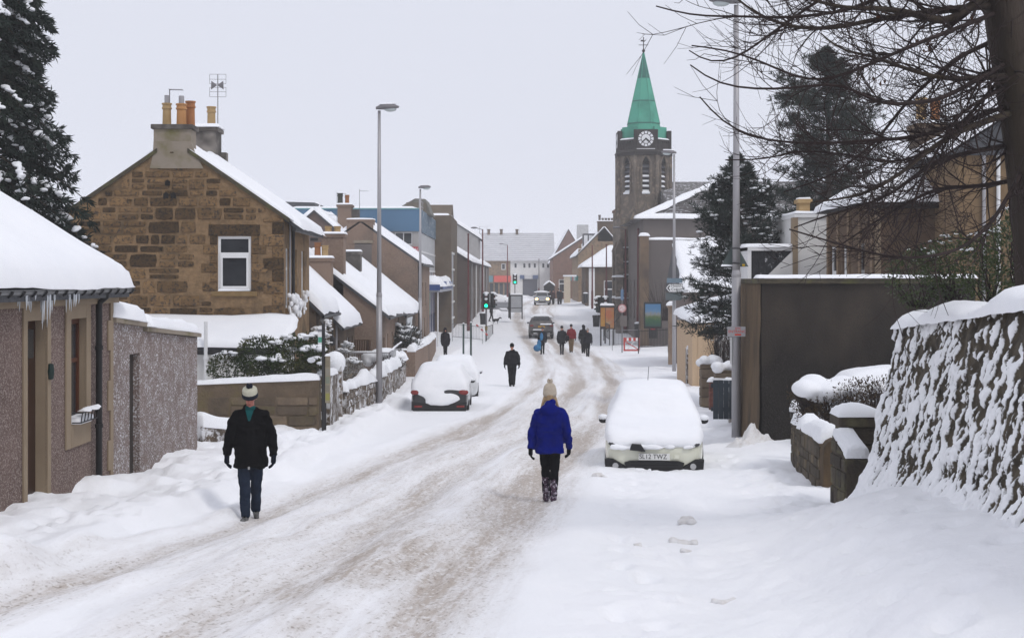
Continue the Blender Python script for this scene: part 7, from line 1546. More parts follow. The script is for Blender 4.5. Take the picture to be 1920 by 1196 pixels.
# lit-frame poster panel
Yp = 90.0; s = Yp / F; b = thing('poster_stand', 'free-standing poster stand with a blue and green picture by the hall', 'poster stand', (PX(1224, Yp), Yp, PZ(634, Yp))); z = lambda y: PZ(y, Yp) - PZ(634, Yp)
MB().box(-17 * s, 17 * s, -.1, .1, z(616), z(566)).build('case', BLACKP, b, bevel=.05); MB().box(-8 * s, 8 * s, -.09, .09, 0, z(616)).build('foot', BLACKP, b)
def poster_mat():
    m = bpy.data.materials.new('poster_print'); m.use_nodes = True; t = m.node_tree; L = t.links; bs = t.nodes['Principled BSDF']; tc = _n(t, 'TexCoord'); sp = _n(t, 'SeparateXYZ'); L.new(tc.outputs['Generated'], sp.inputs[0])
    n = _n(t, 'TexNoise'); n.inputs['Scale'].default_value = 5; n.inputs['Detail'].default_value = 3; L.new(tc.outputs['Generated'], n.inputs['Vector'])
    ad = _n(t, 'Math', operation='MULTIPLY_ADD'); L.new(n.outputs['Fac'], ad.inputs[0]); ad.inputs[1].default_value = .35; L.new(sp.outputs['Z'], ad.inputs[2]); r = _n(t, 'ValToRGB'); L.new(ad.outputs[0], r.inputs[0])
    e = r.color_ramp.elements; e[0].color = (.03, .07, .06, 1); e[0].position = .2; e[1].color = (.08, .19, .34, 1); e[1].position = 1.0
    for p, c in ((.45, (.04, .10, .05, 1)), (.62, (.10, .14, .06, 1)), (.75, (.22, .23, .22, 1)), (.84, (.12, .22, .34, 1))): q = e.new(p); q.color = c
    L.new(r.outputs[0], bs.inputs['Base Color']); bs.inputs['Roughness'].default_value = .25; return m
MB().box(-14.5 * s, 14.5 * s, -.115, -.1, z(612), z(570)).build('poster', poster_mat(), b); MB().box(-.14, .14, -.12, -.1, z(618), z(616)).build('plate', pm('red_plate', (.4, .02, .03), rough=.5), b)
# orange kiosk
Yk = 97.0; s = Yk / F; b = thing('poster_kiosk', 'orange poster board on posts behind the right traffic light', 'poster board', (PX(1138.5, Yk), Yk, PZ(640, Yk))); z = lambda y: PZ(y, Yk) - PZ(640, Yk)
MB().box(-13.5 * s, 13.5 * s, -.08, .08, z(617), z(573)).build('board', BLACKM, b, bevel=.03); MB().box(-12.5 * s, -4 * s, -.1, -.081, z(612), z(577)).build('poster', pm('orange_print', (.42, .22, .04), (.35, .12, .04), scale=1.2, rough=.4), b); MB().box(-3 * s, 12.5 * s, -.1, -.081, z(615), z(577)).build('poster', pm('orange_print2', (.40, .21, .045), (.40, .10, .06), scale=.9, rough=.4, stain=(.3, .28, .2), stscale=1), b)
for sx in (-12, 12): MB().box(sx * s - .05, sx * s + .05, -.05, .05, -.3, z(617)).build('post', BLACKM, b)
snow_slab((-14 * s, -.12, z(573)), (14 * s, -.12, z(573)), (14 * s, .12, z(573)), (-14 * s, .12, z(573)), .2, .1, 5, parent=b)
# round sign on a pole
Yr = 88.0; b = thing('road_sign', 'round red-rimmed sign, snow-crusted, on a thin pole by the guard rail', 'road sign', gp(1166.5, 652, Yr)); H = PZ(578, Yr) - b.location.z
MB().tube([(0, .06, -.3), (0, .06, H + 1.3)], .035, 8).build('pole', GALVD, b); Ts = Matrix.Translation((0, 0, H)) @ Matrix.Rotation(R(90), 4, 'X')
MB().lathe([(.26, -.01), (.26, .01)], 24, T=Ts).build('plate', pm('sign_red_faded', (.42, .12, .11), (.5, .3, .3), scale=4, rough=.6), b); MB().lathe([(.19, .01), (.19, .014)], 24, T=Ts).build('face', pm('snowy_face', (.5, .3, .28), (.7, .65, .65), scale=7, rough=.7), b)
MB().box(-.09, .09, -.02, .0, H + .5, H + 1.15).build('blue_plate', pm('blue_plate', (.12, .2, .32), rough=.5), b); MB().box(-.12, .3, -.02, .0, H - 1.1, H - .45).build('grey_plate', GREYW, b)
for lab, px, py, Y, h in (('dark litter bin on the right kerb before the orange poster board', 1118, 610, 108, .75), ('black litter bin against the left terrace', 906, 606, 118, .8), ('black litter bin by the low hipped shop', 1098, 566, 156, .9), ('black domed bin at the foot of the red column on the right', 1197, 632, 97, .9)):
    b = thing('litter_bin', lab, 'litter bin', gp(px, py, Y)); MB().lathe([(.24, -.1), (.27, h * .8), (.3, h * .82), (.3, h), (.22, h + .02)], 14).build('body', BLACKM, b); MB().ball((0, 0, h + .02), (.28, .28, .12), 10).build('snow_cap', SNOWF, b, smooth=True)
for lab, px, yt, yb, Y in (('green post left of the pair on the left pavement', 869, 607, 663, 76), ('green post right of the pair on the left pavement', 883, 605, 670, 72)):
    b = thing('sign_post', lab, 'post', gp(px, yb, Y)); MB().tube([(0, 0, -.3), (0, 0, PZ(yt, Y) - PZ(yb, Y))], .05, 10).build('post', pm('green_post', (.05, .085, .08), (.04, .065, .06), rough=.6), b); MB().lathe([(.055, 0), (.055, .03), (.02, .06)], 10, (0, 0, PZ(yt, Y) - PZ(yb, Y))).build('cap', SNOWF, b)
# bus stop pole
Yb = 34.3; b = thing('bus_stop', 'black bus stop pole with small flag and timetable case by the garden wall', 'bus stop', gp(606.5, 814, Yb)); z = lambda y: PZ(y, Yb) - b.location.z; s = Yb / F
MB().tube([(0, 0, -.3), (0, 0, z(606))], .042, 10).build('pole', BLACKM, b); MB().tube([(.05, .02, -.3), (.05, .02, z(755))], .015, 6).build('stay', BLACKM, b)
f = MB().box(-.13, -.03, -.015, .015, z(645), z(612)).build('flag', WPAINT, b); MB().box(-.125, -.035, -.02, -.015, z(642), z(632)).build('flag_band', pm('bus_green', (.1, .35, .25), rough=.5), f); MB().box(-.125, -.035, -.02, -.015, z(622), z(617)).build('flag_text', pm('grey_print', (.25, .25, .27), rough=.5), f)
c = MB().box(.045, .16, -.035, .035, z(755), z(668)).build('timetable_case', pm('tan_case', (.28, .24, .17), (.2, .17, .12), scale=3, rough=.6), b)
for k, cc in enumerate(((.26, .25, .07), (.2, .18, .14), (.18, .2, .15), (.24, .22, .18), (.2, .17, .12))): MB().box(.055, .15, -.04, -.035, z(750 - k * 15.5), z(737 - k * 15.5)).build('timetable_sheet', pm('sheet_%d' % k, cc, cc, rough=.6), c)
snow_slab((.04, -.045, z(668)), (.165, -.045, z(668)), (.165, .045, z(668)), (.04, .045, z(668)), .05, .03, 3, parent=c)
# signs on the right lamp posts
Yl = 68.7; z0 = PZ(540, Yl); s = Yl / F
b = thing('direction_sign', 'white arrow sign with black border lettered Health Centre', 'sign', (PX(1264.5, Yl), Yl, z0)); pl = [(-17 * s, 0), (-11 * s, -8.3 * s), (15 * s, -8.3 * s), (15 * s, 8.3 * s), (-11 * s, 8.3 * s)]
MB().prism(pl, -.1, -.08).build('plate', BLACKP, b); MB().prism([(x * .95, y * .86) for x, y in pl], -.104, -.1).build('face', WPAINT, b); MB().prism([(-14 * s, 0), (-10 * s, -5 * s), (-7.5 * s, -5 * s), (-11.3 * s, 0), (-7.5 * s, 5 * s), (-10 * s, 5 * s)], -.108, -.104).build('chevron', BLACKP, b)
text_mesh('Health\nCentre', .185, BLACKP, b, Matrix.Translation((-6.5 * s, -.106, .02)) @ FRONT, align='LEFT', sp=.95)
b = thing('direction_sign', 'narrow blue-grey sign just above the white arrow sign', 'sign', (PX(1265, Yl), Yl, PZ(526, Yl))); MB().box(-15 * s, 14 * s, -.1, -.08, -4.5 * s, 4.5 * s).build('plate', pm('blue_grey_plate', (.16, .22, .27), (.13, .18, .22), rough=.6), b); MB().tube([(-.1, -.07, -.02), (.1, -.07, -.02)], .02, 6).build('clip', GALV, b)
b = thing('direction_sign', 'grey back of an arrow sign just below the white arrow sign', 'sign', (PX(1265, Yl), Yl, PZ(556, Yl))); MB().prism([(17 * s, 0), (11 * s, -7 * s), (-17 * s, -7 * s), (-17 * s, 7 * s), (11 * s, 7 * s)], -.1, -.08).build('plate', pm('sign_back_grey', (.10, .12, .125), (.08, .1, .105), rough=.6), b); MB().tube([(-.1, -.07, 0), (.1, -.07, 0)], .02, 6).build('clip', GALV, b)
Yl = 33.0; s = Yl / F; b = thing('warning_sign', 'back of a triangular road sign strapped to the right lamp post', 'road sign', (PX(1379, Yl), Yl, PZ(500, Yl)))
MB().prism([(-26 * s, 0), (26 * s, 0), (2.5 * s, 43 * s), (-2.5 * s, 43 * s)], .11, .13).build('plate', pm('sign_back_green', (.085, .11, .105), (.07, .09, .086), rough=.6), b)
for k, zz in enumerate((6, 34)): MB().lathe([(.105, zz * s - .012), (.105, zz * s + .012)], 16, (.018, 0, 0)).build('strap', BLACKM, b)
snow_slab((-26 * s, .06, .0), (-3 * s, .06, .0), (-3 * s, .12, .0), (-26 * s, .12, 0), .06, .03, 3, parent=b); MB().box(14 * s, 19 * s, .1, .109, 1 * s, 5 * s).build('sticker', pm('yellow_sticker', (.6, .38, .02), rough=.5), b)
b = thing('notice_board', 'pale board with red lettering SITE ENTRANCE tied to the right lamp post', 'sign', (PX(1382, Yl), Yl, PZ(621, Yl))); MB().box(-19.5 * s, 20 * s, -.125, -.11, -9.5 * s, 9 * s).build('plate', pm('pale_board', (.56, .55, .57), (.5, .49, .51), rough=.7), b)
ORG = pm('fluorescent_red', (.85, .07, .035), (.8, .06, .03), rough=.5)
text_mesh('SITE', .075, ORG, b, Matrix.Translation((0, -.127, 5.2 * s)) @ FRONT, ext=.001); text_mesh('ENTRANCE', .085, ORG, b, Matrix.Translation((0, -.127, -.4 * s)) @ FRONT, ext=.001); MB().box(-6 * s, 6 * s, -.127, -.125, -7.5 * s, -4.5 * s).build('arrow_bar', ORG, b)
for zz in (7, -7): MB().lathe([(.104, zz * s - .006), (.104, zz * s + .006)], 14, (-.018, 0, 0)).build('cable_tie', BLACKM, b)
b = thing('side_plate', 'narrow white strip fixed to the right lamp post below the red-lettered board', 'sign', (PX(1371, Yl), Yl, PZ(682, Yl))); MB().box(-.03, .015, -.06, -.02, 0, PZ(632, Yl) - PZ(682, Yl)).build('plate', WPAINT, b); MB().lathe([(.102, .1), (.102, .115)], 14, (PX(1380.5, Yl) - PX(1371, Yl), 0, 0)).build('strap', BLACKM, b)
# timber gate posts beside the second right lamp
for lab, px, w_, yt, yb, Y, mt in (('weathered stone gate post with snow cap left of the sign lamp', 1257.5, 9, 577, 672, 70.5, pm('tan_post', (.24, .18, .13), (.18, .13, .1), scale=3, rough=.9)), ('grey steel gate post right of the sign lamp', 1277.5, 10, 580, 682, 66.5, pm('blue_grey_post', (.22, .225, .235), (.2, .2, .21), rough=.7))):
    b = thing('gate_post', lab, 'post', gp(px, yb, Y)); hw = w_ * Y / F / 2; H = PZ(yt, Y) - PZ(yb, Y); MB().box(-hw, hw, -hw, hw, -.3, H).build('shaft', mt, b, bevel=.01)
    if 'stone' in lab: MB().box(-hw * 1.5, hw * 1.5, -hw * 1.5, hw * 1.5, H, H + .1).build('cope', mt, b); snow_slab((-hw * 1.9, -hw * 1.8, H + .1), (hw * 1.9, -hw * 1.8, H + .1), (hw * 1.9, hw * 1.8, H + .1), (-hw * 1.9, hw * 1.8, H + .1), .22, .05, 7, parent=b)
    else: MB().box(-hw * 1.1, hw * 1.1, -hw * 1.1, hw * 1.1, H, H + .02).build('cap', GALV, b)
wall_run('garden_wall', 'snow-streaked stone wall between the grey gate post and the beige shed', [(PX(1283, 65), 65, PZ(640, 65)), (PX(1297, 59), 59, PZ(655, 59))], 1.1, .4, STONES, .14, 401)
# bus shelters
Ys = 128.0; s = Ys / F; b = thing('bus_shelter', 'glazed bus shelter panel on the left pavement below the middle traffic light', 'bus shelter', gp(968, 592, Ys)); H = PZ(555, Ys) - b.location.z
for sx in (-11, 11): MB().box(sx * s - .05, sx * s + .05, -.05, .05, -.3, H).build('post', BLACKM, b)
MB().box(-11 * s, 11 * s, -.02, .02, .3, H).build('glazing', pm('frosted_glass', (.45, .46, .48), (.38, .39, .41), rough=.3), b); MB().box(-12 * s, 12 * s, -.04, 1.2, H, H + .1).build('roof', BLACKM, b); MB().box(-11 * s, 11 * s, -.04, .04, H * .38, H * .41).build('rail', BLACKM, b)
snow_slab((-12 * s, -.06, H + .1), (12 * s, -.06, H + .1), (12 * s, 1.2, H + .1), (-12 * s, 1.2, H + .1), .15, .15, 5, parent=b); MB().box(-15 * s, -11.5 * s, -.06, .4, -.2, H * 1.15).build('advert_end', BLACKP, b)
Ys = 172.0; s = Ys / F; b = thing('bus_shelter', 'small bus shelter with a snowy peaked roof on the far right pavement', 'bus shelter', gp(1030, 566, Ys)); H = PZ(537, Ys) - b.location.z
for sx in (-9, 9):
    for yy in (0, 1.3): MB().box(sx * s - .05, sx * s + .05, yy - .05, yy + .05, -.3, H).build('post', BLACKM, b)
MB().prism([(-11 * s, H), (11 * s, H), (0, H + .55)], -.2, 1.5).build('roof', BLACKM, b); snow_slab((-11 * s, -.25, H + .05), (0, -.25, H + .55), (0, 1.5, H + .55), (-11 * s, 1.5, H + .05), .2, .2, 3, parent=b); snow_slab((11 * s, -.25, H + .05), (0, -.25, H + .55), (0, 1.5, H + .55), (11 * s, 1.5, H + .05), .2, .2, 4, parent=b)
MB().box(-9 * s, 9 * s, 1.28, 1.32, .2, H).build('glazing', GLASS, b)
# lumps of broken snow on the near pavement and road
for k, (lab, px, py, Y, rr) in enumerate((('rounded snow lump on the right, level with the walking woman', 1282, 947, 17.9, .15), ('broken grey snow lump in the right foreground', 1275, 1003, 15.6, .15), ('small dirty snow lump left of the broken grey one', 1195, 1012, 15.4, .07), ('dirty ice lump by the near corner of the white car', 1124, 882, 24.2, .13), ('small snow lump in the bottom right foreground', 1355, 1140, 11.4, .08), ('flat grey snow lump below the broken grey one', 1288, 1038, 14.4, .08))):
    rr *= .75; c = P(px, py, Y); r = random.Random(k + 70); m = MB(); zg = g(c.x, Y) + float(detail(np.array([c.x]), np.array([Y]))[0][0])
    for q in range(9): m.ball((r.gauss(0, .5) * rr, r.gauss(0, .4) * rr, rr * r.uniform(.1, .6)), (rr * r.uniform(.4, .8), rr * r.uniform(.4, .8), rr * r.uniform(.3, .6)), 7)
    mesh_obj('snow_lump', remesh(m, .02, 1), pm('dirty_snow', (.84, .835, .84), (.68, .65, .63), scale=9, rough=.9, bump=1, bscale=30), None, lab, 'snow lump', 'lumps of broken snow', loc=(c.x, Y, zg - rr * .25))
# ================================================================ PEOPLE
def wrinkle(me, amp, fx=7, fz=4, seed=0):
    n = len(me.vertices); co = np.empty(n * 3); me.vertices.foreach_get('co', co); co = co.reshape(-1, 3); nr = np.empty(n * 3); me.vertices.foreach_get('normal', nr); nr = nr.reshape(-1, 3)
    d = fbm(co[:, 0] * fx + co[:, 1] * fx * .7 + co[:, 2] * 2.2, co[:, 2] * fz + co[:, 1] * 3 + seed, 3, seed + 3); co += nr * (amp * 2 * d)[:, None]
    me.vertices.foreach_set('co', co.ravel()); me.update(); me.polygons.foreach_set('use_smooth', np.ones(len(me.polygons), bool)); return me
SKIN = pm('skin', (.48, .24, .17), (.42, .19, .13), scale=8, rough=.55)
SKINR = pm('cold_skin', (.50, .20, .16), (.42, .16, .12), scale=6, rough=.5)
def hand(m, wrist, d, side, k=1.0, rad=.0):
    """palm, four unequal bent fingers and a thumb leaving the side of the palm"""
    w0 = Vector(wrist); d = Vector(d).normalized(); fw = Vector((0, -1, 0)); fw = (fw - d * fw.dot(d)).normalized(); sd = d.cross(fw).normalized() * side
    c = w0 + d * .05 * k
    m.limb(w0, w0 + d * .085 * k + fw * .018 * k, .028 * k + rad, .030 * k + rad, 8); m.limb(w0 + d * .02 * k - fw * .01 * k, w0 + d * .085 * k - fw * .028 * k, .024 * k + rad, .024 * k + rad, 8)
    for i, (off, L) in enumerate(((.032, .070), (.011, .080), (-.011, .074), (-.031, .058))):
        b = w0 + d * .088 * k + fw * off * k; c1 = b + d * L * .5 * k + sd * .010 * k; c2 = c1 + d * L * .32 * k + sd * .022 * k; c3 = c2 + d * L * .15 * k + sd * .020 * k
        m.limb(b, c1, .0095 * k + rad, .009 * k + rad, 6); m.limb(c1, c2, .009 * k + rad, .0082 * k + rad, 6); m.limb(c2, c3, .0082 * k + rad, .0075 * k + rad, 6)
    t0 = w0 + d * .025 * k + fw * .03 * k; t1 = t0 + (d * .6 + fw * .8).normalized() * .042 * k; t2 = t1 + (d * .9 + fw * .35).normalized() * .034 * k
    m.limb(t0, t1, .013 * k + rad, .011 * k + rad, 6); m.limb(t1, t2, .011 * k + rad, .009 * k + rad, 6)
def person(label, loc, rz, h=1.75, vox=.014, coat=None, hem=.72, bulk=1.0, trouser=None, tr_r=1.0, boots=None, boot_h=.16, hat=None, hair=None, hood=False, glove=None, lead=1, stride=1.0, armsp=.0, swing=.14, headdown=0.0, face=False, scarf=None, extra=None, collar=True, armz=.0, boot_r=1.0, group=None):
    k = h / 1.75; zf = g(loc[0], loc[1]) + float(detail(np.array([loc[0]]), np.array([loc[1]]))[0][0]) - .02 if len(loc) < 3 else loc[2]
    root = thing('person', label, 'person', (loc[0], loc[1], zf), rz, group)
    V = lambda x, y, z: Vector((x * k, y * k, z * k)); st = stride; s = lead
    hipF, knF, anF, toF = V(s * .085, 0, .92), V(s * .068, -.13 * st, .50), V(s * .05, -.20 * st, .085), V(s * .075, -.20 * st - .17, .035)
    hipB, knB, anB, toB = V(-s * .085, 0, .92), V(-s * .068, .03 * st, .50), V(-s * .048, .23 * st, .085 + .05 * st), V(-s * .075, .23 * st - .15, .035)
    b = bulk; sh = .168 * b ** .6
    shL, shR = V(-sh, 0, 1.385), V(sh, 0, 1.385)
    elL, elR = V(-sh - .055 - armsp * .5, s * swing * .35, 1.14 + armz * .4), V(sh + .055 + armsp * .5, -s * swing * .35, 1.14 + armz * .4)
    wrL, wrR = V(-sh - .062 - armsp * .75, s * -swing * .3 - .04, .90 + armz), V(sh + .062 + armsp * .75, s * swing * .3 - .04, .90 + armz)
    HD = lambda w_, e: Vector(((w_ - e).x * .15, (w_ - e).y * .5 - .03, (w_ - e).z))
    hd = V(0, -.02 - headdown * .06, 1.635 - headdown * .015)
    Rh = Matrix.Translation(hd) @ Matrix.Rotation(headdown * .55, 4, 'X')
    # continuous body
    m = MB(); m.ball(V(0, 0, .95), (.155 * k, .11 * k, .13 * k), 12); m.limb(V(0, 0, 1.0), V(0, 0, 1.2), .12 * k, .12 * k); m.ball(V(0, .0, 1.3), (.165 * k, .115 * k, .17 * k), 12); m.limb(shL, shR, .06 * k, .06 * k)
    for hp, kn, an, to in ((hipF, knF, anF, toF), (hipB, knB, anB, toB)): m.limb(hp, kn, .085 * k, .052 * k); m.limb(kn, an, .052 * k, .034 * k); m.limb(an, to, .026 * k, .016 * k)
    for a, e, w_, sd in ((shL, elL, wrL, -1), (shR, elR, wrR, 1)): m.limb(a, e, .048 * k, .038 * k); m.limb(e, w_, .038 * k, .026 * k); hand(m, w_, HD(w_, e), sd, k * (.72 if glove else 1))
    m.limb(V(0, .01, 1.45), hd + Vector((0, .01, -.06 * k)), .055 * k, .052 * k)
    m.ball((0, .012, .02), (.074 * k, .092 * k, .098 * k), 14, T=Rh); m.ball((0, -.018, -.055), (.054 * k, .062 * k, .06 * k), 12, T=Rh); m.ball((0, -.055, -.095), (.024 * k, .022 * k, .02 * k), 8, T=Rh)
    m.ball((0, -.098, -.02), (.012 * k, .022 * k, .02 * k), 8, T=Rh); m.ball((0, -.085, .0), (.009 * k, .015 * k, .025 * k), 8, T=Rh); m.ball((0, -.078, .03), (.05 * k, .016 * k, .01 * k), 8, T=Rh)
    for sx in (-1, 1): m.ball((sx * .076 * k, .015, -.01), (.01 * k, .02 * k, .03 * k), 8, T=Rh); m.ball((sx * .036 * k, -.062, -.03), (.02 * k, .02 * k, .02 * k), 8, T=Rh)
    bm_ = remesh(m, min(vox, .011) if face else vox, 2); body = mesh_obj('body', bm_, [SKINR if face else SKIN, BLK], root)
    bm_.polygons.foreach_set('material_index', [0 if (p.center.z > 1.46 * k or (not glove and p.center.z > .6 * k and abs(p.center.x) > .2)) else 1 for p in bm_.polygons])
    if face:
        for sx in (-1, 1): MB().ball(tuple(Rh @ Vector((sx * .031 * k, -.084 * k, .012 * k))), .0105 * k, 8).build('eye', pm('eye_dark', (.03, .025, .02), rough=.2), body, smooth=True)
        MB().ball((0, -.086 * k, -.062 * k), (.024 * k, .006, .006), 8, T=Rh).build('mouth', pm('lips', (.32, .10, .09), rough=.5), body, smooth=True)
    # trousers
    if trouser:
        m = MB(); m.ball(V(0, 0, .95), (.17 * k * b ** .5, .13 * k, .13 * k), 12)
        for hp, kn, an in ((hipF, knF, anF), (hipB, knB, anB)): m.limb(hp, kn, .105 * k * tr_r, .078 * k * tr_r); m.tube([kn, an + Vector((0, 0, -.02))], [.078 * k * tr_r, .062 * k * tr_r], 10); m.ball(kn, .078 * k * tr_r, 10)
        mesh_obj('trousers', wrinkle(remesh(m, vox, 2), .008, 9, 12, 3), trouser, root)
    m2 = boots or BLACKP
    for an, to in ((anF, toF), (anB, toB)):
        m = MB(); q = boot_r; up = Vector((0, 0, boot_h * k)); kn = knF if an is anF else knB; up = (kn - an).normalized() * boot_h * k
        m.tube([an + Vector((0, .01, -.03 * k)), an + up], [.05 * k * q, .058 * k * q], 10); m.limb(an + Vector((0, .02 * k, -.035 * k)), to, .046 * k * q, .036 * k * q, 8); mesh_obj('boot', remesh(m, min(vox, .012), 2), m2, root)
    # coat
    if coat:
        m = MB(); m.ball(V(0, 0, 1.28), (.195 * k * b, .15 * k * b, .17 * k), 14); [m.limb(V(0, .015, 1.455), V(sx * sh * .93, 0, 1.38), .066 * k, .074 * k * b ** .5) for sx in (-1, 1)]
        n = 18; vs = []; fs = []; prof = [(1.36, .165, .12), (1.2, .19, .145), (1.05, .188, .145), (.95, .195, .15), (hem + .1, .202, .165), (hem, .208, .172)] if hem < .9 else [(1.38, .19, .13), (1.2, .195, .14), (1.05, .19, .14), (hem, .195, .145)]
        for z, rx, ry in prof:
            for j in range(n): a = 2 * math.pi * j / n; vs.append((rx * b * k * math.cos(a), ry * b * k * math.sin(a), z * k))
        fs = [(i * n + j, i * n + (j + 1) % n, (i + 1) * n + (j + 1) % n, (i + 1) * n + j) for i in range(len(prof) - 1) for j in range(n)] + [tuple(range(n)), tuple((len(prof) - 1) * n + j for j in range(n))[::-1]]
        m.add(vs, [f[::-1] for f in fs])
        for a, e, w_ in ((shL, elL, wrL), (shR, elR, wrR)): m.limb(a, e, .070 * k * b ** .5, .068 * k * b ** .6); m.tube([e, w_ + (w_ - e) * .06], [.068 * k * b ** .6, .056 * k * b ** .5], 10); m.ball(e, .068 * k * b ** .6, 10)
        if collar: m.limb(V(-.05, .025, 1.455), V(.05, .025, 1.455), .07 * k, .07 * k)
        if hood == 'down': m.ball(V(0, .095, 1.43), (.165 * k, .085 * k, .11 * k), 12); m.ball(V(0, .07, 1.535), (.095 * k, .07 * k, .075 * k), 10)
        if hood == 'up': m.ball(hd + Vector((0, .025, .01)), (.115 * k, .125 * k, .145 * k), 14); m.limb(V(0, .03, 1.45), hd, .1 * k, .09 * k)
        mesh_obj('coat', wrinkle(remesh(m, vox, 2), .017, 7, 9, 5), coat, root)
    if glove:
        for e, w_, sd in ((elL, wrL, -1), (elR, wrR, 1)): m = MB(); hand(m, w_ + (w_ - e) * .03, HD(w_, e), sd, k * 1.05, .004); m.tube([w_ - (w_ - e) * .1, w_ + (w_ - e) * .15], .036 * k, 8); mesh_obj('glove', remesh(m, .006 if vox < .016 else .012, 1), glove, root)
    if hair:
        m = MB(); m.ball((0, .025 * k, .03 * k), (.084 * k, .098 * k, .1 * k), 12, T=Rh)
        if hair[1]: m.limb(hd + Vector((0, .03 * k, -.02)), V(0, .05, 1.5), .07 * k, .04 * k); [m.limb(hd + Vector((sx * .075 * k, .01 * k, -.02)), V(sx * .125, -.01, 1.475), .032 * k, .02 * k) for sx in (-1, 1)]
        mesh_obj('hair', remesh(m, vox, 2), hair[0], root)
    if hat:
        m = MB(); kind = hat[0]
        m.ball((0, .008 * k, .05 * k), (.094 * k, .112 * k, .105 * k), 14, T=Rh); o = None
        if kind == 'bobble':
            me = MB(); n = 16
            pr = [(.097, .0), (.1, .04), (.1, .09), (.092, .115), (.06, .13), (.0, .135)] if len(hat) < 5 else hat[4]
            me.lathe([(a * k, z * k + .018 * k) for a, z in pr], n, T=Rh @ Matrix.Scale(1.12, 4, (0, 1, 0))); o = me.build('hat', hat[1], root, smooth=True)
            MB().lathe([(.1 * k, .015 * k), (.107 * k, .03 * k), (.107 * k, .065 * k), (.1 * k, .075 * k)], n, T=Rh @ Matrix.Scale(1.12, 4, (0, 1, 0))).build('hat_brim', hat[2], o, smooth=True)
            bb = MB(); c = Rh @ Vector((0, 0, (pr[-1][1] + .042) * k)); r = random.Random(2)
            for q in range(30): v = Vector((r.gauss(0, 1), r.gauss(0, 1), r.gauss(0, 1))).normalized() * .032 * k; bb.ball(c + v, .017 * k, 6)
            mesh_obj('bobble', remesh(bb, .008, 0), hat[3], o)
        else: mesh_obj('hat', remesh(m, vox, 2), hat[1], root)
    if scarf: MB().lathe([(.05 * k, 1.46 * k), (.064 * k, 1.47 * k), (.066 * k, 1.5 * k), (.05 * k, 1.52 * k)], 14, (0, -.03 * k, 0)).build('collar_scarf', scarf, root, smooth=True)
    if extra: extra(root, k, V)
    return root
fab = lambda n, c, r=.9: pm('cloth_' + n, c, tuple(v * .65 for v in c), scale=7, rough=r, bump=.5, bscale=60, spec=.04)
BLK = fab('black', (.0065, .0065, .0075)); DNAVY = fab('dark_navy', (.012, .015, .024)); DENIM = fab('denim', (.022, .032, .055)); ROYAL = fab('royal', (.003, .010, .18)); LEG = fab('legging', (.007, .007, .009))
CREAM = pm('cream_knit', (.60, .52, .42), (.52, .44, .35), scale=30, rough=.95, bump=1, bscale=90); IVORY = pm('ivory_knit', (.66, .64, .52), (.58, .56, .45), scale=30, rough=.95, bump=1, bscale=90); NAVYK = pm('navy_knit', (.008, .010, .020), (.012, .016, .03), scale=30, rough=.95, bump=1, bscale=90)
BLOND = pm('blond_hair', (.44, .31, .18), (.34, .23, .13), scale=20, rough=.6, stretch=(1, 1, .2))
# man in the black coat, walking toward the camera
def man_extra(root, k, V):
    MB().box(-.045, -.02, -.152, -.147, 1.71 * k - .02, 1.71 * k + .005).build('hat_badge', pm('blue_badge', (.04, .07, .3), rough=.6), root)
    m = MB(); m.add([V(-.055, -.135, 1.47), V(.055, -.135, 1.47), V(.012, -.185, 1.33), V(-.012, -.185, 1.33)], [(0, 1, 2, 3)]); m.build('sweater', fab('teal', (.012, .10, .105)), root)
    m = MB(); m.box(-.012, .012, -.215, -.2, .70 * k, .735 * k); m.build('coat_toggle', GALV, root)
person('man in a black coat and cream and navy bobble hat walking toward the camera', (PX(470, 18.9), 18.9), R(4), 1.74, .012, BLK, .71, 1.10, DENIM, 1.0, pm('wet_boot', (.02, .018, .016), (.2, .2, .2), scale=14, rough=.6), .1, ('bobble', IVORY, NAVYK, NAVYK), None, False, fab('glove_navy', (.008, .011, .02)), -1, .75, .09, .12, .75, True, fab('teal', (.012, .10, .105)), man_extra, True, -.02)
# woman in the blue jacket, walking away
def boots_mat():
    return pm('floral_wellies', (.02, .016, .03), (.06, .02, .045), scale=22, rough=.4, speck=(.5, .45, .52), kscale=26)
def woman_extra(root, k, V):
    m = MB(); m.tube([V(-.2, .14, 1.12), V(-.1, .175, 1.11), V(.1, .175, 1.11), V(.2, .14, 1.12)], .006, 5); m.build('jacket_seam', fab('royal_dark', (.004, .012, .15)), root)
person('woman in a royal blue jacket and cream bobble hat walking away down the road', (PX(1031, 21.0), 21.0), R(180), 1.66, .012, ROYAL, .77, 1.08, LEG, .92, boots_mat(), .36, ('bobble', CREAM, CREAM, CREAM, [(.098, -.02), (.104, .03), (.102, .09), (.088, .14), (.055, .18), (.0, .195)]), (BLOND, True), 'down', fab('glove_black', (.008, .008, .009)), 1, .55, .075, .16, .0, False, None, woman_extra, True, -.05, 1.12)
# man walking away in the middle distance
person('man in a black jacket and black hat walking away along the road centre', (PX(960, 59.5), 59.5), R(184), 1.78, .02, fab('black_grey', (.011, .011, .015)), .88, 1.12, fab('black_trouser', (.009, .009, .012)), 1.15, BLACKP, .1, ('beanie', BLK), None, False, fab('glove_navy', (.008, .011, .02)), 1, .5, .07, .1)
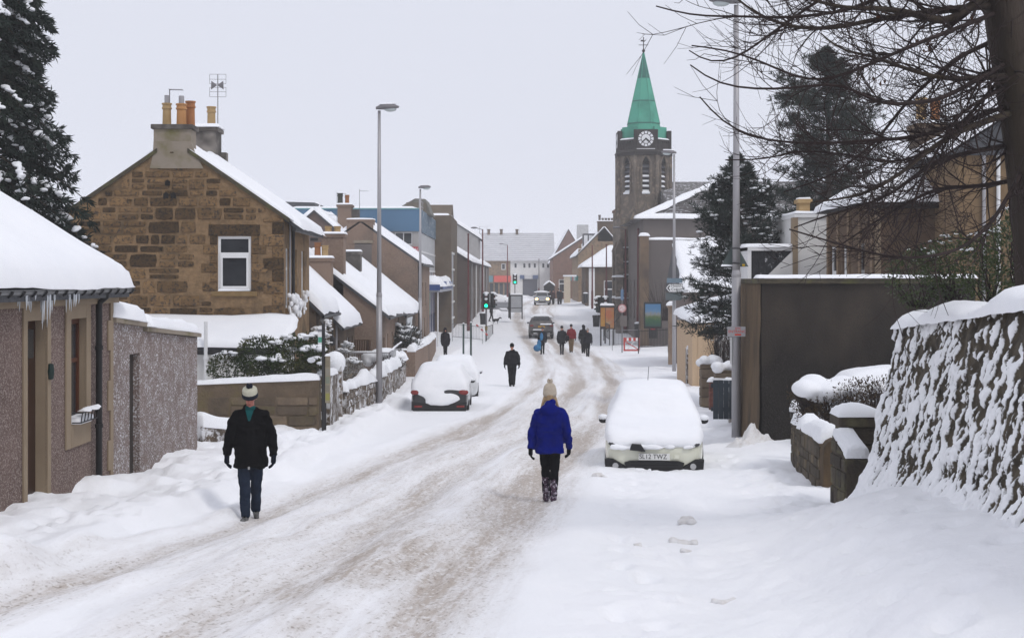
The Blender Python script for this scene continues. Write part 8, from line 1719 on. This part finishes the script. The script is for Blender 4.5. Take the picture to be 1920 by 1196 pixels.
# walkers in the road ahead
def blue_bag(root, k, V):
    m = MB(); m.ball(V(.34, .1, .42), (.26, .12, .22), 10); m.ball(V(.22, .1, .7), (.14, .1, .26), 10); m.ball(V(.08, .2, 1.15), (.11, .1, .25), 10); mesh_obj('blue_bag', remesh(m, .03, 2), pm('blue_nylon', (.03, .22, .42), (.02, .10, .25), scale=5, rough=.5), root)
def sidebag(root, k, V):
    m = MB(); m.ball(V(-.32, .05, 1.02), (.15, .12, .2), 10); m.tube([V(-.3, .05, 1.1), V(-.1, .14, 1.4)], .025, 6); mesh_obj('backpack', remesh(m, .03, 2), fab('bag_black', (.01, .01, .012)), root)
GR = 'pedestrians walking down the middle of the road'
person('walker in dark clothes carrying bright blue bags behind the grey car', (PX(1017, 88), 88), R(186), 1.68, .024, fab('w1', (.014, .016, .022)), .78, 1.05, LEG, .9, BLACKP, .12, ('beanie', fab('grey_hat', (.12, .12, .13))), None, False, BLK, 1, .9, .03, .1, extra=blue_bag, group=GR)
person('walker in a long black parka with a shoulder bag, mid-stride', (PX(1053.5, 88), 88), R(176), 1.78, .024, fab('w2', (.010, .011, .014)), .70, 1.12, LEG, .85, fab('grey_boot', (.06, .06, .07)), .16, ('beanie', BLK), None, False, BLK, -1, 1.2, .03, .1, extra=sidebag, group=GR)
person('walker in a red jacket and tan trousers', (PX(1071, 90), 90), R(180), 1.76, .024, fab('w3', (.22, .012, .018)), .86, 1.05, fab('tan_trouser', (.20, .13, .065)), 1.05, BLACKP, .1, ('beanie', BLK), None, False, BLK, 1, .4, .04, .1, group=GR)
person('walker in a long hooded black coat, hood up', (PX(1094, 88.5), 88.5), R(182), 1.76, .024, fab('w4', (.009, .009, .011)), .62, 1.02, BLK, 1.0, BLACKP, .1, None, None, 'up', BLK, 1, .5, .04, .1, group=GR)
person('walker in a dark jacket and pale hat nearest on the right of the group', (PX(1102, 85.5), 85.5), R(178), 1.70, .024, fab('w5', (.012, .012, .017)), .82, 1.02, LEG, .82, BLACKP, .12, ('beanie', fab('pale_hat', (.4, .38, .36))), None, False, BLK, -1, .6, .02, .1, group=GR)
person('woman in a dark knee-length coat with hood up on the left pavement', (PX(835, 81), 81), R(8), 1.66, .024, fab('w6', (.013, .011, .016)), .68, 1.05, LEG, .72, BLACKP, .14, None, (pm('dark_hair', (.012, .009, .008), rough=.6), True), 'up', BLK, 1, .25, .0, .05)
# far figures
person('person in black standing behind the left traffic light with a small dog', (PX(921, 127), 127), R(90), 1.74, .035, BLK, .8, 1.0, BLK, .9, BLACKP, .12, ('beanie', BLK), None, False, BLK, 1, .8, .02, .1)
d = thing('dog', 'small dark dog in the snow beside the person behind the left traffic light', 'dog', (PX(929, 126.5), 126.5, g(PX(929, 126.5), 126.5)), R(90)); m = MB()
m.limb((0, -.2, .34), (0, .2, .33), .12, .10); m.limb((0, -.2, .38), (0, -.36, .5), .07, .06); m.ball((0, -.42, .52), (.065, .1, .065), 8); m.limb((0, -.46, .5), (0, -.56, .47), .04, .03); m.limb((0, .22, .38), (0, .4, .52), .03, .015)
for sx in (-.07, .07):
    m.limb((sx, -.18, .3), (sx, -.17, .15), .045, .028); m.limb((sx, -.17, .15), (sx, -.19, .0), .028, .025); m.limb((sx, .16, .3), (sx, .1, .17), .06, .035); m.limb((sx, .1, .17), (sx, .22, .1), .03, .024); m.limb((sx, .22, .1), (sx, .18, .0), .024, .024); m.ball((sx * .7, -.38, .6), (.015, .02, .04), 6)
mesh_obj('body', remesh(m, .02, 2), BLK, d)
GF = 'people waiting by the far bus shelter'
for lab, px, Y, c, hh in (('dark-clothed person waiting left of the pair at the far bus shelter', 1031, 168, (.02, .02, .026), 1.7), ('person in a reddish jacket waiting at the far bus shelter', 1037, 167, (.06, .025, .028), 1.72), ('tall dark-clothed person standing outside the far bus shelter', 1047, 166, (.018, .02, .03), 1.85), ('dark-clothed person furthest right at the far bus shelter', 1051.5, 168, (.015, .015, .02), 1.75)):
    person(lab, (PX(px, Y), Y), R(random.uniform(-60, 60)), hh, .04, fab('far_%d' % int(px), c), .8, 1.0, BLK, 1.0, BLACKP, .12, ('beanie', BLK), None, False, BLK, 1, .1, .0, .03, group=GF)
# ================================================================ CARS
HATCH = [  # t along length from the nose, floor, belt, top, half width at sill, at belt, at top
    (0.00, .30, .60, .66, .78, .80, .70), (.012, .24, .66, .73, .86, .90, .80), (.04, .22, .74, .80, .93, .96, .86), (.10, .20, .82, .88, .97, 1.0, .90), (.20, .20, .89, .97, .98, 1.0, .90), (.265, .20, .92, 1.03, .98, 1.0, .88),
    (.31, .20, .93, 1.16, .98, 1.0, .82), (.37, .20, .94, 1.36, .98, 1.0, .74), (.43, .20, .95, 1.50, .98, 1.0, .69), (.52, .20, .95, 1.565, .98, 1.0, .68), (.70, .20, .96, 1.565, .98, 1.0, .67), (.84, .20, .98, 1.52, .98, 1.0, .65), (.90, .21, 1.0, 1.42, .97, .99, .67), (.945, .23, .98, 1.20, .95, .97, .74), (.975, .26, .92, 1.03, .92, .94, .80), (.99, .28, .84, .93, .88, .90, .80), (1.0, .32, .74, .82, .80, .82, .74)]
def loft(st, L, W, H, off=0.0, zlow=None, t0=0, t1=1, zoff=0.0):
    ks = H / 1.565; m = MB(); rows = []; 
    for (t, zb, zs, zt, wb, ws, wt) in st:
        if t < t0 - 1e-6 or t > t1 + 1e-6: continue
        y = (t - .5) * L; hw = W / 2; zb, zs, zt = zb * ks, zs * ks, zt * ks
        half = [(0, zb), (wb * hw * .75, zb), (wb * hw, zb + .06), (ws * hw * 1.0, zb + (zs - zb) * .45), (ws * hw, zs - .09), (ws * hw * .965, zs), (wt * hw + (ws - wt) * hw * .45, zs + (zt - zs) * .45), (wt * hw * 1.03, zt - .07 * min(1, (zt - zs) / .3)), (wt * hw * .88, zt - .012), (wt * hw * .45, zt + .008), (0, zt + .012)]
        if zlow is not None:
            zl = zlow(t) if callable(zlow) else zlow; half = [(x, max(z, zl)) for x, z in half]
        half = [((x + off * (1 if x > .02 else 0)), z + (zoff if i > 4 else 0)) for i, (x, z) in enumerate(half)]
        rows.append([(x, y, z) for x, z in half] + [(-x, y, z) for x, z in half[-2:0:-1]])
    n = len(rows[0]); vs = [p for r_ in rows for p in r_]; k = len(rows)
    fs = [(i * n + j, (i + 1) * n + j, (i + 1) * n + (j + 1) % n, i * n + (j + 1) % n) for i in range(k - 1) for j in range(n)] + [tuple(range(n)), tuple((k - 1) * n + j for j in range(n))[::-1]]
    m.add(vs, fs); return m
TYRE = pm('tyre', (.012, .012, .012), (.02, .02, .02), rough=.9); RIM = pm('alloy', (.35, .35, .36), rough=.35, metal=.7)
def car(label, x, y, rz, paint, L=4.2, W=1.78, H=1.55, sink=.2, snow=.2, zlow=.9, t0=.05, t1=.97, st=None, group=None, z=None, side_off=.05, snowmat=None, extra_snow=(), mirrors=True, front=0.0):
    st = st or HATCH; z = g(x, y) - sink if z is None else z
    root = thing('car', label, 'car', (x, y, z), rz, group); ks = H / 1.565
    loft(st, L, W, H).build('body', paint, root, smooth=True, subsurf=1)
    DK = pm('car_glass', (.012, .014, .016), (.02, .022, .025), rough=.06, spec=.6)
    # side glass and end screens, slightly proud of the shell
    for sg in (-1, 1):
        q = MB(); P2 = lambda t, f: (sg * (W / 2) * (np.interp(t, [s[0] for s in st], [s[6] for s in st]) * f + np.interp(t, [s[0] for s in st], [s[5] for s in st]) * (1 - f)) * 1.012 + sg * .004, (t - .5) * L, ks * (np.interp(t, [s[0] for s in st], [s[2] for s in st]) * (1 - f) + np.interp(t, [s[0] for s in st], [s[3] for s in st]) * f))
        for a, b in ((.37, .55), (.57, .72), (.74, .85)): q = MB(); q.add([P2(a, .14), P2(b, .14), P2(b, .82), P2(a + (.05 if a < .4 else 0), .82)], [(0, 1, 2, 3) if sg > 0 else (3, 2, 1, 0)]); q.build('side_window', DK, root)
    for nm, ta, tb in (('windscreen', .285, .42), ('rear_window', .955, .875)):
        q = MB(); f = lambda t, i: np.interp(t, [s[0] for s in st], [s[i] for s in st]); yo = -.02 if nm == 'windscreen' else .02
        q.add([(sx * f(t, 6) * W / 2 * .86, (t - .5) * L + yo, f(t, 3) * ks + .012) for t in (ta, (ta + tb) / 2, tb) for sx in (-1, 0, 1)], [(0, 1, 4, 3), (1, 2, 5, 4), (3, 4, 7, 6), (4, 5, 8, 7)]); q.build(nm, DK, root)
    for ty in (.19, .80):
        for sg in (-1, 1):
            T = Matrix.Translation((sg * (W / 2 - .1), (ty - .5) * L, .32)) @ Matrix.Rotation(R(90), 4, 'Y'); w_ = MB().lathe([(.2, -.1), (.32, -.09), (.325, 0), (.32, .1), (.2, .11)], 20, T=T).build('wheel', TYRE, root); MB().lathe([(.2, -.112 if sg < 0 else .112), (.05, -.115 if sg < 0 else .115)], 14, T=T).build('rim', RIM, w_)
            MB().lathe([(.37, -.075), (.37, .105)], 20, T=T).build('wheel_arch', BLACKP, root)
    if mirrors:
        for sg in (-1, 1):
            mr = MB(); mr.ball((sg * (W / 2 + .06), (.345 - .5) * L, 1.02 * ks), (.085, .06, .065), 10); mr.limb((sg * (W / 2 - .04), (.345 - .5) * L, .97 * ks), (sg * (W / 2 + .05), (.345 - .5) * L, 1.0 * ks), .025, .025, 6); o = mr.build('wing_mirror', BLACKP, root, smooth=True)
            if snow: MB().ball((sg * (W / 2 + .06), (.345 - .5) * L, 1.07 * ks), (.1, .085, .065), 8).build('mirror_snow', SNOWF, o, smooth=True)
    if snow:
        m = loft(st, L, W, H, side_off, zlow, t0, t1, snow)
        for p in m.v:
            if p.y < -L / 2 + .12: p.y -= front
        for c, rr in extra_snow: m.ball(c, rr, 10)
        me = remesh(m, .05, 18); wrinkle(me, .014, 2.2, 2.2, int(x * 7) % 50); mesh_obj('snow_blanket', me, snowmat or SNOW, root)
    return root
CREAMP = pm('cream_white_paint', (.70, .70, .58), (.68, .68, .56), rough=.25, coat=.6, snow=.03, sscale=8); DARKP = pm('charcoal_paint', (.016, .016, .018), (.022, .022, .024), rough=.3, coat=.5); GREYP_ = pm('salty_grey_paint', (.085, .078, .075), (.12, .11, .105), scale=3, rough=.6, stain=(.18, .165, .155), stscale=1.5); WHITEP = pm('white_paint_car', (.7, .71, .72), rough=.3, coat=.5); SILV = pm('silver_paint', (.32, .33, .35), (.28, .29, .31), rough=.35, metal=.3)
PLW = pm('plate_white', (.72, .72, .69), (.66, .66, .64), rough=.4)
# white hatchback facing the camera
YC = 28.2; XC = PX(1225, 26.1) + .2; L = 4.25; wc = car('white hatchback under a smooth deep blanket of snow, nose toward the camera', XC, YC, R(-5.0), CREAMP, L, 1.80, 1.58, .2, .13, lambda t: float(np.interp(t, [0, .02, .06, .14, .3, .36], [.66, .66, .70, .78, .84, .95])), .0, .97, side_off=.025, front=.05)
y0 = -L / 2
P_ = wc
plate = MB().box(-.28, .28, y0 - .055, y0 - .04, .455, .575).build('number_plate', PLW, P_)
text_mesh('SL12 TWZ', .12, BLACKP, plate, Matrix.Translation((-.02, y0 - .058, .515)) @ Matrix.Scale(.92, 4, (1, 0, 0)) @ FRONT, ext=.001)
MB().box(.36, .45, y0 - .052, y0 - .04, .48, .56).build('tow_eye_cover', CREAMP, P_, bevel=.01)
MB().prism([(-.5, .285), (-.36, .235), (.36, .235), (.5, .285), (.54, .405), (.44, .44), (-.44, .44), (-.54, .405)], y0 - .05, y0 + .1).build('lower_grille', BLACKP, P_)
for z in (.30, .36, .41): MB().box(-.43, .43, y0 - .062, y0 - .05, z, z + .012).build('grille_bar', pm('gloss_black', (.015, .015, .015), rough=.2), P_)
for sg in (-1, 1):
    q = MB(); pl = [(sg * .40, .225), (sg * .88, .225), (sg * .90, .47), (sg * .74, .47), (sg * .55, .36)]
    q.prism(pl if sg > 0 else pl[::-1], y0 - .03, y0 + .14); q.build('bumper_corner', BLACKP, P_, bevel=.015)
    T = Matrix.Translation((sg * .70, y0 - .03, .345)) @ Matrix.Rotation(R(90), 4, 'X'); fo = MB().lathe([(.055, 0), (.055, .015), (.042, .012)], 16, T=T).build('fog_light', pm('fog_lens', (.5, .5, .5), (.35, .35, .36), rough=.1), P_)
    q = MB(); q.ball((sg * .72, y0 + .13, .735), (.12, .16, .06), 10); q.build('headlight', pm('headlight_dark', (.08, .085, .09), (.03, .03, .033), scale=5, rough=.1), P_, smooth=True)
MB().prism([(-.5, .20), (.5, .20), (.36, .235), (-.36, .235)], y0 - .055, y0 + .05).build('chin_spoiler', CREAMP, P_)
MB().prism([(-.44, .635), (-.16, .61), (-.20, .68), (-.24, .735), (-.40, .75), (-.43, .69)], y0 - .105, y0 + .06).build('upper_grille', BLACKP, P_)
m = MB(); r = random.Random(4)
for k in range(26): m.ball((r.uniform(-.72, .72), y0 - .01 + r.uniform(-.03, .02), r.uniform(.66, .70)), (r.uniform(.06, .15), .06, r.uniform(.03, .06)), 7)
for k in range(14): m.ball((-.28 + r.gauss(0, .1), y0 - .08 + r.uniform(-.04, .04), .22 + r.uniform(-.05, .07)), r.uniform(.03, .06), 6)
mesh_obj('bumper_snow', remesh(m, .03, 3), SNOW, P_)
MB().tube([(-.1, .35, 1.7), (-.08, .5, 1.98)], .006, 5).build('roof_aerial', BLACKP, P_)
# charcoal hatchback, tail to the camera
YD = 47.0; XD = PX(824, 45); LD = 4.1
dc = car('charcoal hatchback parked on the left with snow slumping off its tailgate', XD, YD, R(180), DARKP, LD, 1.80, 1.5, .17, .16, lambda t: .92 if t < .9 else .70, .03, .99, side_off=.04, extra_snow=[((.1, LD / 2 - .05, .62), (.42, .12, .16)), ((-.25, LD / 2 - .05, .60), (.5, .12, .18)), ((.3, LD / 2 - .1, .78), (.5, .16, .2)), ((.0, LD / 2 + .0, .47), (.5, .1, .1))])
RED = pm('tail_lamp', (.20, .012, .012), (.24, .05, .045), scale=6, rough=.25)
for sg in (-1, 1):
    q = MB(); q.ball((sg * .72, LD / 2 - .11, .80), (.19, .12, .1), 12); q.build('tail_light', RED, dc, smooth=True)
    MB().box(sg * .66 - .12, sg * .66 + .12, LD / 2 - .02, LD / 2 + .02, .34, .40).build('reflector', RED, dc)
MB().prism([(-.84, .22), (.84, .22), (.86, .52), (.6, .50), (-.6, .50), (-.86, .52)], LD / 2 - .16, LD / 2 + .0).build('rear_bumper', BLACKP, dc, bevel=.03)
MB().box(.35, .62, LD / 2 - .06, LD / 2 - .02, .83, .92).build('light_strip', BLACKP, dc)
car('snow-buried pale car parked just beyond the charcoal hatchback', PX(851, 53) , 54.5, R(181), WHITEP, 4.0, 1.74, 1.46, .17, .2, .70, .02, .985, side_off=.05)
# grey suv driving away
SUV = [(t, zb * 1.1, zs * 1.05, zt * 1.0 if t < .86 else min(1.56, zt * 1.08), wb, ws, wt * 1.06) for (t, zb, zs, zt, wb, ws, wt) in HATCH]
YS = 108.5; sv = car('salt-stained grey car driving away behind the walkers', PX(1015.5, 106), YS, R(180), GREYP_, 4.4, 1.82, 1.66, .03, .10, 1.50, .42, .88, st=SUV, side_off=-.02); l2 = 2.2
MB().box(-.26, .26, l2 - .03, l2 + .03, .82, .94).build('number_plate', pm('plate_yellow', (.6, .33, .03), rough=.4), sv)
for sg in (-1, 1): MB().box(sg * .72 - .13, sg * .72 + .13, l2 - .12, l2 - .0, .88, 1.02).build('tail_light', RED, sv, bevel=.03)
MB().box(-.82, .82, l2 - .15, l2 + .02, .38, .58).build('rear_bumper', BLACKP, sv, bevel=.04)
for a, b, z in ((-.75, .1, 1.02), (-.1, .6, .62), (-.6, .6, .36)): snow_slab((a, l2 - .12, z), (b, l2 - .12, z), (b, l2 + .04, z), (a, l2 + .04, z), .07, .06, int(z * 20), parent=sv)
# oncoming car, headlights lit
YO = 165.0; oc = car('small pale car coming up the far street with its headlights lit', PX(1016.5, 163), YO, R(0), SILV, 4.0, 1.75, 1.45, .0, .12, 1.36, .42, .9); l2 = -2.0
for sg in (-1, 1): MB().ball((sg * .62, l2 + .06, .66), (.17, .08, .11), 10).build('headlight', pm('lit_headlamp', (.9, .6, .3), rough=.3, emit=(1, .55, .16), estr=9.0), oc, smooth=True)
MB().box(-.4, .4, l2 - .0, l2 + .06, .30, .46).build('grille', BLACKP, oc); MB().box(-.25, .25, l2 - .02, l2 + .02, .48, .57).build('number_plate', PLW, oc)
car('snow-covered car parked side-on beyond the left traffic light', PX(935, 150), 150, R(95), SILV, 4.0, 1.75, 1.42, .1, .22, .78, .03, .98)
# car on the drive, side-on behind the hedge
dv = car('silver car with snow on roof and glass on the drive behind the hedge', PX(1546, 28.6) + 2.05, 28.6, R(90), SILV, 4.1, 1.72, 1.45, 0, .09, lambda t: .93 if t < .28 else (1.28 if .45 < t < .84 else 1.05), .03, .985, side_off=.0, z=PZ(684, 28.6) - 1.56)
# ================================================================ AIR
hz = bpy.data.materials.new('haze_air'); hz.use_nodes = True; t = hz.node_tree; t.nodes.clear()
vo = t.nodes.new('ShaderNodeVolumePrincipled'); vo.inputs['Color'].default_value = (.99, .99, 1.0, 1); vo.inputs['Density'].default_value = .0008; vo.inputs['Anisotropy'].default_value = .0
om = t.nodes.new('ShaderNodeOutputMaterial'); t.links.new(vo.outputs[0], om.inputs['Volume'])
MB().box(-430, 430, -70, 910, -2.0, 32).build('haze', hz, None, kind='stuff')
